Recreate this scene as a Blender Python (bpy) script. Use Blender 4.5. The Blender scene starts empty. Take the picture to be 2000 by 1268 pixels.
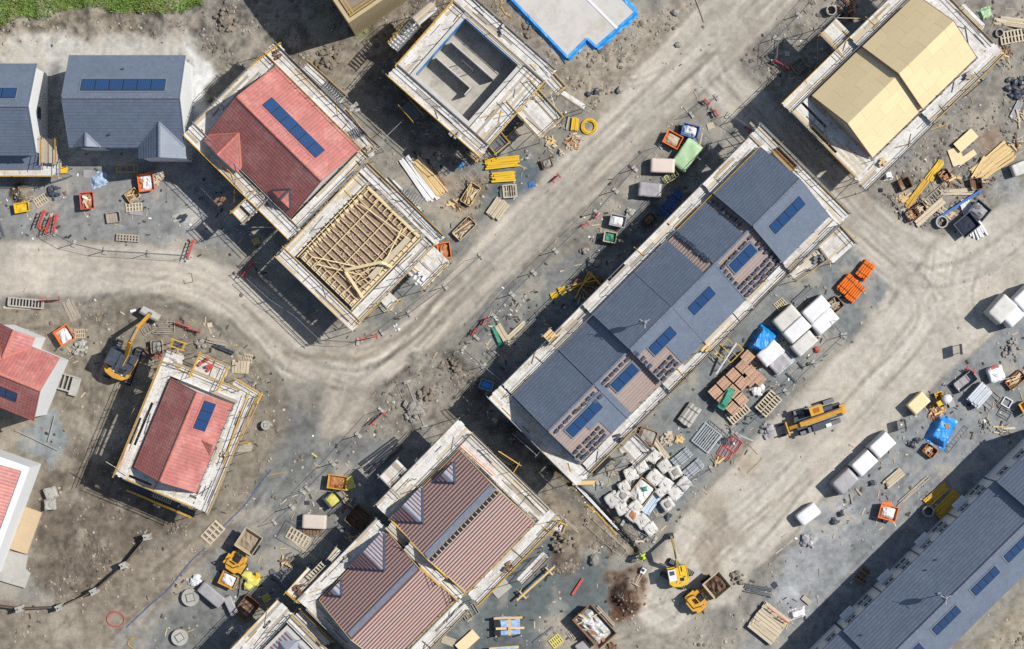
import bpy, bmesh, math, random
import numpy as np
from mathutils import Vector, Matrix
from mathutils import noise as mnoise

random.seed(7)
np.random.seed(7)
SC = bpy.context.scene
COL = SC.collection
S = 0.045            # metres on the ground per photo pixel (2000 px wide)
CAMH = 190.0         # drone height

# ------------------------------------------------------------------ camera
cam = bpy.data.cameras.new('camera')
cam.sensor_width = 36.0
cam.lens = 36.0 * CAMH / (2000 * S)
cam.clip_end = 2000.0
camo = bpy.data.objects.new('camera', cam)
camo.location = (0, 0, CAMH)
COL.objects.link(camo)
SC.camera = camo

# ------------------------------------------------------------------ sky, sun, exposure
SUN_EL = math.radians(50.0)
SUN_TH = math.radians(17.0)   # sun stands to the right and a little towards the top of the picture
SUN_DIR = Vector((math.cos(SUN_EL) * math.cos(SUN_TH), math.cos(SUN_EL) * math.sin(SUN_TH), math.sin(SUN_EL))).normalized()
world = bpy.data.worlds.new('World')
SC.world = world
world.use_nodes = True
nt = world.node_tree
sky = nt.nodes.new('ShaderNodeTexSky')
sky.sky_type = 'NISHITA'
sky.sun_disc = False
sky.sun_elevation = SUN_EL
sky.sun_rotation = math.atan2(SUN_DIR.x, SUN_DIR.y)
nt.links.new(sky.outputs[0], nt.nodes['Background'].inputs[0])
nt.nodes['Background'].inputs[1].default_value = 0.1
sun = bpy.data.lights.new('sun', 'SUN')
sun.energy = 4.6
sun.angle = math.radians(0.55)
sun.color = (1.0, 0.973, 0.932)
suno = bpy.data.objects.new('sun', sun)
suno.rotation_euler = SUN_DIR.to_track_quat('Z', 'Y').to_euler()
suno.location = (40, 8, 60)
COL.objects.link(suno)
SC.view_settings.view_transform = 'Standard'
SC.view_settings.look = 'None'
SC.view_settings.gamma = 1.0
SC.view_settings.use_curve_mapping = False
SC.view_settings.exposure = 0.57
SC.cycles.max_bounces = 5
SC.cycles.diffuse_bounces = 4
SC.cycles.glossy_bounces = 3
SC.cycles.use_denoising = False

# ------------------------------------------------------------------ helpers
def W(px, py, h=0.0):
    """photo pixel of a point that stands h metres up -> x, y in metres"""
    k = S * (CAMH - h) / CAMH
    return Vector(((px - 1000.0) * k, (634.0 - py) * k, 0.0))

def V3(p, z): return Vector((p[0], p[1], z))

def lin(c): return tuple(((v / 255.0) / 12.92 if v <= 10 else (((v / 255.0) + 0.055) / 1.055) ** 2.4) for v in c)
def alb(c, k=1.72): return tuple(min(0.85, v / k) for v in lin(c))

MATS = {}
def mat(name, rgb, rough=0.8, var=0.12, scale=3.0, bump=0.0, bscale=20.0, metal=0.0, rnd=0.0, island=0.0,
        spec=0.3, speck=None, speckamt=0.0, raw=False, coat=0.0, wear=None, wearamt=0.0, wscale=1.2):
    """procedural material: base colour (photo sRGB under the sun) broken up by noise, wear patches, per-object and per-piece tints"""
    if name in MATS: return MATS[name]
    m = bpy.data.materials.new(name); m.use_nodes = True
    n = m.node_tree; N = n.nodes; L = n.links
    b = N['Principled BSDF']
    base = rgb if raw else alb(rgb)
    geo = N.new('ShaderNodeNewGeometry')
    nz = N.new('ShaderNodeTexNoise'); nz.inputs['Scale'].default_value = scale
    nz.inputs['Detail'].default_value = 6; nz.inputs['Roughness'].default_value = 0.65
    L.new(geo.outputs['Position'], nz.inputs['Vector'])
    def rng(src, lo, hi, a=0.25, z=0.75):
        r = N.new('ShaderNodeMapRange'); r.inputs[1].default_value = a; r.inputs[2].default_value = z
        r.inputs[3].default_value = lo; r.inputs[4].default_value = hi; L.new(src, r.inputs[0]); return r.outputs[0]
    val = rng(nz.outputs['Fac'], 1 - var, 1 + var)
    def mul(a, bb):
        q = N.new('ShaderNodeMath'); q.operation = 'MULTIPLY'; L.new(a, q.inputs[0]); L.new(bb, q.inputs[1]); return q.outputs[0]
    if rnd > 0:
        oi = N.new('ShaderNodeObjectInfo'); val = mul(val, rng(oi.outputs['Random'], 1 - rnd, 1 + rnd, 0, 1))
    if island > 0:
        val = mul(val, rng(geo.outputs['Random Per Island'], 1 - island, 1 + island, 0, 1))
    col = None
    if wear is not None:
        wz = N.new('ShaderNodeTexNoise'); wz.inputs['Scale'].default_value = wscale; wz.inputs['Detail'].default_value = 8
        wz.inputs['Roughness'].default_value = 0.7
        L.new(geo.outputs['Position'], wz.inputs['Vector'])
        mx = N.new('ShaderNodeMix'); mx.data_type = 'RGBA'
        mx.inputs['A'].default_value = (*base, 1); mx.inputs['B'].default_value = (*alb(wear), 1)
        L.new(rng(wz.outputs['Fac'], 0.0, wearamt, 0.48, 0.66), mx.inputs['Factor']); col = mx.outputs['Result']
    if speck is not None:
        vz = N.new('ShaderNodeTexNoise'); vz.inputs['Scale'].default_value = 9.0; vz.inputs['Detail'].default_value = 4
        L.new(geo.outputs['Position'], vz.inputs['Vector'])
        mx = N.new('ShaderNodeMix'); mx.data_type = 'RGBA'
        if col is None: mx.inputs['A'].default_value = (*base, 1)
        else: L.new(col, mx.inputs['A'])
        mx.inputs['B'].default_value = (*alb(speck), 1)
        L.new(rng(vz.outputs['Fac'], 0.0, speckamt, 0.56, 0.68), mx.inputs['Factor']); col = mx.outputs['Result']
    vm = N.new('ShaderNodeVectorMath'); vm.operation = 'SCALE'
    if col is None: vm.inputs[0].default_value = base
    else: L.new(col, vm.inputs[0])
    L.new(val, vm.inputs['Scale'])
    L.new(vm.outputs[0], b.inputs['Base Color'])
    b.inputs['Roughness'].default_value = rough
    b.inputs['Metallic'].default_value = metal
    b.inputs['Specular IOR Level'].default_value = spec
    if coat: b.inputs['Coat Weight'].default_value = coat
    if bump > 0:
        bz = N.new('ShaderNodeTexNoise'); bz.inputs['Scale'].default_value = bscale; bz.inputs['Detail'].default_value = 5
        L.new(geo.outputs['Position'], bz.inputs['Vector'])
        bp = N.new('ShaderNodeBump'); bp.inputs['Strength'].default_value = bump; bp.inputs['Distance'].default_value = 0.05
        L.new(bz.outputs['Fac'], bp.inputs['Height']); L.new(bp.outputs[0], b.inputs['Normal'])
    MATS[name] = m
    return m

class MB:
    """collects faces and links them as one mesh object"""
    def __init__(s): s.v = []; s.f = []
    def add(s, vs, fs):
        o = len(s.v); s.v += [tuple(x) for x in vs]; s.f += [tuple(i + o for i in q) for q in fs]; return s
    def quad(s, a, b, c, d): return s.add([a, b, c, d], [(0, 1, 2, 3)])
    def obox(s, c, ax, ay, az):
        c, ax, ay, az = Vector(c), Vector(ax), Vector(ay), Vector(az)
        vs = [c + i * ax + j * ay + k * az for k in (-1, 1) for j in (-1, 1) for i in (-1, 1)]
        return s.add(vs, [(0, 2, 3, 1), (4, 5, 7, 6), (0, 1, 5, 4), (2, 6, 7, 3), (0, 4, 6, 2), (1, 3, 7, 5)])
    def box(s, cx, cy, cz, sx, sy, sz, rz=0.0):
        c, q = math.cos(rz), math.sin(rz)
        return s.obox((cx, cy, cz), (c * sx / 2, q * sx / 2, 0), (-q * sy / 2, c * sy / 2, 0), (0, 0, sz / 2))
    def bar(s, p, q, w, h):
        p, q = Vector(p), Vector(q); d = q - p; L = d.length
        if L < 1e-6: return s
        d /= L; up = Vector((0, 0, 1)) if abs(d.z) < 0.95 else Vector((1, 0, 0))
        r = d.cross(up).normalized(); t = r.cross(d)
        return s.obox((p + q) / 2, d * L / 2, r * w / 2, t * h / 2)
    def tube(s, p, q, r, n=6, r2=None, cap=True):
        p, q = Vector(p), Vector(q); d = q - p
        if d.length < 1e-6: return s
        d.normalize(); up = Vector((0, 0, 1)) if abs(d.z) < 0.95 else Vector((1, 0, 0))
        a = d.cross(up).normalized(); b = d.cross(a); r2 = r if r2 is None else r2
        vs = [p + (a * math.cos(t) + b * math.sin(t)) * r for t in [2 * math.pi * i / n for i in range(n)]]
        vs += [q + (a * math.cos(t) + b * math.sin(t)) * r2 for t in [2 * math.pi * i / n for i in range(n)]]
        fs = [(i, (i + 1) % n, n + (i + 1) % n, n + i) for i in range(n)]
        if cap: fs += [tuple(range(n - 1, -1, -1)), tuple(range(n, 2 * n))]
        return s.add(vs, fs)
    def path(s, pts, r, n=6):
        for a, b in zip(pts[:-1], pts[1:]): s.tube(a, b, r, n)
        return s
    def prism(s, poly, z0, z1):
        n = len(poly)
        vs = [(p[0], p[1], z0) for p in poly] + [(p[0], p[1], z1) for p in poly]
        return s.add(vs, [tuple(range(n - 1, -1, -1)), tuple(range(n, 2 * n))] + [(i, (i + 1) % n, n + (i + 1) % n, n + i) for i in range(n)])
    def loft(s, rings):
        n = len(rings[0]); o = []
        for r in rings: o += list(r)
        fs = [(k * n + i, k * n + (i + 1) % n, (k + 1) * n + (i + 1) % n, (k + 1) * n + i) for k in range(len(rings) - 1) for i in range(n)]
        fs += [tuple(range(n - 1, -1, -1)), tuple(range((len(rings) - 1) * n, len(rings) * n))]
        return s.add(o, fs)
    def rock(s, c, r, seed=0, flat=0.7):
        rr = random.Random(seed); t = (1 + 5 ** .5) / 2
        base = [(-1, t, 0), (1, t, 0), (-1, -t, 0), (1, -t, 0), (0, -1, t), (0, 1, t), (0, -1, -t), (0, 1, -t), (t, 0, -1), (t, 0, 1), (-t, 0, -1), (-t, 0, 1)]
        a = rr.random() * 6.28; ca, sa = math.cos(a), math.sin(a); vs = []
        sx, sy = rr.uniform(.75, 1.3), rr.uniform(.75, 1.2)
        for x, y, z in base:
            k = r / 1.9 * rr.uniform(.75, 1.2); x, y = x * k * sx, y * k * sy
            vs.append((c[0] + x * ca - y * sa, c[1] + x * sa + y * ca, c[2] + z * k * flat))
        return s.add(vs, [(0, 11, 5), (0, 5, 1), (0, 1, 7), (0, 7, 10), (0, 10, 11), (1, 5, 9), (5, 11, 4), (11, 10, 2), (10, 7, 6), (7, 1, 8),
                          (3, 9, 4), (3, 4, 2), (3, 2, 6), (3, 6, 8), (3, 8, 9), (4, 9, 5), (2, 4, 11), (6, 2, 10), (8, 6, 7), (9, 8, 1)])
    def mesh(s, name, m=None, smooth=False):
        me = bpy.data.meshes.new(name); me.from_pydata(s.v, [], s.f); me.update()
        if m is not None: me.materials.append(m)
        if smooth: me.polygons.foreach_set('use_smooth', [True] * len(me.polygons))
        return me
    def build(s, name, m=None, parent=None, smooth=False, bevel=0.0, kind=None, wpar=False):
        return link(name, s.mesh(name, m, smooth), parent, bevel=bevel, kind=kind, wpar=wpar)

def link(name, me, parent=None, mw=None, bevel=0.0, kind=None, wpar=False):
    o = bpy.data.objects.new(name, me); COL.objects.link(o)
    if parent is not None:
        o.parent = parent
        if wpar: o.matrix_parent_inverse = Matrix.Translation(-Vector(parent.location))
    if mw is not None: o.matrix_basis = mw
    if bevel:
        md = o.modifiers.new('bevel', 'BEVEL'); md.width = bevel; md.segments = 2; md.limit_method = 'ANGLE'
    if kind: o['kind'] = kind
    return o

def tag(o, label, cat, group=None, kind=None):
    o['label'] = label; o['category'] = cat
    if group: o['group'] = group
    if kind: o['kind'] = kind
    return o

def thing(name, label, cat, loc=(0, 0, 0), rz=0.0, group=None):
    o = bpy.data.objects.new(name, None); o.empty_display_size = 0.3; COL.objects.link(o)
    o.location = loc; o.rotation_euler = (0, 0, rz)
    return tag(o, label, cat, group)

def struct(o): o['kind'] = 'structure'; return o

# palette ---------------------------------------------------------------
M_RENDER = mat('white_render', (240, 240, 238), .85, .04, 1.5, .1, 40)
M_GREYWALL = mat('pale_grey_render', (176, 190, 206), .85, .05, 1.5, .1, 40)
M_BLOCK = mat('concrete_block', (205, 200, 190), .9, .10, 2.5, .2, 30, rnd=.06)
M_SLATE = mat('slate_grey_tile', (101, 112, 129), .55, .08, .5, .05, 30, island=.08, spec=.85, wear=(114, 124, 138), wearamt=.5, wscale=.45)
M_RED = mat('terracotta_tile', (181, 101, 90), .55, .10, .5, .05, 30, island=.12, spec=.85, wear=(208, 142, 128), wearamt=.75, wscale=.45)
M_RIDGE_S = mat('slate_ridge', (112, 120, 134), .6, .08, 3, rnd=.08)
M_RIDGE_R = mat('terracotta_ridge', (206, 128, 110), .75, .08, 3, rnd=.08)
M_LEAD = mat('lead_flashing', (120, 128, 140), .5, .1, 3)
M_MEMBRANE = mat('roof_membrane', (186, 170, 166), .8, .08, 2, .1, 30)
M_MEMBRANE_B = mat('blue_grey_membrane', (154, 160, 172), .7, .18, 2.5, .15, 12)
M_BATTEN = mat('treated_batten', (134, 84, 74), .8, .12, 4, rnd=.16)
M_BATTEN2 = mat('pale_batten', (206, 168, 140), .8, .12, 4, rnd=.14)
M_OSB = mat('oriented_strand_board', (244, 220, 172), .8, .06, 14, rnd=.04, wear=(232, 204, 152), wearamt=.5, wscale=5)
M_JOIST = mat('pale_joist', (240, 214, 162), .8, .08, 4, rnd=.08)
M_TIMBER = mat('fresh_timber', (226, 194, 138), .8, .10, 4, rnd=.10)
M_OLDWOOD = mat('grey_weathered_wood', (176, 164, 146), .85, .14, 4, rnd=.14)
M_PALE = mat('pale_pallet_wood', (206, 190, 162), .85, .12, 4, rnd=.12)
M_BROWNWOOD = mat('brown_wood', (138, 104, 78), .85, .16, 4, rnd=.14)
M_BOARD = mat('scaffold_board', (228, 224, 216), .85, .10, 1.4, .1, 20, rnd=.085, wear=(184, 174, 158), wearamt=.75, wscale=1.3, speck=(140, 130, 116), speckamt=.5)
M_GALV = mat('galvanised_tube', (150, 152, 154), .5, .1, 3, metal=.4, rnd=.12)
M_GALVD = mat('dull_steel', (122, 124, 126), .55, .12, 3, metal=.4, rnd=.12)
M_YTUBE = mat('yellow_tube', (222, 172, 52), .6, .14, 4, rnd=.14, wear=(180, 150, 90), wearamt=.6, wscale=3)
M_YELLOW = mat('yellow_paint', (236, 190, 34), .5, .08, 3, rnd=.05, coat=.2, wear=(190, 156, 60), wearamt=.4, wscale=3)
M_AMBER = mat('amber_machine_paint', (224, 164, 46), .5, .12, 3, coat=.15, wear=(172, 138, 80), wearamt=.7, wscale=2.5)
M_ORANGE = mat('orange_plastic', (246, 122, 34), .55, .10, 3, rnd=.07, wear=(222, 134, 74), wearamt=.4, wscale=3)
M_REDP = mat('red_plastic', (208, 82, 76), .6, .12, 3, rnd=.08, wear=(206, 116, 108), wearamt=.5, wscale=4)
M_BLUEP = mat('blue_plastic', (46, 104, 178), .5, .10, 3, rnd=.06, wear=(90, 140, 196), wearamt=.4, wscale=3)
M_FADEBLUE = mat('faded_blue_pipe', (88, 116, 166), .6, .25, 4, wear=(140, 134, 122), wearamt=.8, wscale=2)
M_CYAN = mat('bright_blue_sheet', (30, 150, 232), .4, .16, 2.5, spec=.5, wear=(104, 196, 248), wearamt=.5, wscale=1.8)
M_GREEN = mat('green_sheet', (70, 150, 122), .6, .15, 3)
M_LGREEN = mat('pale_green_sheet', (176, 206, 160), .5, .12, 3)
M_WHITEP = mat('white_shrink_wrap', (238, 236, 234), .5, .05, 1.4, .3, 3.5, rnd=.04, spec=.3, wear=(224, 220, 217), wearamt=.6, wscale=.9)
M_GREYP = mat('grey_shrink_wrap', (170, 166, 166), .45, .09, 1.6, .25, 7, rnd=.06, spec=.4, wear=(146, 142, 142), wearamt=.6, wscale=1.4)
M_BAG = mat('bulk_bag_fabric', (222, 218, 210), .85, .10, 3, .3, 12, rnd=.08, wear=(176, 168, 156), wearamt=.6, wscale=1.5)
M_CONC = mat('concrete', (184, 180, 170), .9, .12, 2, .25, 25, rnd=.08, wear=(160, 154, 142), wearamt=.5, wscale=.8)
M_PLAST = mat('pale_screed', (208, 203, 194), .9, .08, .8, .1, 25, wear=(182, 172, 156), wearamt=.6, wscale=.7)
M_BRICK = mat('buff_brick', (206, 166, 138), .9, .10, 6, .2, 25, rnd=.10, island=.08)
M_DARK = mat('dark_rubber', (42, 42, 44), .8, .2, 4)
M_DGREY = mat('dark_grey_paint', (70, 76, 86), .45, .1, 3, coat=.2, wear=(96, 98, 100), wearamt=.5, wscale=3)
M_GLASS = mat('cab_glass', (34, 44, 56), .08, .05, 3, spec=.8)
M_PV = mat('solar_cell_glass', (28, 68, 116), .16, .05, 2, spec=.6, rnd=.05)
M_PVF = mat('solar_frame', (62, 78, 102), .4, .05, 3, metal=.5)
M_SOIL = mat('brown_soil', (118, 92, 72), .95, .25, 2.5, .5, 12, wear=(96, 70, 54), wearamt=.7, wscale=.9)
M_STONE = mat('grey_stone', (158, 152, 142), .9, .12, 4, island=.3)
M_BRIGHT = mat('bright_steel', (206, 210, 214), .4, .1, 3, metal=.15, rnd=.12)
M_MESH = mat('grey_mesh_wire', (140, 142, 140), .6, .1, 4, metal=.3)
M_WHITE = mat('white_plastic', (232, 232, 232), .5, .05, 3)
M_HIVIS = mat('hi_vis_yellow', (206, 230, 40), .7, .08, 6)
M_NAVY = mat('navy_cloth', (44, 50, 66), .85, .1, 6)
M_CARD = mat('brown_cardboard', (190, 130, 84), .85, .08, 3)
M_YBAG = mat('pale_yellow_bag', (226, 214, 110), .7, .12, 3)
# ================================================================== GROUND
def fbm(nx, ny, x0, y0, step, base, octs, seed):
    """value-noise fbm on the grid, base = feature size in metres"""
    r = np.random.RandomState(seed)
    X = np.arange(nx) * step + x0 + 500; Y = np.arange(ny) * step + y0 + 500
    out = np.zeros((ny, nx)); amp = 1.0; tot = 0
    for o in range(octs):
        f = base / (2 ** o)
        T = r.rand(256, 256)
        gx = X / f; gy = Y / f
        ix = np.floor(gx).astype(int); iy = np.floor(gy).astype(int)
        fx = gx - ix; fy = gy - iy; fx = fx * fx * (3 - 2 * fx); fy = fy * fy * (3 - 2 * fy)
        a = T[np.ix_(iy % 256, ix % 256)]; b = T[np.ix_(iy % 256, (ix + 1) % 256)]
        c = T[np.ix_((iy + 1) % 256, ix % 256)]; d = T[np.ix_((iy + 1) % 256, (ix + 1) % 256)]
        out += amp * ((a * (1 - fx) + b * fx) * (1 - fy[:, None]) + (c * (1 - fx) + d * fx) * fy[:, None])
        tot += amp; amp *= 0.55
    return out / tot

GSTEP = 0.13
GX0, GY0, GNX, GNY = -54.0, -37.0, 832, 570
gxs = np.arange(GNX) * GSTEP + GX0; gys = np.arange(GNY) * GSTEP + GY0
GX, GY = np.meshgrid(gxs, gys)
F = lambda base, octs, seed: fbm(GNX, GNY, GX0, GY0, GSTEP, base, octs, seed)
n_big, n_mid, n_sm, n_fine = F(9, 5, 1), F(3.2, 5, 2), F(1.1, 4, 3), F(.42, 2, 4)
warpx, warpy = (F(2.6, 4, 5) - .5), (F(2.6, 4, 6) - .5)

def sdf_poly(pts):
    P = np.array([W(*p)[:2] for p in pts]); x = GX + warpx * SDW; y = GY + warpy * SDW
    d2 = np.full(x.shape, 1e9); inside = np.zeros(x.shape, bool); n = len(P)
    for i in range(n):
        ax, ay = P[i]; bx, by = P[(i + 1) % n]; ex, ey = bx - ax, by - ay
        t = np.clip(((x - ax) * ex + (y - ay) * ey) / (ex * ex + ey * ey + 1e-9), 0, 1)
        d2 = np.minimum(d2, (x - ax - t * ex) ** 2 + (y - ay - t * ey) ** 2)
        cond = ((ay > y) != (by > y)) & (x < ex * (y - ay) / (ey + 1e-12) + ax)
        inside ^= cond
    d = np.sqrt(d2); return np.where(inside, d, -d)

def sdf_line(pts):
    """pts: px, py, half-width px -> positive inside, and the cross distance"""
    x = GX + warpx * SDW; y = GY + warpy * SDW
    best = np.full(x.shape, -1e9); cross = np.zeros(x.shape)
    for (ax, ay, aw), (bx, by, bw) in zip(pts[:-1], pts[1:]):
        A = W(ax, ay); B = W(bx, by); ex, ey = B.x - A.x, B.y - A.y; L2 = ex * ex + ey * ey
        t = np.clip(((x - A.x) * ex + (y - A.y) * ey) / L2, 0, 1)
        d = np.hypot(x - A.x - t * ex, y - A.y - t * ey); w = (aw + (bw - aw) * t) * S
        sg = np.sign((x - A.x) * ey - (y - A.y) * ex)
        v = w - d; upd = v > best; best = np.where(upd, v, best); cross = np.where(upd, d * sg / np.maximum(w, .1), cross)
    return best, cross

def sm(d, f): t = np.clip(d / f * .5 + .5, 0, 1); return t * t * (3 - 2 * t)

gcol = np.zeros((GNY, GNX, 3)); gcol[:] = (150, 144, 132)
gz = np.zeros((GNY, GNX)); grough = np.full((GNY, GNX), .5)
zone = np.zeros((GNY, GNX), int)
SDW = 2.4
def lay(a, c, rough=None):
    global gcol, grough
    gcol = gcol * (1 - a[..., None]) + np.array(c, float) * a[..., None]
    if rough is not None: grough = grough * (1 - a) + rough * a
def area(pts, c, feather=.8, rough=None, zid=None, amt=1.0):
    d = sdf_poly(pts); lay(sm(d, feather * .5) * amt, c, rough)
    if zid is not None: zone[d > 0] = zid
    return d

# broad earth tones
area([(-80, -120), (620, -120), (620, 60), (520, 130), (400, 130), (0, 130), (-80, 130)], (178, 167, 148), 2.2, .7)
area([(200, 5), (520, -20), (640, 40), (560, 130), (480, 120), (300, 70), (200, 45)], (138, 130, 118), 2.0, 1.5)
area([(-60, 45), (120, 30), (260, 18), (280, 50), (150, 75), (-60, 85)], (136, 124, 106), .9, 1.2)
area([(0, 70), (390, 70), (400, 160), (370, 330), (300, 330), (80, 330), (0, 120)], (196, 190, 178), 1.6, .4)
area([(360, 90), (420, 130), (400, 240), (366, 320)], (240, 237, 229), .9, .3)
area([(70, 130), (130, 110), (125, 320), (85, 320)], (168, 163, 154), .8, .6)
area([(470, -60), (1010, -60), (1130, 150), (760, 210), (560, 130)], (146, 134, 118), 1.6, 1.3)
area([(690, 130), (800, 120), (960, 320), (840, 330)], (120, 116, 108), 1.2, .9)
area([(1060, 60), (1250, 20), (1330, 10), (1450, -40), (1400, 60), (1180, 230), (1100, 190)], (170, 157, 138), 1.2, 1.0)
area([(1480, -40), (2060, -60), (2060, 420), (1800, 460), (1620, 380), (1400, 160)], (152, 145, 133), 1.4, .9)
area([(-60, 320), (400, 320), (500, 430), (470, 480), (-60, 470)], (150, 149, 144), 1.0, .45)
area([(-60, 590), (190, 590), (330, 600), (520, 690), (560, 800), (540, 930), (380, 1040), (300, 1060), (-60, 1060)], (147, 136, 119), 1.6, .7)
area([(90, 880), (250, 850), (420, 1010), (300, 1050), (240, 1130), (110, 1180), (60, 1120), (60, 1000)], (122, 110, 95), 1.1, .9)
area([(-60, 1175), (120, 1190), (290, 1070), (400, 1030), (540, 900), (600, 860), (500, 1000), (430, 1060), (280, 1200), (200, 1300), (-60, 1300)], (152, 139, 121), 1.2, .7)
area([(560, 800), (700, 820), (760, 900), (780, 950), (560, 1160), (400, 1300), (260, 1300), (400, 1100), (480, 1000)], (134, 133, 127), 1.4, .5)
area([(760, 640), (900, 690), (980, 790), (880, 830), (800, 860), (700, 840), (640, 740)], (150, 142, 128), 1.2, .9)
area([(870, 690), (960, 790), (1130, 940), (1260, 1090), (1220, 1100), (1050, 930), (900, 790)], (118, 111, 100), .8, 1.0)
area([(1060, 950), (1180, 1010), (1240, 1080), (1140, 1110), (1060, 1070)], (146, 132, 114), 1.0, 1.2)
area([(900, 600), (1150, 480), (1430, 200), (1480, 220), (1000, 760), (950, 760)], (132, 132, 127), 1.0, .7, 1)
area([(840, 310), (1010, 290), (1110, 300), (960, 500), (740, 640), (700, 560), (900, 460)], (138, 137, 130), 1.1, .6, 1)
area([(840, 330), (950, 340), (930, 460), (850, 420)], (160, 145, 126), 1.0, .9)
area([(960, 320), (1040, 315), (1060, 360), (1000, 400), (950, 380)], (112, 122, 124), .8, .4)
area([(1620, 400), (1700, 480), (1735, 560), (1640, 690), (1500, 820), (1410, 900), (1340, 960), (1250, 1050), (1130, 950), (1220, 880), (1500, 560)], (136, 139, 136), .9, .5, 1)
area([(1700, 850), (1760, 800), (1950, 640), (2060, 560), (2060, 900), (1700, 1300), (1440, 1300), (1500, 1140)], (148, 149, 147), 1.0, .55, 1)
area([(1560, 1010), (1640, 960), (1700, 1020), (1560, 1190), (1500, 1180)], (168, 168, 166), 1.3, .5)
area([(1700, 1200), (1900, 1020), (1760, 1130)], (130, 134, 138), 1.0, .5)
area([(1880, 1300), (2060, 1100), (2060, 1300)], (164, 152, 132), 1.5, .9)
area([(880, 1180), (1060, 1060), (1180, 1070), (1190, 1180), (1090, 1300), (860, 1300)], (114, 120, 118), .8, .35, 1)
area([(1180, 1130), (1240, 1110), (1290, 1150), (1270, 1210), (1190, 1205)], (112, 84, 64), .7, 1.0)
area([(1190, 1140), (1220, 1130), (1235, 1180), (1200, 1190)], (84, 56, 42), .5, 1.0)
area([(1060, 1200), (1300, 1220), (1430, 1240), (1440, 1300), (1060, 1300)], (164, 154, 138), 1.2, .7)
area([(40, 830), (110, 800), (130, 870), (90, 920), (30, 890)], (146, 150, 148), .7, .4)
area([(1780, 590), (1840, 580), (1850, 610), (1810, 650), (1790, 640)], (142, 134, 118), .5, .6)

def streak(pts, seed):
    """wheel-worn streaks that run along a track"""
    best = np.full(GX.shape, 1e9); al = np.zeros(GX.shape); cr = np.zeros(GX.shape); base = 0.0
    for (ax, ay, aw), (bx, by, bw) in zip(pts[:-1], pts[1:]):
        A = W(ax, ay); B = W(bx, by); ex, ey = B.x - A.x, B.y - A.y; L_ = math.hypot(ex, ey)
        t = ((GX - A.x) * ex + (GY - A.y) * ey) / (L_ * L_); tc = np.clip(t, 0, 1)
        d = np.hypot(GX - A.x - tc * ex, GY - A.y - tc * ey); sg = np.sign((GX - A.x) * ey - (GY - A.y) * ex)
        u_ = d < best; best = np.where(u_, d, best); al = np.where(u_, base + tc * L_, al); cr = np.where(u_, d * sg, cr); base += L_
    r = np.random.RandomState(seed); out = np.zeros(GX.shape); tot = 0
    for fc, fa, am in ((.9, 9.0, 1.0), (.42, 5.0, .8), (.24, 3.2, .5)):
        T = r.rand(256, 256); gx = (cr + warpx * .5) / fc + 500; gy = al / fa; ix = np.floor(gx).astype(int); iy = np.floor(gy).astype(int); fx = gx - ix; fy = gy - iy
        fx = fx * fx * (3 - 2 * fx); fy = fy * fy * (3 - 2 * fy)
        v_ = (T[iy % 256, ix % 256] * (1 - fx) + T[iy % 256, (ix + 1) % 256] * fx) * (1 - fy) + (T[(iy + 1) % 256, ix % 256] * (1 - fx) + T[(iy + 1) % 256, (ix + 1) % 256] * fx) * fy
        out += v_ * am; tot += am
    return out / tot
# roads
SDW = .9
dR3 = area([(1600, 380), (1690, 440), (1760, 482), (1830, 492), (1900, 482), (1960, 425), (2080, 370), (2080, 560), (2000, 590), (1940, 650), (1880, 700), (1760, 815), (1700, 865), (1600, 985), (1540, 1055), (1480, 1105), (1440, 1180), (1390, 1190), (1300, 1060), (1330, 1010), (1420, 930), (1480, 870), (1570, 775), (1650, 695), (1715, 595), (1735, 545), (1690, 470)], (197, 189, 175), .7, .18, 2)
R1 = [(-80, 525, 55), (200, 525, 52), (350, 535, 48), (470, 590, 52), (580, 680, 58), (700, 725, 44), (800, 670, 42), (900, 570, 46), (1050, 420, 50), (1200, 270, 55), (1350, 120, 62), (1500, -40, 66), (1560, -110, 66)]
R2 = [(1400, 150, 45), (1500, 255, 44), (1620, 370, 46), (1720, 470, 55), (1850, 560, 80)]
R3 = [(2080, 410, 80), (1900, 540, 95), (1800, 650, 88), (1650, 810, 92), (1550, 910, 90), (1440, 1020, 88), (1370, 1090, 75), (1300, 1180, 60)]
R4 = [(690, 740, 48), (670, 810, 44), (640, 840, 20)]
for R, c in ((R4, (176, 166, 150)), (R1, (194, 185, 170)), (R2, (191, 184, 171)), (R3, (196, 188, 174))):
    d, cr = sdf_line(R); a = sm(d, .55); lay(a, c, .18); zone[d > 0] = 2
    tr = np.exp(-((np.abs(cr) - .38) / .12) ** 2) * sm(d, .6) * (n_mid + .2)
    lay(np.clip(tr * .8, 0, .55), (182, 173, 157)); gz -= tr * .03
    ed = np.exp(-((d + .1) / .25) ** 2) * np.clip((n_sm - .38) * 4, 0, 1) * .55; lay(ed, (128, 120, 106))
    st = streak(R, 40 + len(R)); kq = .4 if R is R3 else 1.0; lay(np.clip((st - .5) * 3.2, 0, .6) * a * kq, (172, 162, 147)); lay(np.clip((.44 - st) * 2.2, 0, .3) * a * kq, (208, 200, 187))
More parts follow.
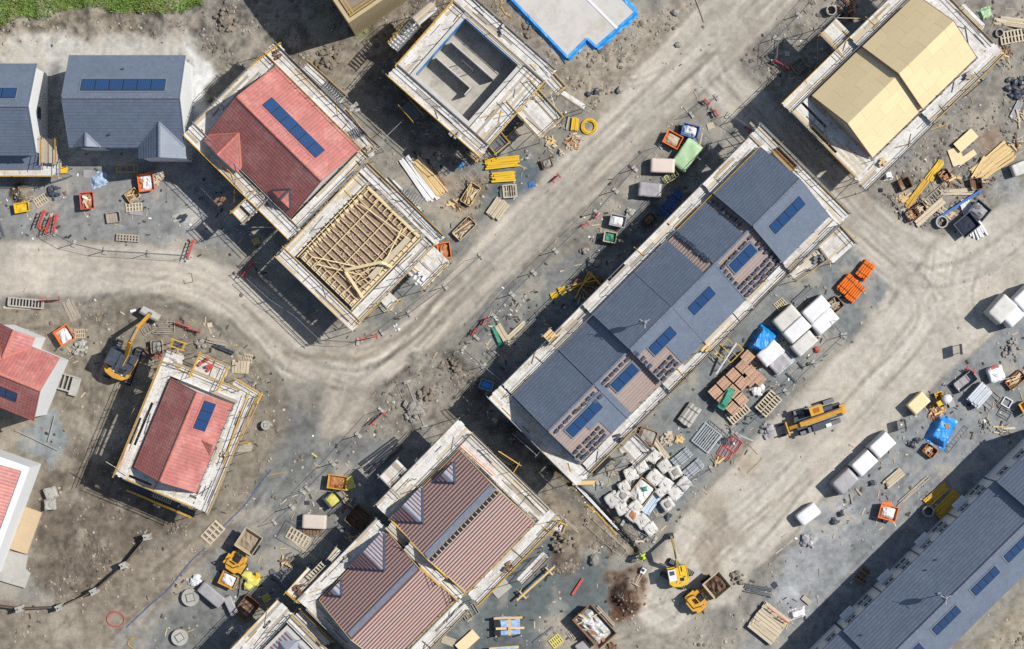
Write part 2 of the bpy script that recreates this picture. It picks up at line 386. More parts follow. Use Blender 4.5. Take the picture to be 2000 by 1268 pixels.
# ruts of the bend, darker mud near the inside
SDW = .5
for pts, c, am in (([(560, 690, 5), (700, 705, 6), (790, 650, 5), (900, 545, 4)], (140, 128, 112), .75),
                   ([(760, 700, 4), (850, 630, 4), (960, 520, 3)], (146, 134, 118), .6),
                   ([(1250, 270, 3), (1100, 420, 4), (1000, 520, 3)], (160, 150, 134), .5),
                   ([(1420, 190, 6), (1520, 300, 6), (1640, 410, 5)], (176, 166, 150), .7),
                   ([(180, 610, 14), (330, 590, 18), (450, 640, 16), (540, 760, 18), (560, 850, 10)], (136, 127, 112), .75),
                   ([(600, 650, 10), (660, 680, 12), (740, 655, 10)], (170, 160, 144), .6),
                   ([(1400, 1010, 20), (1380, 1080, 26), (1400, 1140, 14)], (158, 146, 130), .7),
                   ([(205, 640, 4), (180, 800, 6), (140, 920, 6)], (130, 120, 106), .6),
                   ([(230, 600, 3), (225, 700, 4)], (126, 117, 103), .6),
                   ([(1640, 820, 4), (1540, 930, 4), (1460, 1040, 4)], (182, 172, 156), .8),
                   ([(1820, 640, 4), (1700, 780, 4)], (184, 175, 160), .8)):
    d, cr = sdf_line(pts); lay(sm(d, .3) * am * (.4 + n_sm), c); gz -= sm(d, .3) * .04
# tyre tracks: pairs of ruts pressed into roads and mud
def track(pts, gap=1.75, w=.17, dark=.16, ridge=.06, tread=False, seed=0, rel=.22):
    P = [W(*p) for p in pts]; Q = []
    for i in range(len(P) - 1):
        p0, p1, p2, p3 = P[max(i - 1, 0)], P[i], P[i + 1], P[min(i + 2, len(P) - 1)]
        for k in range(5):
            t = k / 5; Q.append(.5 * ((2 * p1) + (p2 - p0) * t + (2 * p0 - 5 * p1 + 4 * p2 - p3) * t * t + (3 * p1 - p0 - 3 * p2 + p3) * t ** 3))
    Q.append(P[-1])
    rr = random.Random(seed); along = 0.0
    for A, B in zip(Q[:-1], Q[1:]):
        m_ = gap + 1.0
        i0 = max(0, int((min(A.x, B.x) - m_ - GX0) / GSTEP)); i1 = min(GNX, int((max(A.x, B.x) + m_ - GX0) / GSTEP) + 1); j0 = max(0, int((min(A.y, B.y) - m_ - GY0) / GSTEP)); j1 = min(GNY, int((max(A.y, B.y) + m_ - GY0) / GSTEP) + 1)
        if i1 - i0 < 2 or j1 - j0 < 2: continue
        sl_ = (slice(j0, j1), slice(i0, i1)); x = GX[sl_] + warpx[sl_] * .25; y = GY[sl_] + warpy[sl_] * .25
        e = B - A; L_ = e.length; t = ((x - A.x) * e.x + (y - A.y) * e.y) / (L_ * L_); inside = ((t >= 0) & (t < 1)).astype(float)
        cr = ((x - A.x) * e.y - (y - A.y) * e.x) / L_
        for o in (-gap / 2, gap / 2):
            q = np.exp(-((cr - o) / w) ** 2) * inside * np.clip(n_mid[sl_] * 2.2 - .45, 0, 1); q2 = (np.exp(-((np.abs(cr - o) - w * 1.9) / (w * .7)) ** 2)) * inside * np.clip(n_mid[sl_] * 2.2 - .45, 0, 1)
            if tread: q = q * (.65 + .35 * np.sin((along + t * L_) * 2 * math.pi / .4 + cr * 6))
            gcol[sl_] *= (1 - dark * q + ridge * q2)[..., None]; gz[sl_] += (-.045 * q + .02 * q2) * rel
        along += L_
rt = random.Random(77)
def along_road(R, n, spread, **k):
    for i in range(n):
        f = rt.uniform(-spread, spread); g_ = rt.uniform(-.25, .25); pts = []; m0 = rt.randint(0, max(0, len(R) - 4)); m1 = min(len(R), m0 + rt.randint(3, len(R)))
        for q in range(m0, m1):
            a_ = Vector(R[max(q - 1, 0)][:2]); b_ = Vector(R[min(q + 1, len(R) - 1)][:2]); d_ = (b_ - a_).normalized(); nn = Vector((-d_.y, d_.x)); c_ = Vector(R[q][:2]) + nn * R[q][2] * (f + g_ * math.sin(q * 1.3 + i)); pts.append((c_.x, c_.y))
        track(pts, seed=i, **k)
along_road(R1, 12, .7, dark=.06, ridge=.015); along_road(R1, 5, .45, dark=.13, w=.2, ridge=.03); along_road(R2, 6, .6, dark=.08, ridge=.02); along_road(R3, 6, .8, dark=.03, ridge=.008, rel=.05); along_road(R4, 5, .6, dark=.1, w=.2, ridge=.03)
for pts in ([(560, 830), (470, 760), (400, 640), (300, 590), (170, 600)], [(200, 580), (185, 660), (190, 760), (150, 900), (120, 1020)], [(240, 590), (225, 680), (215, 780), (190, 860)], [(300, 585), (420, 620), (520, 720), (560, 840), (520, 930)], [(540, 900), (430, 1030), (330, 1120), (200, 1230)], [(600, 880), (480, 1010), (360, 1140), (260, 1280)],
            [(20, 620), (140, 625), (230, 600), (340, 570)], [(660, 850), (720, 780), (780, 700), (880, 590)], [(640, 870), (600, 930), (540, 1010), (470, 1060)], [(1300, 1200), (1370, 1090), (1450, 1010), (1560, 900)], [(1200, 1230), (1330, 1180), (1440, 1080), (1520, 1000)], [(1420, 1240), (1440, 1140), (1500, 1050), (1590, 960)], [(1350, 1010), (1400, 1060), (1410, 1150), (1360, 1230)],
            [(1700, 480), (1780, 540), (1900, 520), (2020, 430)], [(1640, 400), (1740, 500), (1800, 620), (1700, 760)], [(1850, 480), (1830, 580), (1760, 680), (1640, 820)], [(1900, 460), (1890, 560), (1900, 650)], [(860, 720), (800, 760), (730, 790), (660, 820)], [(930, 480), (870, 560), (800, 620), (700, 660)], [(1420, 30), (1440, 130), (1500, 230), (1600, 350)], [(1560, 1240), (1600, 1160), (1700, 1040), (1830, 900)], [(1500, 1130), (1560, 1090), (1680, 1000), (1760, 900)],
            [(120, 470), (220, 440), (330, 440), (420, 500)], [(60, 470), (150, 400), (280, 380)], [(1240, 60), (1200, 130), (1220, 190), (1300, 160)], [(1090, 1110), (1160, 1120), (1250, 1200), (1330, 1240)]):
    for o in range(2): track([(x + rt.uniform(-14, 14), y + rt.uniform(-14, 14)) for x, y in pts], dark=rt.uniform(.05, .15), w=rt.uniform(.14, .2), ridge=.03, rel=.3, tread=o == 0, gap=rt.uniform(1.5, 2.0))
# light dust where packs were cut
for (x, y, r, c, am) in ((1545, 1160, 9, (226, 226, 224), .8), (1540, 1110, 3, (210, 210, 208), .6), (1640, 1110, 16, (184, 184, 182), .6), (1925, 830, 10, (176, 174, 168), .5),
                     (1935, 270, 26, (166, 130, 102), .55), (1975, 370, 28, (160, 160, 154), .9), (1455, 905, 22, (184, 166, 140), .6), (370, 420, 26, (208, 204, 196), .8),
                     (330, 480, 16, (198, 190, 176), .7), (1390, 985, 30, (150, 138, 120), .55), (620, 40, 30, (110, 120, 78), .5), (710, 60, 14, (116, 134, 62), .8), (1000, 560, 20, (120, 122, 118), .4),
                     (1290, 560, 8, (168, 160, 146), .4), (1430, 1050, 22, (146, 132, 116), .5), (1900, 40, 40, (160, 150, 136), .5), (90, 870, 14, (160, 166, 164), .6)):
    p = W(x, y); d = r * S - np.hypot(GX + warpx * 1.4 - p.x, GY + warpy * 1.4 - p.y); lay(sm(d, .8) * am, c)
# tractor-raked soil (fine furrows) lower left
SDW = .4
d = sdf_poly([(100, 1060), (190, 1040), (215, 1090), (170, 1150), (110, 1160)]); a = sm(d, .8)
fur = np.sin((GX * .95 + GY * .35 + (n_mid - .5) * 3.0) * 2 * math.pi / .42)
gcol *= (1 + (fur * .09 * a)[..., None]); gz += fur * .025 * a
# turf along the top edge
SDW = 1.4
d_grass = sdf_poly([(-80, -120), (420, -120), (395, 12), (330, 20), (290, 25), (215, 14), (120, 22), (95, 32), (50, 28), (0, 45), (-80, 50)])
ga = sm(d_grass, .35); lay(ga, (104, 128, 58), .9); gz += ga * .35; zone[d_grass > 0] = 3
# trenches beside the terrace, coloured darker than the earth around, and spoil heaps
SDW = .35
TR = [(1075, 915, 7), (1150, 975, 8), (1235, 1075, 8)]
d, cr = sdf_line(TR); lay(sm(d, .15), (96, 88, 70)); gz -= sm(d, .2) * .55
TR2 = [(880, 700, 10), (960, 790, 12), (1060, 890, 12)]
d, cr = sdf_line(TR2); lay(sm(d, .6) * .8, (90, 84, 76)); gz -= sm(d, .7) * .35
SDW = 1.2
for (x, y, r, h, c) in ((1232, 1160, 48, 1.0, (106, 80, 62)), (1205, 1162, 26, .5, (84, 58, 44)), (40, 378, 26, .8, (126, 106, 84)), (1110, 1085, 40, .5, (140, 124, 106)), (820, 720, 36, .35, (150, 142, 128)), (1940, 60, 40, .4, (150, 142, 130)),
                     (560, 70, 60, .5, (144, 134, 118)), (840, 140, 40, .3, (130, 122, 110)), (900, 740, 30, .4, (140, 132, 118))):
    p = W(x, y); q = np.clip(1 - np.hypot(GX + warpx * 1.6 - p.x, GY + warpy * 1.6 - p.y) / (r * S), 0, 1); q = q * q * (3 - 2 * q)
    gz += q * h * (.7 + .6 * n_sm); lay(np.clip(q * 4.0, 0, .92), c, 1.4)
# bank under the turf
gz += sm(1.6 - np.abs(d_grass + 1.0), .8) * (n_sm - .5) * .7
# relief everywhere, strongest in rubble
gz += (n_mid - .5) * .10 + (n_sm - .5) * .12 * grough + (n_fine - .5) * .09 * np.clip(grough - .2, 0, 2)
# uneven tints: clumps, dust and dry patches
tint = 1 + (n_big - .5) * .14 + (n_mid - .5) * .26 + ((n_sm - .5) * .42 + (n_fine - .5) * .46) * (.25 + .75 * np.clip(grough, 0, 1.4))
mud = sm(n_mid * .7 + n_sm * .3 - .585, .05) * np.clip(grough - .3, 0, .7) * .6; lay(mud, (116, 108, 97))
gcol *= tint[..., None]
gcol *= np.where((zone == 2)[..., None], np.array([1.0, 1.0, 1.0]), np.array([.965, .974, .984]))
spots_ = sm(n_fine * .5 + n_sm * .5 - .66, .05) * np.clip(grough, 0, 1) * .5; lay(spots_, (96, 90, 80))
dry = sm((n_mid * .6 + n_sm * .4) - .60, .06) * np.clip(grough * 1.1, 0, .5); lay(dry, (186, 176, 158))

def gzat(x, y):
    i = min(max((x - GX0) / GSTEP, 0), GNX - 1.001); j = min(max((y - GY0) / GSTEP, 0), GNY - 1.001)
    a, b = int(i), int(j); fx, fy = i - a, j - b
    return float((gz[b, a] * (1 - fx) + gz[b, a + 1] * fx) * (1 - fy) + (gz[b + 1, a] * (1 - fx) + gz[b + 1, a + 1] * fx) * fy)
def G(px, py):
    p = W(px, py); return Vector((p.x, p.y, gzat(p.x, p.y)))

mg = bpy.data.materials.new('site_ground'); mg.use_nodes = True
N = mg.node_tree.nodes; L = mg.node_tree.links; b = N['Principled BSDF']
at = N.new('ShaderNodeAttribute'); at.attribute_name = 'earth'
geo = N.new('ShaderNodeNewGeometry')
def gnoise(scale, detail=5, rough=.7):
    z = N.new('ShaderNodeTexNoise'); z.inputs['Scale'].default_value = scale; z.inputs['Detail'].default_value = detail; z.inputs['Roughness'].default_value = rough
    L.new(geo.outputs['Position'], z.inputs['Vector']); return z.outputs['Fac']
def gmap(src, lo, hi, a, z):
    r = N.new('ShaderNodeMapRange'); r.inputs[1].default_value = a; r.inputs[2].default_value = z; r.inputs[3].default_value = lo; r.inputs[4].default_value = hi; L.new(src, r.inputs[0]); return r.outputs[0]
def gmul(a, c):
    q = N.new('ShaderNodeMath'); q.operation = 'MULTIPLY'; L.new(a, q.inputs[0]); L.new(c, q.inputs[1]); return q.outputs[0]
ra = N.new('ShaderNodeAttribute'); ra.attribute_name = 'roughness_of_ground'
def soft(v):  # weight the grain by how rough the ground is there
    mx = N.new('ShaderNodeMix'); mx.data_type = 'FLOAT'; mx.inputs['A'].default_value = 1.0; L.new(ra.outputs['Fac'], mx.inputs['Factor']); L.new(v, mx.inputs['B']); return mx.outputs['Result']
spk = gmul(soft(gmap(gnoise(11, 1), 1.0, 1.5, .66, .74)), soft(gmap(gnoise(13, 1, .5), .58, 1.0, .27, .35)))
v = gmul(spk, soft(gmap(gnoise(9, 4), .8, 1.2, .3, .7)))
v = gmul(v, gmul(gmap(gnoise(3, 6), .88, 1.12, .3, .7), gmap(gnoise(30, 2), .92, 1.08, .3, .7)))
sc = N.new('ShaderNodeVectorMath'); sc.operation = 'SCALE'; L.new(at.outputs['Color'], sc.inputs[0]); L.new(v, sc.inputs['Scale']); L.new(sc.outputs[0], b.inputs['Base Color'])
b.inputs['Roughness'].default_value = .95; b.inputs['Specular IOR Level'].default_value = .15
bp = N.new('ShaderNodeBump'); bp.inputs['Strength'].default_value = .35; bp.inputs['Distance'].default_value = .06
L.new(gnoise(13, 4), bp.inputs['Height']); L.new(bp.outputs[0], b.inputs['Normal'])

def lin_np(c):
    c = np.clip(c, 0, 255) / 255.0
    return np.where(c <= .04045, c / 12.92, ((c + .055) / 1.055) ** 2.4)
galb = np.clip(lin_np(gcol) / 1.72, 0, .8)

def ground_sheet(name, zid):
    q = zone[:-1, :-1] == zid
    jj, ii = np.nonzero(q)
    ids = np.stack([jj * GNX + ii, jj * GNX + ii + 1, (jj + 1) * GNX + ii + 1, (jj + 1) * GNX + ii], 1)
    used, inv = np.unique(ids.ravel(), return_inverse=True)
    vs = np.stack([GX.ravel()[used], GY.ravel()[used], gz.ravel()[used]], 1).astype(np.float32)
    me = bpy.data.meshes.new(name); nf = len(ids)
    me.vertices.add(len(used)); me.vertices.foreach_set('co', vs.ravel())
    me.loops.add(nf * 4); me.loops.foreach_set('vertex_index', inv.astype(np.int32).ravel())
    me.polygons.add(nf); me.polygons.foreach_set('loop_start', np.arange(0, nf * 4, 4, dtype=np.int32))
    me.polygons.foreach_set('use_smooth', np.ones(nf, bool))
    a = me.attributes.new('earth', 'FLOAT_COLOR', 'POINT')
    c4 = np.ones((len(used), 4), np.float32); c4[:, :3] = galb.reshape(-1, 3)[used]; a.data.foreach_set('color', c4.ravel())
    a = me.attributes.new('roughness_of_ground', 'FLOAT', 'POINT'); a.data.foreach_set('value', np.clip(grough.ravel()[used] * .9 + .1, 0, 1.2).astype(np.float32))
    me.update(calc_edges=True); me.materials.append(mg)
    return struct(link(name, me))
g0 = ground_sheet('ground', 0); ground_sheet('gravel_ground', 1); ground_sheet('road', 2); ground_sheet('turf_bank', 3)
# the land goes on outside the site
far = MB(); gx1, gy1 = gxs[-1], gys[-1]
for (x0, x1, y0, y1) in ((-260, GX0, -260, 260), (gx1, 260, -260, 260), (GX0, gx1, -260, GY0), (GX0, gx1, gy1, 260)):
    far.quad((x0, y0, -.05), (x1, y0, -.05), (x1, y1, -.05), (x0, y1, -.05))
struct(far.build('outer_ground', mat('outer_earth', (150, 144, 130), .95, .25, .2, .4, 6, wear=(128, 132, 92), wearamt=.8, wscale=.05)))

# loose stones and clods (nobody could count them)
def scatter(name, n, zonefn, rmin, rmax, m, label, cat, seed):
    r = random.Random(seed); mb = MB(); k = 0; tries = 0
    while k < n and tries < n * 90:
        tries += 1
        px, py = r.uniform(-20, 2020), r.uniform(-20, 1288)
        p = W(px, py); i = int((p.x - GX0) / GSTEP); j = int((p.y - GY0) / GSTEP)
        if r.random() > zonefn(i, j): continue
        rad = rmin + (rmax - rmin) * r.random() ** 3
        mb.rock((p.x, p.y, gzat(p.x, p.y) + rad * .12), rad, r.random(), .6); k += 1
    o = mb.build(name, m); tag(o, label, cat, kind='stuff'); return o
clump = F(1.6, 3, 21)
def dens(i, j):
    if zone[j, i] == 2: return .015
    if zone[j, i] == 3: return .0
    return max(0, grough[j, i] - .25) * .55 * max(0, (clump[j, i] - .38)) * 5
scatter('loose_stones', 7500, dens, .03, .15, mat('pale_stone', (172, 163, 149), .9, .15, 4, island=.30), 'pale loose stones and clods strewn over the rough ground', 'stones', 3)
scatter('dark_rubble', 4000, lambda i, j: dens(i, j) * (1 if grough[j, i] > .8 else .2), .04, .2, mat('dark_stone', (126, 117, 104), .9, .2, 4, island=.30), 'darker rubble lumps in the dug and heaped earth', 'rubble', 4)
def heapden(i, j):
    p = W(1228, 1162); q = 1 - math.hypot(GX[j, i] - p.x, GY[j, i] - p.y) / (52 * S); return max(0, q) * 1.5 + .0
scatter('soil_clods', 420, heapden, .04, .2, mat('soil_clod', (104, 78, 60), .95, .2, 5, island=.3), 'brown clods on the dug soil heap by the yellow excavator', 'clods', 9)
# grass tufts on the turf
mb = MB(); r = random.Random(5); k = 0
while k < 5200:
    px, py = r.uniform(-10, 420), r.uniform(-40, 60); p = W(px, py); i = int((p.x - GX0) / GSTEP); j = int((p.y - GY0) / GSTEP)
    if d_grass[j, i] < -.15: 
        k += .02; continue
    z = gzat(p.x, p.y); a = r.random() * 6.28; h = r.uniform(.08, .3); l = r.uniform(.1, .28); w = .05
    c, s_ = math.cos(a), math.sin(a)
    mb.add([(p.x - s_ * w, p.y + c * w, z - .02), (p.x + s_ * w, p.y - c * w, z - .02), (p.x + c * l, p.y + s_ * l, z + h)], [(0, 1, 2)]); k += 1
tag(mb.build('grass', mat('grass_blades', (112, 142, 58), .8, .25, 1.2, island=.4, wear=(158, 146, 92), wearamt=.85, wscale=.5)), 'green rough grass on the bank along the top edge', 'grass', kind='stuff')
# ================================================================== BUILDING KIT
UNITS = {}
def umesh(kind, m):
    key = (kind, m.name)
    if key not in UNITS:
        b = MB()
        if kind == 'box': b.box(0, 0, 0, 1, 1, 1)
        elif kind == 'tube': b.tube((0, 0, -.5), (0, 0, .5), 1, 6)
        elif kind == 'ridge':
            n = 5; pr = [(math.cos(math.pi * i / n) * .5, math.sin(math.pi * i / n) * .42) for i in range(n + 1)]
            b.add([(-.5, y, z) for y, z in pr] + [(.5, y, z) for y, z in pr], [(i, i + 1, n + 2 + i, n + 1 + i) for i in range(n)] + [tuple(range(n + 1)), tuple(range(2 * n + 1, n, -1))])
        UNITS[key] = b.mesh(kind + '_piece', m)
    return UNITS[key]
def cols(c, ax, ay, az):
    ax, ay, az = Vector(ax), Vector(ay), Vector(az)
    return Matrix(((ax.x, ay.x, az.x, c[0]), (ax.y, ay.y, az.y, c[1]), (ax.z, ay.z, az.z, c[2]), (0, 0, 0, 1)))
def ubox(name, m, c, ax, ay, az, parent, wpar=True):
    """one box piece; ax, ay, az are its full edge vectors"""
    return link(name, umesh('box', m), parent, cols(c, ax, ay, az), wpar=wpar)
def utube(name, m, p, q, r, parent, wpar=True):
    p, q = Vector(p), Vector(q); d = q - p; L = d.length; d /= L
    up = Vector((0, 0, 1)) if abs(d.z) < .95 else Vector((1, 0, 0)); a = d.cross(up).normalized(); b = d.cross(a)
    return link(name, umesh('tube', m), parent, cols((p + q) / 2, a * r, b * r, d * L), wpar=wpar)

def clip_half(poly, ax, lim, sign):
    out = []; n = len(poly)
    for i in range(n):
        p, q = poly[i], poly[(i + 1) % n]; dp, dq = sign * (p[ax] - lim), sign * (q[ax] - lim)
        if dp <= 0: out.append(p)
        if (dp < 0 < dq) or (dq < 0 < dp):
            t = dp / (dp - dq); out.append((p[0] + (q[0] - p[0]) * t, p[1] + (q[1] - p[1]) * t))
    return out
def tiles(P, poly, g=.33, tw=.33, t=.035, roll=.0, bond=False, n0=.05, seed=1):
    """lays single tiles over a convex slope polygon given in (along, up-slope); P maps to space"""
    r = random.Random(seed); mb = MB()
    xs = [p[0] for p in poly]; ss = [p[1] for p in poly]
    k = math.floor(min(ss) / g)
    while k * g < max(ss) - .01:
        a, b2 = k * g, (k + 1) * g
        row = clip_half(clip_half(poly, 1, a, -1), 1, b2, 1)
        if len(row) >= 3:
            off = (tw / 2 if (bond and k % 2) else 0)
            x0, x1 = min(p[0] for p in row), max(p[0] for p in row); j = math.floor((x0 - off) / tw)
            # full tiles where the row is full height
            while j * tw + off < x1 - .01:
                l, rr = j * tw + off, (j + 1) * tw + off
                c = clip_half(clip_half(row, 0, l, -1), 0, rr, 1); j += 1
                if len(c) < 3: continue
                dz = r.uniform(-.004, .004); q = t + dz
                full = len(c) == 4 and abs((c[0][0] + c[1][0] + c[2][0] + c[3][0]) / 4 - (l + rr) / 2) < 1e-4 and abs(sum(p[1] for p in c) / 4 - (a + b2) / 2) < 1e-4
                if full:
                    e = .002; m_ = (l + rr) / 2; l2, r2 = l + e, rr - e; o_ = b2 + .02
                    if roll > 0:
                        vs = [P(l2, a, n0 + q), P(m_, a, n0 + q + roll), P(r2, a, n0 + q), P(l2, o_, n0 + dz), P(m_, o_, n0 + roll + dz), P(r2, o_, n0 + dz),
                              P(l2, a, n0 - .02), P(m_, a, n0 - .02), P(r2, a, n0 - .02)]
                        mb.add(vs, [(0, 1, 4, 3), (1, 2, 5, 4), (6, 7, 1, 0), (7, 8, 2, 1)])
                    else:
                        vs = [P(l2, a, n0 + q), P(r2, a, n0 + q), P(r2, o_, n0 + dz), P(l2, o_, n0 + dz), P(l2, a, n0 - .02), P(r2, a, n0 - .02)]
                        mb.add(vs, [(0, 1, 2, 3), (4, 5, 1, 0)])
                else:
                    vs = [P(x, s, n0 + q * (1 - (s - a) / g)) for x, s in c]; mb.add(vs, [tuple(range(len(vs)))])
        k += 1
    return mb

class House:
    def __init__(s, label, pA, pB, pC, he, rise, cat='house', name='house', wall=M_RENDER, tilem=M_SLATE, ridgem=M_RIDGE_S, roll=0.0, tw=.33, bond=True,
                 inset=.28, regions=None, verge=True, wall_on=True, step=0.0, batten=M_BATTEN2, membrane=M_MEMBRANE, bgap=.33, bw=.05, deckonly=None, root=None, group=None, pz=None):
        s.he, s.rise = he + step, rise; s.inset = inset
        A, B, C = W(*pA, he), W(*pB, he), W(*pC, he)
        s.u = (B - A).normalized(); s.v = Vector((-s.u.y, s.u.x, 0))
        if (C - A).dot(s.v) < 0: s.v = -s.v
        s.L = (B - A).length; s.D = (C - A).dot(s.v); s.A = A; s.hr = s.he + rise
        s.sl = math.hypot(s.D / 2, rise); s.tilem = tilem; s.roll = roll; s.tw = tw; s.bond = bond
        c = s.fp(s.L / 2, s.D / 2, 0)
        s.root = root or thing(name, label, cat, c, group=group)
        s.up = [(s.v * (s.D / 2) + Vector((0, 0, rise))) / s.sl, (-s.v * (s.D / 2) + Vector((0, 0, rise))) / s.sl]
        s.nr = []
        for k in (0, 1):
            n = s.u.cross(s.up[k]); s.nr.append(n if n.z > 0 else -n)
        if wall_on:
            b = MB(); i = inset; zt = .22
            pr = [(i, -.3), (s.D - i, -.3), (s.D - i, s.he - .02 + i * rise / (s.D / 2) - zt), (s.D / 2, s.hr - zt), (i, s.he - .02 + i * rise / (s.D / 2) - zt)]
            v0 = [s.fp(.08, y, z) for y, z in pr]; v1 = [s.fp(s.L - .08, y, z) for y, z in pr]
            b.add(v0 + v1, [(4, 3, 2, 1, 0), (5, 6, 7, 8, 9)] + [(q, (q + 1) % 5, 5 + (q + 1) % 5, 5 + q) for q in range(5)])
            s.wall = s.part(b, 'wall', wall)
        # roof deck, with the under-felt or boards that show where no tiles lie
        b = MB()
        for k in (0, 1):
            a_ = [s.SP(k, 0, 0, .0), s.SP(k, s.L, 0, .0), s.SP(k, s.L, s.sl, .0), s.SP(k, 0, s.sl, .0)]
            z_ = [q - Vector((0, 0, .16)) for q in a_]
            b.add(a_ + z_, [(0, 1, 2, 3), (7, 6, 5, 4), (0, 4, 5, 1), (3, 2, 6, 7), (0, 3, 7, 4), (1, 5, 6, 2)])
        s.part(b, 'roof_deck', membrane)
        regions = regions if regions is not None else [[(0, s.L, 0, s.sl)], [(0, s.L, 0, s.sl)]]
        for k in (0, 1):
            full = any(r[0] <= .01 and r[1] >= s.L - .01 and r[2] <= .01 and r[3] >= s.sl - .01 for r in regions[k])
            for (x0, x1, s0, s1) in regions[k]:
                P = lambda x, q, n, k=k: s.SP(k, x, q, n)
                s.part(tiles(P, [(x0, s0), (x1, s0), (x1, s1), (x0, s1)], .33, tw, .03 if tilem is M_SLATE else .02, roll, bond, .05 if full else .075, seed=int(x0 * 7 + k)), 'tile_covering', tilem, kind='stuff')
            if not full and deckonly is None:
                q = .12
                while q < s.sl - .05:
                    spans = [(0, s.L)]
                    for (x0, x1, s0, s1) in regions[k]:
                        if s0 - .02 < q < s1 + .02:
                            ns = []
                            for a0, a1 in spans:
                                if x1 <= a0 or x0 >= a1: ns.append((a0, a1)); continue
                                if x0 > a0 + .1: ns.append((a0, x0))
                                if x1 < a1 - .1: ns.append((x1, a1))
                            spans = ns
                    for a0, a1 in spans:
                        c = s.SP(k, (a0 + a1) / 2, q, .025)
                        ubox('batten', batten, c, s.u * (a1 - a0 - .04), s.up[k] * bw, s.nr[k] * .05, s.root)
                    q += bgap
        if verge:
            for x in (-.03, s.L + .03):
                for k in (0, 1):
                    c = s.SP(k, x, s.sl / 2, .02); ubox('verge_trim', M_LEAD if tilem == M_SLATE else ridgem, c, s.u * .06, s.up[k] * s.sl, s.nr[k] * .16, s.root)
            for k in (0, 1):
                p, q = s.SP(k, -.05, -.06, -.06), s.SP(k, s.L + .05, -.06, -.06); utube('gutter', M_DGREY, p, q, .06, s.root)
        if ridgem is not None and regions[0] and regions[1]:
            n = int(s.L / .45)
            for i in range(n):
                x = (i + .5) * s.L / n; c = s.fp(x, s.D / 2, s.hr + .05)
                link('ridge_tile', umesh('ridge', ridgem), s.root, cols(c, s.u * (s.L / n - .015), s.v * .26, Vector((0, 0, .22))), wpar=True)
    def fp(s, x, y, z=0.0): return V3(s.A + s.u * x + s.v * y, z)
    def SP(s, k, x, q, n=0.0):
        e = s.fp(x, 0 if k == 0 else s.D, s.he); return e + s.up[k] * q + s.nr[k] * n
    def part(s, b, name, m, kind=None, smooth=False): return b.build(name, m, s.root, wpar=True, kind=kind, smooth=smooth)
    def at(s, k, px, py):
        h = s.he
        for _ in range(8):
            d = W(px, py, h) - s.A; x, y = d.dot(s.u), d.dot(s.v); yy = y if k == 0 else s.D - y
            h = s.he + s.rise * yy / (s.D / 2)
        return x, yy / (s.D / 2) * s.sl
    def pv(s, k, px, py, n, pw, ph, cols_dark=M_PV):
        cx, cs = s.at(k, px, py)
        key = ('pv', round(pw, 2), round(ph, 2))
        if key not in UNITS:
            fr = MB(); w, h, e = pw / 2 - .01, ph / 2 - .01, .03
            fr.box(0, h - e / 2, 0, 2 * w, e, .05).box(0, -h + e / 2, 0, 2 * w, e, .05).box(w - e / 2, 0, 0, e, 2 * h - 2 * e, .05).box(-w + e / 2, 0, 0, e, 2 * h - 2 * e, .05)
            gl = MB(); nx, ny = max(3, round(pw / .165)), max(3, round(ph / .165)); W_, H_ = 2 * w - 2 * e, 2 * h - 2 * e
            for i in range(nx):
                for j in range(ny):
                    gl.box(-W_ / 2 + (i + .5) * W_ / nx, -H_ / 2 + (j + .5) * H_ / ny, .006, W_ / nx - .008, H_ / ny - .008, .012)
            UNITS[key] = (fr.mesh('panel_frame', M_PVF), gl.mesh('panel_cells', cols_dark))
        fm, gm = UNITS[key]
        ux = s.u if s.u.cross(s.up[k]).dot(s.nr[k]) > 0 else -s.u
        # matt backing sheet with pale flashing on its sides
        fl = MB(); e = .16; x0, x1 = cx - n * pw / 2, cx + n * pw / 2
        for (a, b_, c_, d_) in ((x0 - e, x0, cs - ph / 2 - e, cs + ph / 2 + e), (x1, x1 + e, cs - ph / 2 - e, cs + ph / 2 + e), (x0, x1, cs - ph / 2 - e, cs - ph / 2), (x0, x1, cs + ph / 2, cs + ph / 2 + e)):
            fl.obox(s.SP(k, (a + b_) / 2, (c_ + d_) / 2, .1), s.u * (b_ - a) / 2, s.up[k] * (d_ - c_) / 2, s.nr[k] * .012)
        s.part(fl, 'panel_flashing', M_LEAD if s.tilem == M_SLATE else s.tilem)
        for i in range(n):
            x = cx + (i - (n - 1) / 2) * pw; m_ = cols(s.SP(k, x, cs, .15), ux, s.up[k], s.nr[k])
            p = link('solar_panel', fm, s.root, m_, wpar=True); link('panel_cells', gm, p)
    def gablet(s, k, xc, w, yf, tilem=None, gr=None, tilecover=True, batten=None, ridge=True, membrane=None, hipm=None):
        """small cross gable on slope k: centre xc along the ridge, half width w, front yf metres outside the ridge line"""
        tilem = tilem or s.tilem; tp = s.rise / (s.D / 2); gr = gr if gr is not None else tp
        inn = yf < s.D / 2 - .02; he = (s.hr - yf * tp if inn else s.he) + .05; zr = he + w * gr; ym = (s.hr - zr) / tp; ye = yf if inn else s.D / 2
        sg = -1 if k == 0 else 1
        Q = lambda x, y, z: s.fp(x, s.D / 2 + sg * y, z)
        root = s.root
        fb = MB(); i = .12
        fb.add([Q(xc - w + i, yf - .1, he - .05), Q(xc + w - i, yf - .1, he - .05), Q(xc, yf - .1, zr - .12), Q(xc - w + i, yf - .1, -.2), Q(xc + w - i, yf - .1, -.2),
                Q(xc - w + i, ye - .6, he - .05), Q(xc + w - i, ye - .6, he - .05), Q(xc - w + i, ye - .6, -.2), Q(xc + w - i, ye - .6, -.2)],
               [(0, 1, 2)] if inn else [(0, 1, 2), (3, 4, 1, 0), (5, 7, 3, 0), (1, 4, 8, 6)])
        if inn: fb.v = fb.v[:3]
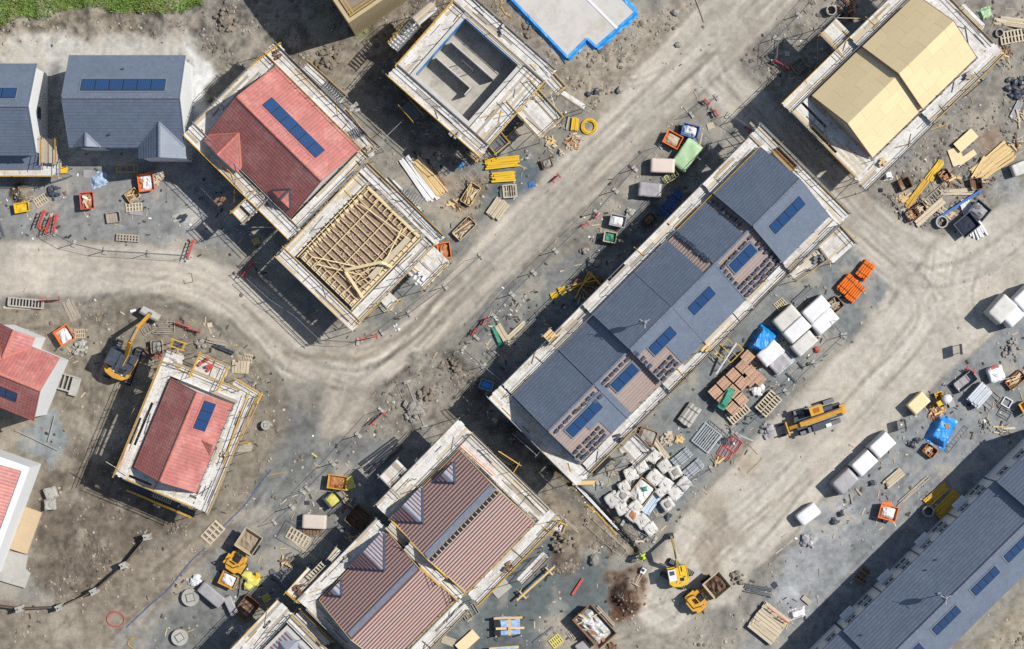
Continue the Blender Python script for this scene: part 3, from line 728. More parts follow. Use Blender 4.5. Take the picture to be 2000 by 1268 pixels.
        s.part(fb, 'dormer_wall', M_RENDER)
        for sd in (-1, 1):
            pts = [Q(xc + sd * w, yf, he), Q(xc, yf, zr), Q(xc, ym, zr), Q(xc + sd * w, ye, he)]
            along = (pts[3] - pts[0]).normalized() if (pts[3] - pts[0]).length > .05 else (Q(0, 0, 0) - Q(0, 1, 0)).normalized()
            upv = (pts[1] - pts[0]).normalized(); nn = along.cross(upv); nn = nn if nn.z > 0 else -nn; o = pts[0]
            poly = [((p - o).dot(along), (p - o).dot(upv)) for p in pts]
            P = lambda x, q, n: o + along * x + upv * q + nn * (n + .02)
            d_ = MB(); d_.add([P(*q, .03) for q in poly] + [P(*q, -.02) for q in poly], [(0, 1, 2, 3), (7, 6, 5, 4), (0, 4, 5, 1), (1, 5, 6, 2)])
            rf = s.part(d_, 'dormer_roof', membrane or (M_LEAD if tilecover else M_MEMBRANE))
            if tilecover:
                b = tiles(P, poly, .33, s.tw, .025, s.roll, s.bond, .06, seed=3); o2 = b.build('tile_covering', tilem, rf, kind='stuff')
            if batten is not None:
                q = .15
                top = max(p[1] for p in poly)
                while q < top - .05:
                    row = clip_half(clip_half(poly, 1, q, -1), 1, q + .02, 1)
                    if len(row) >= 3:
                        x0, x1 = min(p[0] for p in row), max(p[0] for p in row)
                        ubox('batten', batten, P((x0 + x1) / 2, q, .07), along * (x1 - x0), upv * .09, nn * .05, s.root)
                    q += .34
            # valley trough against the main roof
            ubox('valley', hipm or (M_RIDGE_R if tilem is M_RED else M_LEAD), (pts[2] + pts[3]) / 2 + Vector((0, 0, .13)), (pts[3] - pts[2]) * 1.0, Vector(nn).cross((pts[3] - pts[2]).normalized()) * .2, nn * .05, s.root)
        if ridge:
            a, b_ = Q(xc, yf, zr), Q(xc, ym, zr); d = (b_ - a); l = d.length; n = max(1, int(l / .45)); d.normalize(); sd = Vector((-d.y, d.x, 0))
            for i in range(n):
                link('ridge_tile', umesh('ridge', hipm or (M_RIDGE_R if tilem == M_RED else M_RIDGE_S)), s.root, cols(a + d * (i + .5) * l / n + Vector((0, 0, .07)), d * (l / n - .015), sd * .24, Vector((0, 0, .2))), wpar=True)

class Scaf:
    def __init__(s, label, px, py):
        s.root = thing('scaffold', label, 'scaffold', W(px, py)); s.std = []; s.r = random.Random(int(px * 3 + py))
    def standard(s, p, top, m=None):
        for q in s.std:
            if (q - p).length < .45: return
        s.std.append(p.copy())
        utube('standard', m or (M_YTUBE if s.r.random() < .12 else M_GALVD), V3(p, -.05), V3(p, top + s.r.uniform(-.1, .35)), .03, s.root)
    def rail(s, p, q, h, toe=True, yl=.35):
        r = s.r; d = q - p; L = d.length; d = d.normalized(); n = max(1, round(L / 2.1))
        for i in range(n + 1): s.standard(p + d * L * i / n, h + 1.05)
        for z, pr in ((1.0, yl), (.5, yl * .8), (-.12, 0)):
            m = M_YTUBE if r.random() < pr else M_GALV
            utube('guard_rail' if z > 0 else 'ledger', m, V3(p - d * r.uniform(.05, .3), h + z), V3(q + d * r.uniform(.05, .3), h + z + r.uniform(-.02, .02)), .03, s.root)
        if h > 3.4: utube('ledger', M_GALVD, V3(p, h - 2.0), V3(q, h - 2.0), .03, s.root)
        if toe:
            k = max(1, round(L / 3.6)); nrm = Vector((-d.y, d.x, 0))
            for i in range(k):
                a, b = p + d * L * i / k, p + d * L * (i + 1) / k
                ubox('toe_board', M_YTUBE if r.random() < yl + .1 else M_PALE, V3((a + b) / 2, h + .12), (b - a) * .985, nrm * .04, Vector((0, 0, .2)), s.root)
    def deck(s, A, B, C, h, rails='0', toe=True, m=None, yl=.35, gaps=.02, legs=True):
        r = s.r; m = m or M_BOARD
        A, B, C = V3(A, 0), V3(B, 0), V3(C, 0); u = B - A; L = u.length; u = u / L; v = C - A; v = v - u * v.dot(u); Wd = v.length; v = v / Wd
        rows = max(1, round(Wd / .235)); bw = Wd / rows; ph = r.uniform(0, 1.3)
        for i in range(rows):
            x = -r.uniform(0.1, .35) + (-(ph + (i % 2) * .25)); 
            while x < L - .2:
                ln = r.choice((3.9, 3.9, 3.0, 2.4)); a, b = max(x, -r.uniform(0, .12)), min(x + ln, L + r.uniform(0, .12)); x += ln + .01
                if b - a < .25 or r.random() < gaps: continue
                an = r.uniform(-.004, .004); du = u + v * an; dv = v - u * an
                c = V3(A + u * (a + b) / 2 + v * (i + .5) * bw, h - .02 + r.uniform(0, .006))
                mm = m if m is not M_BOARD or (w_ := r.random()) > .17 else (M_PALE if w_ < .09 else M_OLDWOOD)
                ubox('board', mm, c, du * (b - a - .015), dv * (bw - .007), Vector((0, 0, .04)), s.root)
        for i in range(int(L * Wd / 3.2) if m is M_BOARD else 0):   # tubes and battens left lying on the boards
            p = A + u * r.uniform(.1, .9) * L + v * r.uniform(.15, .85) * Wd; ln = r.uniform(.6, 2.2); dd = u * math.cos(a_ := r.choice((0, 0, .1, .6, -.5, 1.5))) + v * math.sin(a_)
            k0 = min(ln, Wd * .95) if a_ > .4 or a_ < -.4 else ln
            utube('loose_tube', r.choice((M_GALVD, M_GALV, M_YTUBE, M_BROWNWOOD)), V3(p - dd * k0 / 2, h + .045), V3(p + dd * k0 / 2, h + .045), r.uniform(.025, .045), s.root)
        nt_ = max(1, round(L / 1.9))
        for i in range(nt_ + 1):
            p = A + u * L * i / nt_; utube('transom', M_GALVD, V3(p - v * .15, h - .075), V3(p + v * (Wd + .15), h - .075), .03, s.root)
        if legs:
            for i in range(nt_ + 1):
                p = A + u * L * i / nt_
                for q in (p, p + v * Wd): s.standard(q, h + (.2 if r.random() < .5 else .9))
        D = B + v * Wd; Cc = A + v * Wd
        E = {'0': (A, B), '1': (B, D), '2': (Cc, D), '3': (A, Cc)}
        for e in rails: s.rail(E[e][0], E[e][1], h, toe, yl)
    def deckp(s, a, b, c, h, rails='0', **k): s.deck(W(*a, h), W(*b, h), W(*c, h), h, rails, **k)
    def ring(s, H, h, di=.15, do=1.5, sides=('e0', 'e1', 'v0', 'v1'), out=None, yl=.35):
        o = {k: do for k in ('e0', 'e1', 'v0', 'v1')}; o.update(out or {})
        x0 = -o['v0'] if 'v0' in sides else -.1; x1 = H.L + (o['v1'] if 'v1' in sides else .1)
        if 'e0' in sides: s.deck(H.fp(x0, -o['e0']), H.fp(x1, -o['e0']), H.fp(x0, -di), h, '02' if s.r.random() < .5 else '0', yl=yl)
        if 'e1' in sides: s.deck(H.fp(x0, H.D + o['e1']), H.fp(x1, H.D + o['e1']), H.fp(x0, H.D + di), h, '02' if s.r.random() < .5 else '0', yl=yl)
        if 'v0' in sides: s.deck(H.fp(-o['v0'], -di), H.fp(-o['v0'], H.D + di), H.fp(-di, -di), h + .004, '0', yl=yl)
        if 'v1' in sides: s.deck(H.fp(H.L + o['v1'], -di), H.fp(H.L + o['v1'], H.D + di), H.fp(H.L + di, -di), h + .004, '0', yl=yl)
    def tube(s, a, b, name='brace', m=None): utube(name, m or M_GALV, a, b, .03, s.root)
    def tubep(s, a, ha, b, hb, m=None, name='brace'): s.tube(V3(W(*a, ha), ha), V3(W(*b, hb), hb), name, m)
    def grate(s, a, b, c, h, n=9, m=None):
        """ladder-access grille of slats"""
        A, B, C = W(*a, h), W(*b, h), W(*c, h); u = B - A; v = C - A
        for i in range(n): ubox('slat', m or M_GALVD, V3(A + u * (i + .5) / n + v / 2, h + .02), u / n * .45, v * .9, Vector((0, 0, .03)), s.root)
        for q in (A, A + v): ubox('ladder_stile', m or M_GALVD, V3(q + u / 2, h + .03), u, v.normalized() * .05, Vector((0, 0, .06)), s.root)

def windows(H, k, xs, z0, z1, w, m=M_WHITE):
    """windows in the eaves wall of side k, each a frame with a pane and a sill"""
    y = H.inset if k == 0 else H.D - H.inset; sg = -1 if k == 0 else 1
    for x in xs:
        c = H.fp(x, y + sg * .02, (z0 + z1) / 2); b = MB(); o = H.v * sg * .03
        for (dx, dz, sx, sz) in ((0, (z1 - z0) / 2, w, .08), (0, -(z1 - z0) / 2, w, .08), (-w / 2, 0, .08, z1 - z0), (w / 2, 0, .08, z1 - z0), (0, 0, .06, z1 - z0)):
            b.obox(c + H.u * dx + Vector((0, 0, dz)) + o, H.u * sx / 2, H.v * .035, Vector((0, 0, sz / 2)))
        f = H.part(b, 'window', m)
        p = MB(); p.obox(c, H.u * (w / 2), H.v * .01, Vector((0, 0, (z1 - z0) / 2))); q = p.build('pane', M_GLASS, f)
        p = MB(); p.obox(c + o * 2.2 + Vector((0, 0, -(z1 - z0) / 2 - .07)), H.u * (w / 2 + .08), H.v * .1, Vector((0, 0, .03))); q = p.build('sill', M_CONC, f)
# ================================================================== BUILDINGS
RT = dict(tilem=M_RED, ridgem=M_RIDGE_R, roll=.011, tw=.30, bond=False)
# slate semi in the top left, whole in view
hB = House('finished slate roofed house with porch gable, white end walls and long solar array', (136.4, 109.2), (361.3, 109.2), (136.4, 287.5), 5.0, 3.2)
hB.gablet(1, hB.at(1, 171, 285)[0], 1.1, hB.D / 2 + .02)
hB.gablet(1, hB.at(1, 316, 280)[0], 1.95, hB.D / 2 + 1.0)
hB.pv(0, 241, 168, 6, 1.18, 1.35)
windows(hB, 1, [hB.L * .42, hB.L * .55], 3.2, 4.3, 1.1); windows(hB, 1, [hB.L * .3, hB.L * .5], .9, 2.1, 1.3)
for px, py, k in ((241, 135, 0), (215, 263, 1)):
    x, q = hB.at(k, px, py); b = MB(); p = hB.SP(k, x, q, 0); b.tube(p, p + Vector((0, 0, .35)), .09, 8); hB.part(b, 'vent_pipe', M_DGREY)
hA = House('slate roofed house cut by the left edge, white gable wall', (-155, 125.5), (70.6, 125.5), (-155, 303), 5.0, 3.2)
hA.pv(0, -50, 184, 6, 1.18, 1.2)
b = MB(); z = 2.7   # lean-to canopy along its front
p0, p1 = hA.fp(.2, hA.D - .2, z + .5), hA.fp(hA.L - .05, hA.D - .2, z + .5); q0, q1 = hA.fp(.2, hA.D + 1.1, z), hA.fp(hA.L - .05, hA.D + 1.1, z)
b.add([p0, p1, q1, q0] + [x - Vector((0, 0, .12)) for x in (p0, p1, q1, q0)], [(0, 1, 2, 3), (7, 6, 5, 4), (3, 2, 6, 7), (0, 3, 7, 4), (1, 5, 6, 2)]); hA.part(b, 'porch_roof', M_SLATE)
b = MB(); c = hA.fp(hA.L - .05, hA.D * .52, 3.6); b.obox(c, hA.u * .04, hA.v * .5, Vector((0, 0, .6))); hA.part(b, 'gable_window', M_GLASS)

# terracotta house with hipped front gable
hC = House('terracotta tiled house with front cross gable, small dormer and long solar strip', (540, 131), (701, 291), (409.5, 266.5), 5.2, 3.5, **RT)
hC.gablet(1, 1.98, 1.95, hC.D / 2 + .6)
hC.gablet(1, 8.35, 1.15, hC.D / 2 - .45, hipm=M_DGREY)
hC.pv(0, 572, 251, 6, 1.06, 1.35)
# terracotta house lower left
hK = House('small terracotta house with solar array inside yellow railed scaffold', (334, 740.5), (263, 911), (456, 784.6), 5.2, 2.5, **RT)
hK.gablet(1, hK.at(1, 424, 869)[0], .95, hK.D / 2 - .1)
hK.pv(1, 398, 812, 3, .84, 1.25)
# house with white gable at left edge
hL = House('bright terracotta roof with white gable wall at the left edge', (115, 700), (-115, 606), (71, 823.7), 5.0, 2.5, **RT)
hL.gablet(0, hL.at(0, 22, 672)[0], 1.6, hL.D / 2 + .9)
hL.pv(1, 2, 762, 3, 1.0, 1.0)
# house at bottom left corner
hM = House('terracotta roof behind a white parapet in the bottom left corner', (40, 921), (-4, 1041), (-110, 868), 4.6, 2.0, **RT)
b = MB()
for a, c in (((50, 917), (-26, 1124)), ((50, 917), (-70, 875))):
    p, q = W(*a, 4.3), W(*c, 4.3); d = (q - p).normalized(); p = p - d * (.33 if c[1] > 1000 else -.34); b.obox(V3((p + q) / 2, 2.2), (q - p) / 2, Vector((-d.y, d.x, 0)) * .33, Vector((0, 0, 2.35)))
hM.part(b, 'parapet_wall', M_RENDER)

# --- bottom right slate terrace
N_A, N_B = (1648, 1232), (1944.7, 940)
hN = House('long slate terrace in the bottom right corner with solar panels on each house', N_A, N_B, (1768, 1350), 5.0, 3.0, inset=.06)
nroot = hN.root
uN = Vector((296.7, -292)).normalized()
hN2 = House('', N_B, (N_B[0] + uN.x * 150, N_B[1] + uN.y * 150), (N_B[0] + 119, N_B[1] + 117), 5.0, 3.0, step=.7, inset=.06, root=nroot)
hN3 = House('', (N_A[0] - uN.x * 200, N_A[1] - uN.y * 200), N_A, (N_A[0] + 119 - uN.x * 200, N_A[1] + 117 - uN.y * 200), 5.0, 3.0, step=-.45, inset=.06, root=nroot)
for px, py in ((1987, 1068), (1923, 1133), (1847, 1210)): hN.pv(1, px, py, 4, .72, 1.1)
hN.pv(1, 1775, 1283, 4, .72, 1.1)
for i in range(4):
    x0 = hN.L / 4 * i
    windows(hN, 0, [x0 + 1.2, x0 + 3.2], 3.1, 4.3, 1.0); windows(hN, 0, [x0 + 3.1], .8, 2.1, 1.3)
    b = MB(); c = hN.fp(x0 + 1.3, .03, 1.05); b.obox(c, hN.u * .5, hN.v * .06, Vector((0, 0, 1.05))); dd = hN.part(b, 'door', M_DGREY)
    b = MB(); b.obox(hN.fp(x0 + 1.65, -.05, 1.05), hN.u * .05, hN.v * .03, Vector((0, 0, .02))); b.build('handle', M_GALV, dd)
    utube('downpipe', M_DGREY, hN.fp(x0 + .05, -.02, 0), hN.fp(x0 + .05, -.02, 4.9), .05, nroot)
    b = MB(); b.obox(hN.fp(x0 + 1.3, -.3, 2.4), hN.u * .65, hN.v * .35, Vector((0, 0, .05))); hN.part(b, 'door_canopy', M_RENDER)
windows(hN2, 0, [1.2, 3.2, 5.6], 3.6, 4.8, 1.0); windows(hN3, 0, [7.6, 5.6], 2.7, 3.9, 1.0)
for px, py in ((1829, 1093), (1809, 1113), (1683, 1240), (1948, 968)):
    x, q = hN.at(0, px, py); b = MB(); p = hN.SP(0, x, q, 0); b.tube(p, p + Vector((0, 0, .3)), .07, 8); hN.part(b, 'vent_pipe', M_DGREY)

# --- middle slate terrace of six houses, half tiled
uI = (Vector((1484, 290)) - Vector((1003.5, 773))); LI = uI.length; uI /= LI; vI = Vector((134, 130.5))
tI = [0, 126, 222, 337, 452, 554, 681]; steps = [-.55, -.5, .25, .25, -.05, .65]
labI = 'half tiled slate terrace of stepped roofs in the middle of the site'
iroot = None; hI = []
sl_ = None
for i in range(6):
    a = Vector((1003.5, 773)) + uI * tI[i]; bb = Vector((1003.5, 773)) + uI * tI[i + 1]
    Lh = (tI[i + 1] - tI[i]) * S * (CAMH - 5.2) / CAMH; Dh = 8.15; q = math.hypot(Dh / 2, 3.2); E = 9.9
    if i == 0: reg = [[(0, Lh, 0, q)], [(2.5, Lh, 2.0, 3.4), (3.6, Lh, 0, 2.0), (3.9, Lh, 3.4, 4.4)]]
    elif i == 1: reg = [[(0, Lh, 0, q)], [(0, .5, 0, q)]]
    elif i == 2: reg = [[(0, Lh, 0, q)], [(2.4, Lh, 0, q), (.0, 2.4, 4.1, q)]]
    elif i == 3: reg = [[(0, Lh - 1.15, 0, q)], [(0, Lh, 0, q)]]
    elif i == 4: reg = [[(0, Lh - .95, 0, q)], [(0, .3, 3.6, q)]]
    else: reg = [[(0, Lh, 0, q)], [(0, Lh, 0, q)]]
    h = House(labI, tuple(a), tuple(bb), tuple(a + vI), 5.2, 3.2, name='terrace_house_row', regions=reg, step=steps[i], root=iroot, verge=(i in (0, 5)), wall=M_BLOCK, bw=.06,
              membrane=mat('grey_pink_underlay', (158, 148, 146), .8, .1, 2, .1, 30) if i != 5 else M_LEAD)
    iroot = h.root; hI.append(h)
for i, (px, py, n) in enumerate(((1140, 816, 4), (1219, 736, 3), (1293, 664, 3), (1369, 586, 3), (1450, 503, 3), (1536, 419, 4))):
    hI[i].pv(1, px, py, n, .9 if n == 4 else .86, 1.15)
for i in range(1, 6):   # mortared verge between the stepped roofs
    lo, hi = (hI[i], hI[i - 1]) if hI[i].he > hI[i - 1].he else (hI[i - 1], hI[i])
    x = 0 if lo is hI[i] else lo.L
    for k in (0, 1):
        ubox('party_wall_verge', M_LEAD, lo.SP(k, x, lo.sl / 2, .06), lo.u * .09, lo.up[k] * lo.sl, lo.nr[k] * .14, iroot)
# stacked loose tiles waiting on the battens
TS = MB()
for i in range(5): TS.box(random.uniform(-.01, .01), random.uniform(-.02, .02), .02 + i * .045, .36, .28, .036, random.uniform(-.1, .1))
TSM = TS.mesh('tile_stack', mat('loose_slate_tiles', (84, 92, 108), .5, .1, 3, rnd=.18, island=.15))
rs = random.Random(11)
ORD = ['first', 'second', 'third', 'fourth', 'fifth', 'sixth', 'seventh', 'eighth', 'ninth', 'tenth', 'eleventh', 'twelfth', 'thirteenth', 'fourteenth']
def stack_tiles(h, k, cells, label, group):
    rows = sorted({round(q, 2) for x, q in cells})
    for x, q in cells:
        row = sorted(xx for xx, qq in cells if round(qq, 2) == round(q, 2)); ri = rows.index(round(q, 2))
        lab = '%s, %s row from the eaves%s' % (label, ORD[ri], '' if len(row) == 1 else ', %s from left' % ORD[row.index(x)])
        x += rs.uniform(-.08, .08); q += rs.uniform(-.05, .05)
        ux = h.u if h.u.cross(h.up[k]).dot(h.nr[k]) > 0 else -h.u
        a = rs.uniform(-.15, .15)
        o = link('tile_stack', TSM, None, cols(h.SP(k, x, q, .055), ux * math.cos(a) + h.up[k] * math.sin(a), h.up[k] * math.cos(a) - ux * math.sin(a), h.nr[k] * rs.uniform(.6, 1.1)))
        tag(o, lab, 'tile stack', group)
L0 = hI[0].L; L1 = hI[1].L; L2 = hI[2].L; L4 = hI[4].L
stack_tiles(hI[0], 1, [(.5 + .55 * i, 4.65) for i in range(9)] + [(.4 + .54 * i, q) for q in (.4, .95, 1.5) for i in range(6)] + [(4.5, 3.9), (5.1, 3.9)], 'slate tile stack on the lowest terrace roof', 'tile stacks on the lower left terrace roof')
stack_tiles(hI[1], 1, [(.6 + .55 * i, 4.7) for i in range(6)] + [(.8 + .7 * i, 4.2) for i in range(1)], 'slate tile stack above the second terrace array', 'tile stacks above the second solar array')
stack_tiles(hI[2], 1, [(.35 + .54 * i, q) for q in (.4, .95, 1.5) for i in range(4)] + [(.25, q) for q in (2.4, 3.0, 3.6)], 'slate tile stack beside the third array', 'tile stacks beside the third solar array')
stack_tiles(hI[4], 1, [(.4 + .55 * i, 4.55) for i in range(7)] + [(.35 + .54 * i, q) for q in (.35, .9, 1.45) for i in range(8)] + [(3.9, q) for q in (2.2, 2.9, 3.5)] + [(.3, q) for q in (2.1, 2.7, 3.3, 3.9)], 'slate tile stack round the upper array', 'tile stacks around the upper solar array')
stack_tiles(hI[4], 0, [(L4 - .55, .4 + .62 * i) for i in range(7)], 'slate tile stack in the shaded roof strip', 'tile stacks in the shaded roof strip')
stack_tiles(hI[3], 0, [(hI[3].L - .14, .3 + .38 * i) for i in range(12)], 'slate tile stack along the party line', 'tile stacks along the party line')
stack_tiles(hI[2], 1, [(.12, 4.3), (.12, 4.7)] , 'slate tile stack at the ridge by the third array', 'tile stacks at the ridge end')
# left gable end: recessed porch frame
b = MB()
h = hI[0]

# --- boarded house, upper right
OS = dict(wall=M_BLOCK, tilem=M_OSB, ridgem=None, verge=False, membrane=M_BROWNWOOD, regions=[[], []], deckonly=True, inset=.2)
hH = House('house roof sheathed in pale strand board, stepped in two halves', (1586, 187), (1682.5, 92.7), (1709, 303), 5.2, 3.0, **OS)
hH2 = House('', (1682.5, 92.7), (1786.5, -8), (1804, 210), 5.2, 3.0, step=.55, root=hH.root, **OS)
def sheets(h, jog=0):
    for k in (0, 1):
        nx = max(2, round(h.L / 2.4)); nq = 4; r = random.Random(9 + k)
        for j in range(nq):
            x = -(1.2 if j % 2 else 0) * h.L / nx / 2.4
            while x < h.L - .05:
                a, b_ = max(0, x), min(h.L, x + h.L / nx); x += h.L / nx
                if b_ - a < .1: continue
                ubox('sheathing_board', M_OSB, h.SP(k, (a + b_) / 2, h.sl * (j + .5) / nq, .012), h.u * (b_ - a - .01), h.up[k] * (h.sl / nq - .01), h.nr[k] * .02, h.root)
        ubox('eaves_board', M_BROWNWOOD, h.SP(k, h.L / 2, -.03, -.12), h.u * h.L, h.up[k] * .05, h.nr[k] * .24, h.root)
sheets(hH); sheets(hH2)
for h in (hH, hH2):
    for x in (-.03, h.L + .03):
        for k in (0, 1): ubox('barge_board', M_BROWNWOOD, h.SP(k, x, h.sl / 2, -.1), h.u * .05, h.up[k] * h.sl, h.nr[k] * .24, h.root)

# --- battened pair, bottom centre
BT = dict(wall=M_BLOCK, tilem=M_SLATE, ridgem=None, verge=False, membrane=mat('pale_pink_underlay', (190, 172, 164), .8, .08, 2, .1, 30), regions=[[], []], batten=M_BATTEN, bgap=.34, bw=.11, inset=.2)
hJ = House('right roof of the battened pair, with an open ridge slot drawn as a dark strip', (897, 879), (766, 1014), (1041, 1023), 5.2, 3.3, **BT)
hJ2 = House('left roof of the battened pair, with a continuous blue grey ridge sheet', (755, 1038), (624, 1172), (887, 1172), 5.2, 3.3, **BT)
for h in (hJ, hJ2):
    kk = h is hJ
    for k in (0, 1):
        for x in (-.04, h.L + .04): ubox('barge_board', M_TIMBER, h.SP(k, x, h.sl / 2, -.05), h.u * .06, h.up[k] * h.sl, h.nr[k] * .2, h.root)
        ubox('fascia_board', M_TIMBER, h.SP(k, h.L / 2, -.05, -.08), h.u * h.L, h.up[k] * .05, h.nr[k] * .2, h.root)
    ubox('ridge_sheet', M_MEMBRANE_B, h.SP(0, h.L / 2, h.sl - .35, .085), h.u * (h.L - .2), h.up[0] * .6, h.nr[0] * .02, h.root)
    if kk:
        ubox('slot_shade_strip', M_DARK, h.SP(1, h.L / 2, h.sl - .22, .07), h.u * (h.L - .2), h.up[1] * .42, h.nr[1] * .03, h.root)  # solid dark strip stands in for the shade inside the open slot
        for i in range(18): ubox('rafter_end', M_PALE, h.SP(1, .4 + i * (h.L - .8) / 17, h.sl - .22, .1), h.u * .06, h.up[1] * .5, h.nr[1] * .06, h.root)
gm = dict(tilecover=False, batten=M_BATTEN, ridge=False, membrane=M_MEMBRANE_B, hipm=mat('dark_valley_lead', (62, 72, 92), .5, .1, 3))
hJ.gablet(0, hJ.at(0, 868, 922)[0], 1.25, hJ.D / 2 - .35, **gm)
hJ.gablet(0, hJ.at(0, 797, 990)[0], 2.0, hJ.D / 2 + .2, **gm)
hJ2.gablet(0, hJ2.at(0, 712, 1070)[0], 2.1, hJ2.D / 2 + .25, **gm)
hJ2.gablet(0, hJ2.at(0, 654, 1150)[0], .95, hJ2.D / 2 - .1, **gm)

# --- roof frame house (ceiling joists over brown insulation)
def wallbox(label, T, R, Lc, he, wt=.3, name='house_shell', m=M_BLOCK):
    A, B, C = W(*T, he), W(*R, he), W(*Lc, he); u = (B - A).normalized(); v = Vector((-u.y, u.x, 0)); v = v if (C - A).dot(v) > 0 else -v
    class Fr: pass
    f = Fr(); f.A, f.u, f.v, f.L, f.D, f.he = A, u, v, (B - A).length, (C - A).dot(v), he
    f.fp = lambda x, y, z=0.0: V3(A + u * x + v * y, z)
    f.root = thing(name, label, 'house', f.fp(f.L / 2, f.D / 2)); return f
fD = wallbox('open roof frame of pale ceiling joists and plates over brown insulation', (719.7, 362.8), (821.4, 461), (584, 502), 5.1)
def pbox(f, name, x0, x1, y0, y1, z0, z1, m): return ubox(name, m, f.fp((x0 + x1) / 2, (y0 + y1) / 2, (z0 + z1) / 2), f.u * (x1 - x0), f.v * (y1 - y0), Vector((0, 0, z1 - z0)), f.root)
w = .32
for (a, b_, c, d) in ((0, fD.L, 0, w), (0, fD.L, fD.D - w, fD.D), (0, w, w, fD.D - w), (fD.L - w, fD.L, w, fD.D - w)):
    pbox(fD, 'wall', a, b_, c, d, -.2, 5.0, M_BLOCK); pbox(fD, 'wall_plate', a + .05, b_ - .05, c + .05, d - .05, 5.0, 5.1, M_JOIST)
pbox(fD, 'ceiling', w, fD.L - w, w, fD.D - w, 4.8, 4.95, mat('brown_insulation', (156, 134, 114), .95, .25, 3, .5, 14, wear=(168, 140, 116), wearamt=.8, wscale=2.2))
nj = 15
for i in range(nj):
    y = .25 + (fD.D - .5) * i / (nj - 1); pbox(fD, 'ceiling_joist', .05, fD.L - .05, y - .025, y + .025, 5.102, 5.22, M_JOIST)
for x in (1.5, 3.2, 4.9): pbox(fD, 'binder', x - .03, x + .03, .3, fD.D - .3, 5.265, 5.32, M_JOIST)
for yy in (.1, fD.D - .75):   # gable ladders at both ends
    for i in range(11): pbox(fD, 'ladder_rung', .25 + i * (fD.L - .5) / 10 - .03, .25 + i * (fD.L - .5) / 10 + .03, yy, yy + .65, 5.33, 5.43, M_JOIST)
for i in range(12):
    y = 1.2 + i * (fD.D - 2.4) / 11; pbox(fD, 'rafter_foot', -.25, .55, y - .03, y + .03, 5.3, 5.42, M_JOIST)
for x0, x1 in ((-.18, -.1), (fD.L + .1, fD.L + .18)): pbox(fD, 'fascia_board', x0, x1, -.1, fD.D + .1, 5.0, 5.3, M_JOIST)
def barp(f, name, p, q, wd, hh, m):
    b = MB(); b.bar(f.fp(*p), f.fp(*q), wd, hh); return b.build(name, m, f.root, wpar=True)
for (p, q) in (((.6, 1.6, 5.36), (5.6, .9, 5.36)), ((.8, 7.7, 5.36), (4.2, 5.6, 5.36)), ((1.5, 7.9, 5.4), (4.9, 5.9, 5.4)), ((4.6, .6, 5.36), (5.9, 4.8, 5.4))): barp(fD, 'brace', p, q, .09, .05, M_JOIST)
for (p, q, wd) in (((3.6, 6.6, 5.5), (6.3, 7.2, 5.5), .24), ((3.6, 6.6, 5.6), (5.4, 3.9, 6.3), .26), ((5.4, 3.9, 6.3), (6.3, 3.6, 5.5), .2), ((5.0, 6.8, 5.5), (5.6, 5.2, 6.0), .08), ((5.6, 7.0, 5.5), (5.9, 5.6, 6.0), .08), ((4.4, 6.7, 5.5), (5.3, 4.6, 6.1), .08)):
    barp(fD, 'truss_member', p, q, wd, .08, M_JOIST)
mb = MB(); r = random.Random(4)
for i in range(260):
    x, y = r.uniform(.8, fD.L - 1.0), r.uniform(2.2, fD.D - 1.2); c = fD.fp(x, y, 4.98); mb.box(c.x, c.y, c.z, r.uniform(.1, .32), r.uniform(.08, .18), .06, r.uniform(0, 3))
mb.build('insulation_scraps', mat('insulation_scrap', (190, 162, 140), .95, .2, 5, island=.3), fD.root, wpar=True, kind='stuff')
mb = MB(); mb.bar(fD.fp(fD.L - .6, .8, 5.36), fD.fp(fD.L - .6, 5.6, 5.36), .5, .04); mb.build('walk_board', M_PALE, fD.root, wpar=True)

# --- block shell with open top (top centre)
fE = wallbox('roofless block house with bare rooms and blue damp membrane, ringed by scaffold', (908.6, 35.6), (1012, 127), (807, 141), 5.1)
w = .34
for (a, b_, c, d) in ((-w, fE.L + w, -w, 0), (-w, fE.L + w, fE.D, fE.D + w), (-w, 0, 0, fE.D), (fE.L, fE.L + w, 0, fE.D)): pbox(fE, 'wall', a, b_, c, d, -.2, 5.1, M_BLOCK)
pbox(fE, 'floor_slab', 0, fE.L, 0, fE.D, 2.8, 3.05, mat('stained_screed', (186, 180, 168), .9, .14, .9, .1, 20, wear=(146, 140, 130), wearamt=.85, wscale=.8))
for (x0, x1, y0, y1) in ((.3, 5.2, 2.2, 2.3), (.2, 4.3, 4.05, 4.15), (4.2, 4.3, 4.15, 4.9)): pbox(fE, 'partition_wall', x0, x1, y0, y1, 3.05, 4.5, M_PLAST)
pbox(fE, 'blue_membrane', .0, .03, .1, fE.D - .1, 3.9, 5.14, M_CYAN); pbox(fE, 'blue_membrane', .1, fE.L - .4, .0, .03, 4.2, 5.14, M_CYAN)
pbox(fE, 'wall_plate', .1, fE.L + .2, -.28, -.1, 5.1, 5.16, M_PALE)
for x in (2.2, 3.4): utube('prop', M_GALVD, fE.fp(x, 2.9, 2.75), fE.fp(x, 2.9, 5.4), .04, fE.root)
utube('prop', M_GALVD, fE.fp(2.2, 2.9, 5.4), fE.fp(3.4, 2.9, 5.4), .03, fE.root)

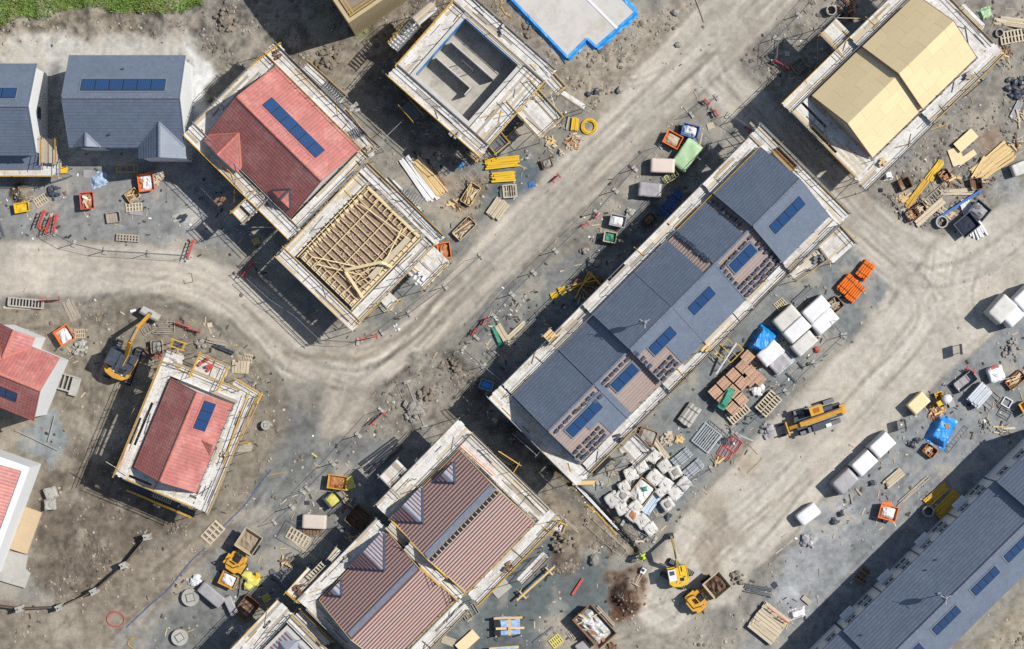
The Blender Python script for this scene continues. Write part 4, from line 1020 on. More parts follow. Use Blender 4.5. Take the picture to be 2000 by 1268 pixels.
# --- new slab with blue edging (top)
pts = [(998, -2), (1108.6, 113.6), (1146, 76), (1164.6, 93), (1242.6, 24), (1190, -30), (1140, -80), (1060, -70)]
b = MB(); Pp = [W(*p, .35) for p in pts]; cen = sum((Vector(p) for p in Pp), Vector()) / len(Pp); slab = thing('foundation_slab', 'pale concrete house slab edged with bright blue membrane', 'slab', V3(cen, 0))
b.prism(Pp[::-1], -.2, .42); b.build('concrete_top', M_PLAST, slab, wpar=True)
for i in range(len(Pp)):
    p, q = Pp[i], Pp[(i + 1) % len(Pp)]; d = (q - p).normalized(); n = Vector((d.y, -d.x, 0)); n = n if n.dot((p + q) / 2 - cen) > 0 else -n
    L_ = (q - p).length; k = max(3, int(L_ / .35)); mb = MB(); r = random.Random(i); rows = []
    for j in range(k + 1):
        c = p + d * L_ * j / k; e = r.uniform(.04, .22); rows.append((V3(c - n * .14, .45), V3(c + n * .06, .44 + r.uniform(-.02, .04)), V3(c + n * (.12 + e * .4), .16 + r.uniform(-.05, .08)), V3(c + n * (.2 + e), .04 + r.uniform(0, .08))))
    for j in range(k):
        for t in range(3): mb.quad(rows[j][t], rows[j + 1][t], rows[j + 1][t + 1], rows[j][t + 1])
    mb.build('edge_membrane', M_CYAN, slab, wpar=True)
p, q = W(1145, -5, .45), W(1205, 55, .45); mb = MB(); mb.bar(V3(p, .45), V3(q, .45), .25, .03); mb.build('white_strip', M_WHITE, slab, wpar=True)

# --- tall tan building cut by the top edge
T0, T1, T2 = (606, -6), (681, 45), (757, -6)
fG = wallbox('tan walled unfinished block with rubble top cut by the top edge', T1, (757 + 60, -6 - 41), (606 - 60, -6 - 41), 8.0)
TAN = mat('tan_cladding', (196, 174, 132), .85, .08, 1.5, .1, 30)
w = .3
for (a, b_, c, d) in ((0, fG.L, 0, w), (0, w, w, fG.D), (fG.L - w, fG.L, w, fG.D), (w, fG.L - w, fG.D - w, fG.D)): pbox(fG, 'wall', a, b_, c, d, -.3, 8.0, TAN)
pbox(fG, 'top_floor', w, fG.L - w, w, fG.D - w, 7.2, 7.4, mat('dusty_deck', (146, 134, 116), .95, .2, 2, .4, 14))
for o in (.5, .8): utube('guard_rail', M_YTUBE, fG.fp(.4, o, 7.9), fG.fp(fG.L, o, 7.9), .04, fG.root); utube('guard_rail', M_YTUBE, fG.fp(o, .4, 7.9), fG.fp(o, fG.D, 7.9), .04, fG.root)

# ------------------------------------------------------------------ scaffolds
s = Scaf('plank scaffold wrapped round the terracotta house with the long solar strip', 560, 280)
s.ring(hC, 4.9, .15, 1.45, out={'v0': 1.6, 'e0': 1.4, 'e1': 1.5, 'v1': 1.15})
s.deckp((455, 415), (476, 437), (502, 372), 4.8, '013'); s.deckp((604, 121), (676, 186), (592, 136), 4.7, '0', yl=1.0); s.deckp((676, 213), (738, 288), (660, 226), 4.7, '01'); s.deckp((425, 196), (465, 158), (440, 210), 4.75, '03'); s.deckp((492, 130), (546, 88), (504, 145), 4.75, '0')
s.grate((628, 168), (664, 200), (641, 156), 4.95); s.grate((676, 258), (700, 250), (690, 272), 4.95, 6)
s.tubep((460, 330), 5.6, (456, 408), 4.0, M_BROWNWOOD); s.tubep((492, 444), 3.5, (540, 444), 4.6, M_PALE); s.tubep((402, 285), 5.4, (482, 372), 5.4, M_YTUBE, 'guard_rail'); s.tubep((398, 292), 5.0, (476, 378), 5.0, M_PALE, 'guard_rail')
s.tubep((700, 320), 5.0, (790, 232), 2.0, M_GALV)
s = Scaf('plank scaffold round the open roof frame of joists', 700, 480)
s.ring(fD, 4.85, .3, 1.4, yl=.5)
s.deckp((758, 345), (868, 462), (742, 360), 4.7, '0', yl=.4); s.deckp((783, 520), (828, 564), (846, 480), 4.6, '01'); s.grate((778, 378), (822, 400), (790, 366), 4.95); s.deckp((745, 372), (800, 430), (768, 350), 4.55, '0', yl=.8)
s.tubep((860, 530), 4.0, (866, 500), 5.2, M_TIMBER); s.tubep((829, 495), 4.6, (878, 528), 4.6, M_TIMBER); s.tubep((738, 598), 4.9, (690, 640), 4.9, M_YTUBE)
s.deckp((745, 590), (762, 606), (768, 577), 3.0, '1', yl=.9)
s = Scaf('broad plank scaffold round the roofless block house', 920, 150)
class _f: pass
g = _f(); g.fp = lambda x, y, z=0: fE.fp(x - .36, y - .36, z); g.L, g.D = fE.L + .72, fE.D + .72
s.ring(g, 4.85, .05, 1.35, out={'v1': 2.3, 'e0': 1.5})
s.deckp((990, 200), (1054, 271), (1037, 160), 4.75, '012'); s.deckp((936, 264), (968, 302), (959, 237), 2.6, '012', yl=1.0, m=M_GALVD); s.deckp((962, 236), (990, 268), (992, 206), 1.6, '1', m=M_GALVD)
s.deckp((1071, 132), (1105, 170), (1055, 148), 4.6, '01', yl=.8); s.deckp((1094, 186), (1138, 215), (1100, 176), 2.5, '0'); s.deckp((805, 36), (842, 4), (818, 51), 4.8, '03'); s.grate((760, 86), (800, 42), (776, 100), 4.9, 8)
s.deckp((759, 84), (803, 36), (780, 100), 2.8, '0', yl=.9); s.deckp((914, 302), (930, 316), (930, 282), 2.6, '012', yl=.9)
s.tubep((770, 165), 4.6, (780, 190), 1.0); s.tubep((820, 240), 3.5, (850, 248), 1.0); s.deckp((783, 212), (806, 238), (800, 195), 2.6, '02', yl=1.0, m=M_GALVD)
s.tubep((1075, 180), 4.8, (1090, 232), 4.8, M_WHITE); s.tubep((1028, 166), 4.8, (1064, 200), 4.8, M_YTUBE); s.tubep((1052, 195), 4.8, (1082, 172), 4.8, M_YTUBE); s.tubep((1044, 190), 4.8, (1066, 164), 4.8, M_YTUBE)
s = Scaf('plank scaffold round the strand board roofed house', 1690, 170)
s.ring(hH, 4.85, .2, 1.5, sides=('e0', 'e1', 'v0'), out={'v0': 2.2, 'e1': 1.7, 'e0': 1.35}); s.ring(hH2, 5.3, .2, 1.5, sides=('e0', 'e1', 'v1'), out={'v1': 2.0, 'e1': 1.5, 'e0': 1.35})
s.deckp((1601, 68), (1646, 113), (1633, 36), 4.7, '03'); s.deckp((1870, 20), (1912, 62), (1884, 8), 4.6, '0', yl=.9); s.deckp((1888, 186), (1920, 158), (1874, 172), 4.6, '01'); s.deckp((1828, 228), (1894, 172), (1818, 216), 4.3, '0', yl=.6); s.grate((1846, 216), (1880, 186), (1858, 226), 4.9, 8)
s.tubep((1634, 35), 4.8, (1680, 36), 4.8, M_TIMBER); s.tubep((1597, 77), 4.0, (1597, 125), 1.0, M_TIMBER); s.tubep((1645, 236), 5.0, (1700, 300), 5.0, M_YTUBE); s.tubep((1776, 268), 2.6, (1856, 240), 2.6, M_YTUBE); s.grate((1740, 326), (1776, 292), (1750, 336), 3.0, 8)
s = Scaf('long narrow plank scaffold along the half tiled slate terrace', 1300, 600)
for i, h in enumerate(hI):
    hh = 4.75 + steps[i] * .6
    s.deck(h.fp(0, -1.35), h.fp(h.L, -1.35), h.fp(0, -.12), hh, '02', yl=.25); s.deck(h.fp(0, h.D + 1.15), h.fp(h.L, h.D + 1.15), h.fp(0, h.D + .12), hh, '0', yl=.2)
h = hI[5]; s.deck(h.fp(h.L + 1.5, -1.35), h.fp(h.L + 1.5, h.D + 1.2), h.fp(h.L + .15, -1.35), 5.1, '0', yl=.25); s.deckp((1540, 528), (1600, 486), (1560, 546), 4.4, '12'); s.deckp((1596, 480), (1640, 440), (1626, 516), 4.3, '01')
s.deckp((1510, 300), (1545, 335), (1522, 290), 5.4, '02', m=M_BROWNWOOD, yl=.6)
h = hI[0]; s.deck(h.fp(-1.7, -1.35), h.fp(-1.7, h.D + 1.1), h.fp(-.2, -1.35), 4.3, '0', yl=.15); s.deckp((1005, 850), (1048, 888), (1022, 832), 3.2, '01', m=M_GALVD, yl=.1)
s.deckp((1448, 300), (1490, 262), (1440, 290), 3.9, '0', yl=.8); s.deckp((1406, 352), (1440, 318), (1420, 366), 4.5, '03', yl=.1); s.deckp((1060, 656), (1076, 672), (1075, 642), 5.0, '013', m=M_TIMBER)
s.deckp((1210, 880), (1240, 912), (1246, 850), 4.2, '12', yl=.15); s.tubep((1240, 850), 4.4, (1268, 876), 4.4, M_BROWNWOOD); s.tubep((1246, 838), 4.4, (1275, 868), 4.4, M_BROWNWOOD)
s.tubep((1032, 830), 5.6, (1062, 856), 5.6, M_TIMBER); s.tubep((1048, 818), 5.6, (1036, 838), 5.6, M_TIMBER); s.tubep((1062, 856), 5.6, (1078, 846), 5.6, M_TIMBER)
s.deckp((1285, 772), (1322, 742), (1292, 780), 3.6, '2', m=M_ORANGE)
s = Scaf('plank scaffold round the right half of the battened pair', 900, 1010)
s.ring(hJ, 4.85, .2, 1.35, sides=('e0', 'v0', 'e1'), out={'v0': 1.75, 'e0': 1.9, 'e1': 1.5}, yl=.55)
s.deckp((742, 930), (780, 968), (776, 898), 4.7, '03', yl=.2); s.deckp((962, 910), (996, 932), (982, 886), 3.0, '012', yl=1.0, m=M_DARK); s.deckp((1078, 1032), (1098, 1040), (1090, 1018), 4.6, '012', yl=.8)
s.tubep((780, 925), 4.6, (748, 990), 1.0, M_BROWNWOOD); s.deckp((1010, 1130), (1060, 1078), (1022, 1142), 3.8, '2', yl=.2); s.tubep((894, 868), 5.2, (964, 930), 5.2, M_ORANGE); s.tubep((898, 866), 5.2, (968, 928), 5.2, M_ORANGE)
s = Scaf('plank scaffold round the left half of the battened pair', 730, 1150)
for y0, y1, hh in ((-.2, hJ2.D * .25, 5.6), (hJ2.D * .25, hJ2.D * .5, 7.2), (hJ2.D * .5, hJ2.D * .75, 7.2), (hJ2.D * .75, hJ2.D + .2, 5.7)): s.deck(hJ2.fp(-1.05, y0), hJ2.fp(-1.05, y1), hJ2.fp(-.12, y0), hh, '02' if y0 > 4 else '0', yl=.9)
s.ring(hJ2, 4.85, .2, 1.35, sides=('e0', 'v1', 'e1'), out={'v0': 1.2, 'e0': 1.4, 'v1': 1.3, 'e1': 1.5}, yl=.5)
s.deckp((560, 1155), (600, 1110), (580, 1176), 4.6, '03', yl=.7); s.grate((598, 1128), (628, 1096), (606, 1136), 4.9, 7, M_PALE); s.deckp((640, 1090), (655, 1070), (650, 1098), 4.7, '0'); s.tubep((885, 1170), 5.0, (935, 1146), 5.0, M_YTUBE); s.tubep((882, 1176), 4.8, (936, 1150), 4.8, M_YTUBE)
s = Scaf('yellow railed plank scaffold round the small terracotta house', 360, 850)
s.ring(hK, 4.85, .2, 1.35, out={'e0': 1.3, 'e1': 1.7, 'v0': 1.45, 'v1': 1.3}, yl=.8)
s.deckp((393, 690), (448, 715), (376, 738), 4.9, '013', yl=.8); s.deckp((320, 706), (352, 716), (328, 682), 4.6, '0', yl=.4); s.deckp((336, 676), (358, 684), (344, 664), 5.0, '0123', yl=1.0, m=M_GALVD)
s.deckp((462, 740), (512, 770), (452, 758), 4.8, '01', yl=1.0); s.deckp((486, 770), (440, 900), (476, 764), 4.6, '0', yl=.9); s.deckp((254, 958), (376, 1010), (258, 946), 2.8, '0', yl=.8, m=M_DGREY); s.grate((296, 970), (334, 984), (300, 962), 3.1, 9, M_PALE)
s.tubep((207, 902), 5.2, (250, 928), 5.2, M_PALE); s.deckp((452, 866), (490, 864), (456, 884), 2.6, '03', yl=1.0, m=M_OLDWOOD); s.tubep((512, 770), 5.6, (470, 860), 5.6, M_YTUBE); s.tubep((256, 845), 5.2, (232, 920), 5.2, M_ORANGE); s.tubep((276, 772), 2.5, (256, 810), 2.5, M_YTUBE)
s = Scaf('short plank scaffold below the house at the left edge', 60, 330)
s.deckp((-20, 345), (119, 345), (-20, 318), 2.6, '013', yl=.5); s.deckp((82, 272), (82, 318), (112, 272), 3.4, '02', m=M_OLDWOOD, yl=.9); s.deckp((118, 340), (130, 340), (118, 326), 2.5, '0', m=M_YELLOW)

# --- half built house at the bottom edge, mostly scaffold
fO = wallbox('slate corner of a roof rising behind scaffold at the bottom edge', (560, 1222), (640, 1302), (500, 1290), 4.6)
for (a, b_, c, d) in ((0, fO.L, 0, .3), (0, .3, .3, fO.D), (fO.L - .3, fO.L, .3, fO.D)): pbox(fO, 'wall', a, b_, c, d, -.2, 4.6, M_BLOCK)
pbox(fO, 'roof_deck', .3, fO.L - .3, .3, fO.D, 4.3, 4.6, M_MEMBRANE_B)
for i in range(9): pbox(fO, 'batten', .3, fO.L - .3, .5 + i * .34, .6 + i * .34, 4.605, 4.66, M_BATTEN)
mb = MB(); c = fO.fp(1.6, 1.4, 4.65); mb.add([c + Vector((-.9, -.9, 0)), c + Vector((.9, -.7, 0)), c + Vector((.8, .9, 0)), c + Vector((-.8, .8, 0)), c + Vector((0, 0, .9))], [(0, 1, 4), (1, 2, 4), (2, 3, 4), (3, 0, 4)]); mb.build('dormer_roof', M_MEMBRANE_B, fO.root, wpar=True)
s = Scaf('plank scaffold filling the bottom edge below the battened pair', 530, 1230)
s.deckp((541, 1172), (430, 1290), (572, 1200), 4.7, '02', yl=.5); s.deckp((572, 1200), (640, 1268), (558, 1214), 4.5, '0', yl=.7); s.deckp((500, 1216), (440, 1280), (520, 1236), 4.72, '', yl=.5); s.deckp((590, 1190), (650, 1250), (576, 1202), 3.6, '0', yl=.3)
# ================================================================== SITE OBJECTS
RA = math.radians
def spot(name, label, cat, px, py, ang=0, z=None, group=None):
    p = G(px, py); p.z = p.z - .03 if z is None else z
    if z is not None:
        q = W(px, py, z); p = V3(q, z)
    return thing(name, label, cat, p, RA(ang), group)
def lbox(name, m, c, size, parent, rz=0.0, ry=0.0, rx=0.0):
    """one box piece in its thing's own coordinates"""
    R = Matrix.Rotation(rz, 4, 'Z') @ Matrix.Rotation(ry, 4, 'Y') @ Matrix.Rotation(rx, 4, 'X')
    return link(name, umesh('box', m), parent, Matrix.Translation(c) @ R @ Matrix.Diagonal((*size, 1)))
def ltube(name, m, p, q, r, parent): return utube(name, m, p, q, r, parent, wpar=False)
def rbox(l, w, h, bev=.08, n=6, amp=.03, seed=0, taper=0.0, z0=0.0):
    """soft crumpled box: rounded edges, dented faces"""
    mb = MB(); vs = {}; fs = []
    def vid(i, j, k):
        key = (i, j, k)
        if key not in vs:
            p = Vector((2 * i / n - 1, 2 * j / n - 1, 2 * k / n - 1))
            q = Vector([math.copysign(abs(c) ** .9, c) for c in p])
            m_ = max(abs(c) for c in q); e = q / m_ if m_ > 0 else q
            cnt = sum(abs(c) > .99 for c in e)
            e = e * (1 - (0, 0, .5, .9)[cnt] * bev)
            t = 1 - taper * (e.z + 1) / 2
            P = Vector((e.x * l / 2 * t, e.y * w / 2 * t, (e.z + 1) * h / 2 + z0))
            nz = mnoise.noise_vector(P * 2.2 + Vector((seed * 7.3, seed * 3.1, seed))) * amp + mnoise.noise_vector(P * 6 + Vector((seed, 0, seed * 2))) * amp * .5
            if k > 0: P += nz
            vs[key] = len(mb.v); mb.v.append(tuple(P))
        return vs[key]
    for a in range(n):
        for b in range(n):
            mb.f += [(vid(a, b, n), vid(a + 1, b, n), vid(a + 1, b + 1, n), vid(a, b + 1, n)), (vid(a, b, 0), vid(a, b + 1, 0), vid(a + 1, b + 1, 0), vid(a + 1, b, 0)),
                     (vid(a, 0, b), vid(a + 1, 0, b), vid(a + 1, 0, b + 1), vid(a, 0, b + 1)), (vid(a, n, b), vid(a, n, b + 1), vid(a + 1, n, b + 1), vid(a + 1, n, b)),
                     (vid(0, a, b), vid(0, a, b + 1), vid(0, a + 1, b + 1), vid(0, a + 1, b)), (vid(n, a, b), vid(n, a + 1, b), vid(n, a + 1, b + 1), vid(n, a, b + 1))]
    return mb
def heap(l, w, h, z, seed=0, n=7, amp=.5):
    mb = MB(); idx = {}
    for i in range(n + 1):
        for j in range(n + 1):
            x, y = (i / n - .5) * l, (j / n - .5) * w; e = (1 - (2 * i / n - 1) ** 4) * (1 - (2 * j / n - 1) ** 4)
            idx[i, j] = len(mb.v); mb.v.append((x, y, z + h * e * (1 + amp * mnoise.noise((x * 3 + seed * 5, y * 3, seed)))))
    for i in range(n):
        for j in range(n): mb.f.append((idx[i, j], idx[i + 1, j], idx[i + 1, j + 1], idx[i, j + 1]))
    return mb

def skip(px, py, l, w, ang, m, label, load=None, lh=.2, h=.85, name='site_skip', scraps=0):
    t = spot(name, label, 'skip', px, py, ang); l, w = l * S, w * S; b = MB(); k = .8; e = .05
    o0 = [(-l / 2 * k, -w / 2 * k), (l / 2 * k, -w / 2 * k), (l / 2 * k, w / 2 * k), (-l / 2 * k, w / 2 * k)]; o1 = [(x / k, y / k) for x, y in o0]; i1 = [(x * (1 - 2 * e / l), y * (1 - 2 * e / w)) for x, y in o1]; i0 = [(x * (1 - 2 * e / l), y * (1 - 2 * e / w)) for x, y in o0]
    vs = [(x, y, .08) for x, y in o0] + [(x, y, h) for x, y in o1] + [(x, y, h) for x, y in i1] + [(x, y, .16) for x, y in i0]
    fs = [(3, 2, 1, 0), (12, 13, 14, 15)]
    for i in range(4):
        j = (i + 1) % 4; fs += [(i, j, 4 + j, 4 + i), (4 + i, 4 + j, 8 + j, 8 + i), (8 + i, 8 + j, 12 + j, 12 + i)]
    b.add(vs, fs); b.build('shell', m, t)
    for s_ in (-1, 1): lbox('rim', m, (0, s_ * w / 2, h), (l + .06, .06, .06), t); lbox('rim', m, (s_ * l / 2, 0, h + .005), (.06, w + .06, .06), t)
    for s_ in (-1, 1): lbox('fork_pocket', m, (0, s_ * w * .22, .05), (l * .8, .16, .1), t)
    if load is not None: heap(l * .9, w * .9, lh, h * .55, px, 8, .9).build('load', load, t, smooth=False)
    r = random.Random(px)
    for i in range(scraps):
        lbox('scrap', r.choice((M_PALE, M_TIMBER, M_WHITEP, M_CARD)), (r.uniform(-l, l) * .25, r.uniform(-w, w) * .25, h * .75 + r.random() * .2), (r.uniform(.4, l * .7), r.uniform(.08, .3), .04), t, r.uniform(0, 3), r.uniform(-.3, .3))
    return t
def pallet(px, py, l, w, ang, label, m=None, n=1, slats=6, z=0, group=None, sub=None):
    m = m or M_PALE; L_, W_ = l * S, w * S
    for q in range(n):
        top = q == n - 1
        t = spot('pallet', label if top else (sub or '%s pallet from the ground, below the %s' % (('lowest', 'second', 'third')[q], label)), 'pallet', px, py, ang + (0 if top else (q % 2) * 3 - 1.5), group=group); t.location.z += z + q * .145
        for i in range(3): lbox('bearer', m, (0, (i - 1) * (W_ / 2 - .06), .055), (L_, .1, .09), t)
        for i in range(slats): lbox('deck_board', m, ((i - (slats - 1) / 2) * (L_ - .1) / (slats - 1), 0, .112), (L_ / slats * .55, W_, .022), t)
    return t
def stack(px, py, L_, W_, ang, n, m, label, cat='timber stack', name='timber_stack', layers=2, jit=.03, th=.05, z=0, fan=0.0, part='plank', bearers=True, endj=.25):
    t = spot(name, label, cat, px, py, ang); t.location.z += z; r = random.Random(px * 7 + py); L2, W2 = L_ * S, W_ * S; z0 = .1 if bearers else .0
    if bearers:
        for s_ in (-.3, .3): lbox('bearer', M_OLDWOOD, (s_ * L2, 0, .05), (.1, W2, .1), t)
    for k in range(layers):
        for i in range(n):
            y = (i - (n - 1) / 2) * W2 / n; l = L2 * (1 - r.random() * endj); a = r.uniform(-jit, jit) + fan * (i - (n - 1) / 2) / n
            lbox(part, m, (r.uniform(-1, 1) * (L2 - l) / 2, y + r.uniform(-.01, .01), z0 + k * th + th / 2 + (r.random() * .02)), (l, W2 / n * .9, th * .92), t, a)
    return t
def offcuts(px, py, r_px, n, m, label, cat='timber pile', name='timber_offcut_pile', lmax=1.1, ms=None):
    t = spot(name, label, cat, px, py); r = random.Random(px + py * 3); R = r_px * S
    for i in range(n):
        a, d = r.random() * 6.28, R * r.random() ** .5 * .75; l = r.uniform(.3, lmax)
        lbox('offcut', r.choice(ms) if ms else m, (math.cos(a) * d, math.sin(a) * d, .05 + r.random() * .3 * (1 - d / R)), (l, r.uniform(.06, .2), r.uniform(.03, .08)), t, r.uniform(0, 3.14), r.uniform(-.18, .18))
    return t
def rubble(px, py, r_px, n, m, label, cat='rubble', name='rubble_pile', size=.22, flat=.7):
    t = spot(name, label, cat, px, py); r = random.Random(px + py * 3); R = r_px * S
    for i in range(n):
        a, d = r.random() * 6.28, R * r.random() ** .6; b = MB(); q = size * r.uniform(.5, 1.3); b.rock((0, 0, 0), q, r.random(), flat); o = b.build('lump', m, t); o.location = (math.cos(a) * d, math.sin(a) * d, q * .4 + .25 * max(0, 1 - d / R))
    return t
def pack(px, py, l, w, h, ang, m, label, z=0.0, group=None, amp=.022, bev=.025, cat='wrapped pack', name='wrapped_pack', taper=.03):
    t = spot(name, label, cat, px, py, ang, group=group); t.location.z += z; L2, W2 = l * S, w * S
    for i in (-1, 0, 1): lbox('bearer', M_PALE, (0, i * (W2 / 2 - .12), .06), (L2 * .96, .1, .12), t)
    rbox(L2, W2, h, bev, 8, amp, px * .13, taper, .12).build('wrap', m, t, smooth=True)
    return t
def bag(px, py, r_px, ang, label, m=None, h=.75, open_=None, group=None):
    t = spot('bulk_bag', label, 'bulk bag', px, py, ang, group=group); d = 2 * r_px * S; m = m or M_BAG
    rbox(d, d, h, .16, 8, .07, px * .21 + py, .0, 0).build('bag', m, t, smooth=True)
    for sx in (-1, 1):
        for sy in (-1, 1):
            b = MB(); c = Vector((sx * d * .36, sy * d * .36, h)); pts = [c + Vector((math.cos(q) * .12 * sx, math.sin(q) * .1 * sy, .06 + .05 * math.sin(q))) for q in [i * .9 for i in range(5)]]; b.path(pts, .02, 4); b.build('lifting_loop', m, t)
    if open_ is not None: heap(d * .62, d * .62, .14, h - .03, px, 6).build('fill', open_, t)
    else:
        r = random.Random(px); b = MB()
        for i in range(3):
            a = r.random() * 3.14; c = Vector((r.uniform(-.1, .1), r.uniform(-.1, .1), h - .01)); dd = Vector((math.cos(a), math.sin(a), 0)) * d * .33; n_ = Vector((-dd.y, dd.x, 0)) * .2
            b.add([c - dd, c + n_ + Vector((0, 0, .09)), c + dd, c - n_ * .4], [(0, 1, 2, 3)])
        b.build('tied_flap', m, t)
    return t
def pipes(px, py, L_, W_, ang, n, m, label, layers=2, r=None, name='pipe_bundle', cat='pipes', jit=.01, strap=True):
    t = spot(name, label, cat, px, py, ang); L2, W2 = L_ * S, W_ * S; r = r or W2 / n / 2; q = random.Random(px)
    for i in (-.3, .3): lbox('bearer', M_PALE, (L2 * i, 0, .04), (.1, W2, .08), t)
    for k in range(layers):
        for i in range(n - (k % 2)):
            y = (i - (n - 1 - (k % 2)) / 2) * W2 / n; l = L2 * q.uniform(.9, 1.0); o = q.uniform(-1, 1) * (L2 - l) / 2; a = q.uniform(-jit, jit) * L2
            ltube('pipe', m, (o - l / 2, y - a, .08 + r + k * r * 1.75), (o + l / 2, y + a, .08 + r + k * r * 1.75), r, t)
    if strap:
        for i in (-.25, .25): lbox('strap', M_DARK, (L2 * i, 0, .09 + 2 * r + (layers - 1) * r * 1.75), (.04, W2, .015), t)
    return t
def frame(px, py, l, w, ang, m, label, n=5, z=.05, name='slatted_rack', cat='frame', along=False, tilt=0.0, th=.06):
    t = spot(name, label, cat, px, py, ang); t.location.z += z + abs(tilt) * w * S * .5; L2, W2 = l * S, w * S; t.rotation_euler = (tilt, 0, RA(ang))
    for s_ in (-1, 1): lbox('stile', m, (0, s_ * W2 / 2, 0), (L2, th, th), t); lbox('end_rail', m, (s_ * L2 / 2, 0, .004), (th, W2, th), t)
    for i in range(n):
        if along: lbox('slat', m, (0, (i + .5) * W2 / n - W2 / 2, 0), (L2, th * .8, th * .6), t)
        else: lbox('slat', m, ((i + .5) * L2 / n - L2 / 2, 0, 0), (th * .8, W2, th * .6), t)
    return t
def sheet(px, py, l, w, ang, m, label, z=.04, th=.02, cat='sheet', name='loose_board', lift=0.0):
    t = spot(name, label, cat, px, py, ang); t.location.z += z + .05
    b = MB(); b.box(0, 0, 0, l * S, w * S, th); b.build('panel', m, t)
    for i in (-.35, 0, .35): lbox('bearer', M_OLDWOOD, (i * l * S, 0, -th / 2 - .04), (.08, w * S * .9, .078), t)
    return t
def tarp(px, py, l, w, h, ang, m, label, cat='tarpaulin', name='tarpaulin', amp=.14, n=18, skirt=.35, flat=.5):
    t = spot(name, label, cat, px, py, ang); L2, W2 = l * S, w * S; mb = MB()
    for i in range(n + 1):
        for j in range(n + 1):
            x, y = (i / n - .5) * L2, (j / n - .5) * W2; ex, ey = abs(2 * i / n - 1), abs(2 * j / n - 1); e = max(ex, ey)
            p = 1 if e < flat else max(0, 1 - (e - flat) / (1 - flat) * 1.25)
            z = h * p * p * (3 - 2 * p); q = Vector((x * 2.2 + px, y * 2.2, px * .1)); nz = mnoise.noise_vector(q) * amp + mnoise.noise_vector(q * 2.9) * amp * .6
            z += max(nz.z * (1.0 if e > flat * .9 else .35), -.05) + .04; edge = 1 + (nz.x * 1.2 if e > .9 else 0)
            mb.v.append((x * edge + nz.x * .5, y * edge + nz.y * .5, max(z, .015)))
    for i in range(n):
        for j in range(n): a = i * (n + 1) + j; mb.f.append((a, a + n + 1, a + n + 2, a + 1))
    mb.build('sheet', m, t); rbox(L2 * flat * .95, W2 * flat * .95, max(.1, h * .85), .1, 3, .0).build('covered_load', M_PALE, t)
    return t
def ring(px, py, r_px, label, cover=True, h=.5):
    t = spot('manhole_ring', label, 'manhole', px, py, px % 40); R = r_px * S; n = 28; b = MB(); vs = []
    for rad, z in ((R, -.1), (R, h), (R * .8, h), (R * .8, .1)): vs += [(math.cos(6.2832 * i / n) * rad, math.sin(6.2832 * i / n) * rad, z) for i in range(n)]
    b.add(vs, [(k * n + i, k * n + (i + 1) % n, (k + 1) * n + (i + 1) % n, (k + 1) * n + i) for k in range(3) for i in range(n)]); b.build('concrete_ring', M_CONC, t, smooth=False)
    if cover:
        b = MB(); b.tube((0, 0, h - .12), (0, 0, h - .02), R * .82, 28); b.build('slab', M_CONC, t); lbox('cover_frame', M_GALVD, (0, 0, h), (R * .95, R * .95, .06), t); lbox('cover', M_CONC, (0, 0, h + .02), (R * .78, R * .78, .06), t)
    return t
FM = None
def fence(pts, label, group, h=1.9, step=3.3, gap=0.0):
    """run of mesh site-fence panels standing in block feet, following the given pixels"""
    end = 'left' if pts[0][0] <= pts[-1][0] else 'right'; cnt = 0; tot = sum(max(1, round((G(*q) - G(*p)).length / step)) for p, q in zip(pts[:-1], pts[1:]))
    for (ax, ay), (bx, by) in zip(pts[:-1], pts[1:]):
        A, B = G(ax, ay), G(bx, by); d = B - A; d.z = 0; L_ = d.length; n = max(1, round(L_ / step)); d /= L_; w = L_ / n
        for i in range(n):
            c = A + d * w * (i + .5); c.z = gzat(c.x, c.y) - .02; cnt += 1; t = thing('mesh_fence', label if tot == 1 else '%s, %s from its %s end' % (label, ORD[cnt - 1], end), 'fence panel', c, math.atan2(d.y, d.x), group)
            x = w / 2 - .04
            for s_ in (-1, 1):
                ltube('post', M_GALV, (s_ * x, 0, .05), (s_ * x, 0, h), .02, t); lbox('foot', M_CONC, (s_ * x, 0, .07), (.24, .62, .14), t)
            for z in (.15, h - .02): ltube('rail', M_GALV, (-x, 0, z), (x, 0, z), .018, t)
            b = MB()
            for q in range(9): xx = -x + (q + 1) * 2 * x / 10; b.box(xx, 0, h / 2 + .08, .006, .006, h - .2)
            for q in range(3): b.box(0, 0, .5 + q * .45, 2 * x, .006, .006)
            b.build('wire_mesh', M_MESH, t, kind='stuff')
def barrier(px, py, L_, ang, label, m=None, h=1.0, lean=0.0):
    t = spot('plastic_barrier', label, 'barrier', px, py, ang); m = m or M_REDP; L2 = L_ * S; t.rotation_euler = (lean, 0, RA(ang))
    for z in (.25, .55, h): lbox('rail', m, (0, 0, z), (L2, .05, .1), t)
    for i in range(max(2, int(L2 / .3))): lbox('slat', m, (-L2 / 2 + (i + .5) * L2 / max(2, int(L2 / .3)), 0, h / 2 + .05), (.05, .035, h - .2), t)
    for s_ in (-1, 1): lbox('foot', m, (s_ * L2 * .4, 0, .04), (.1, .5, .08), t)
    return t
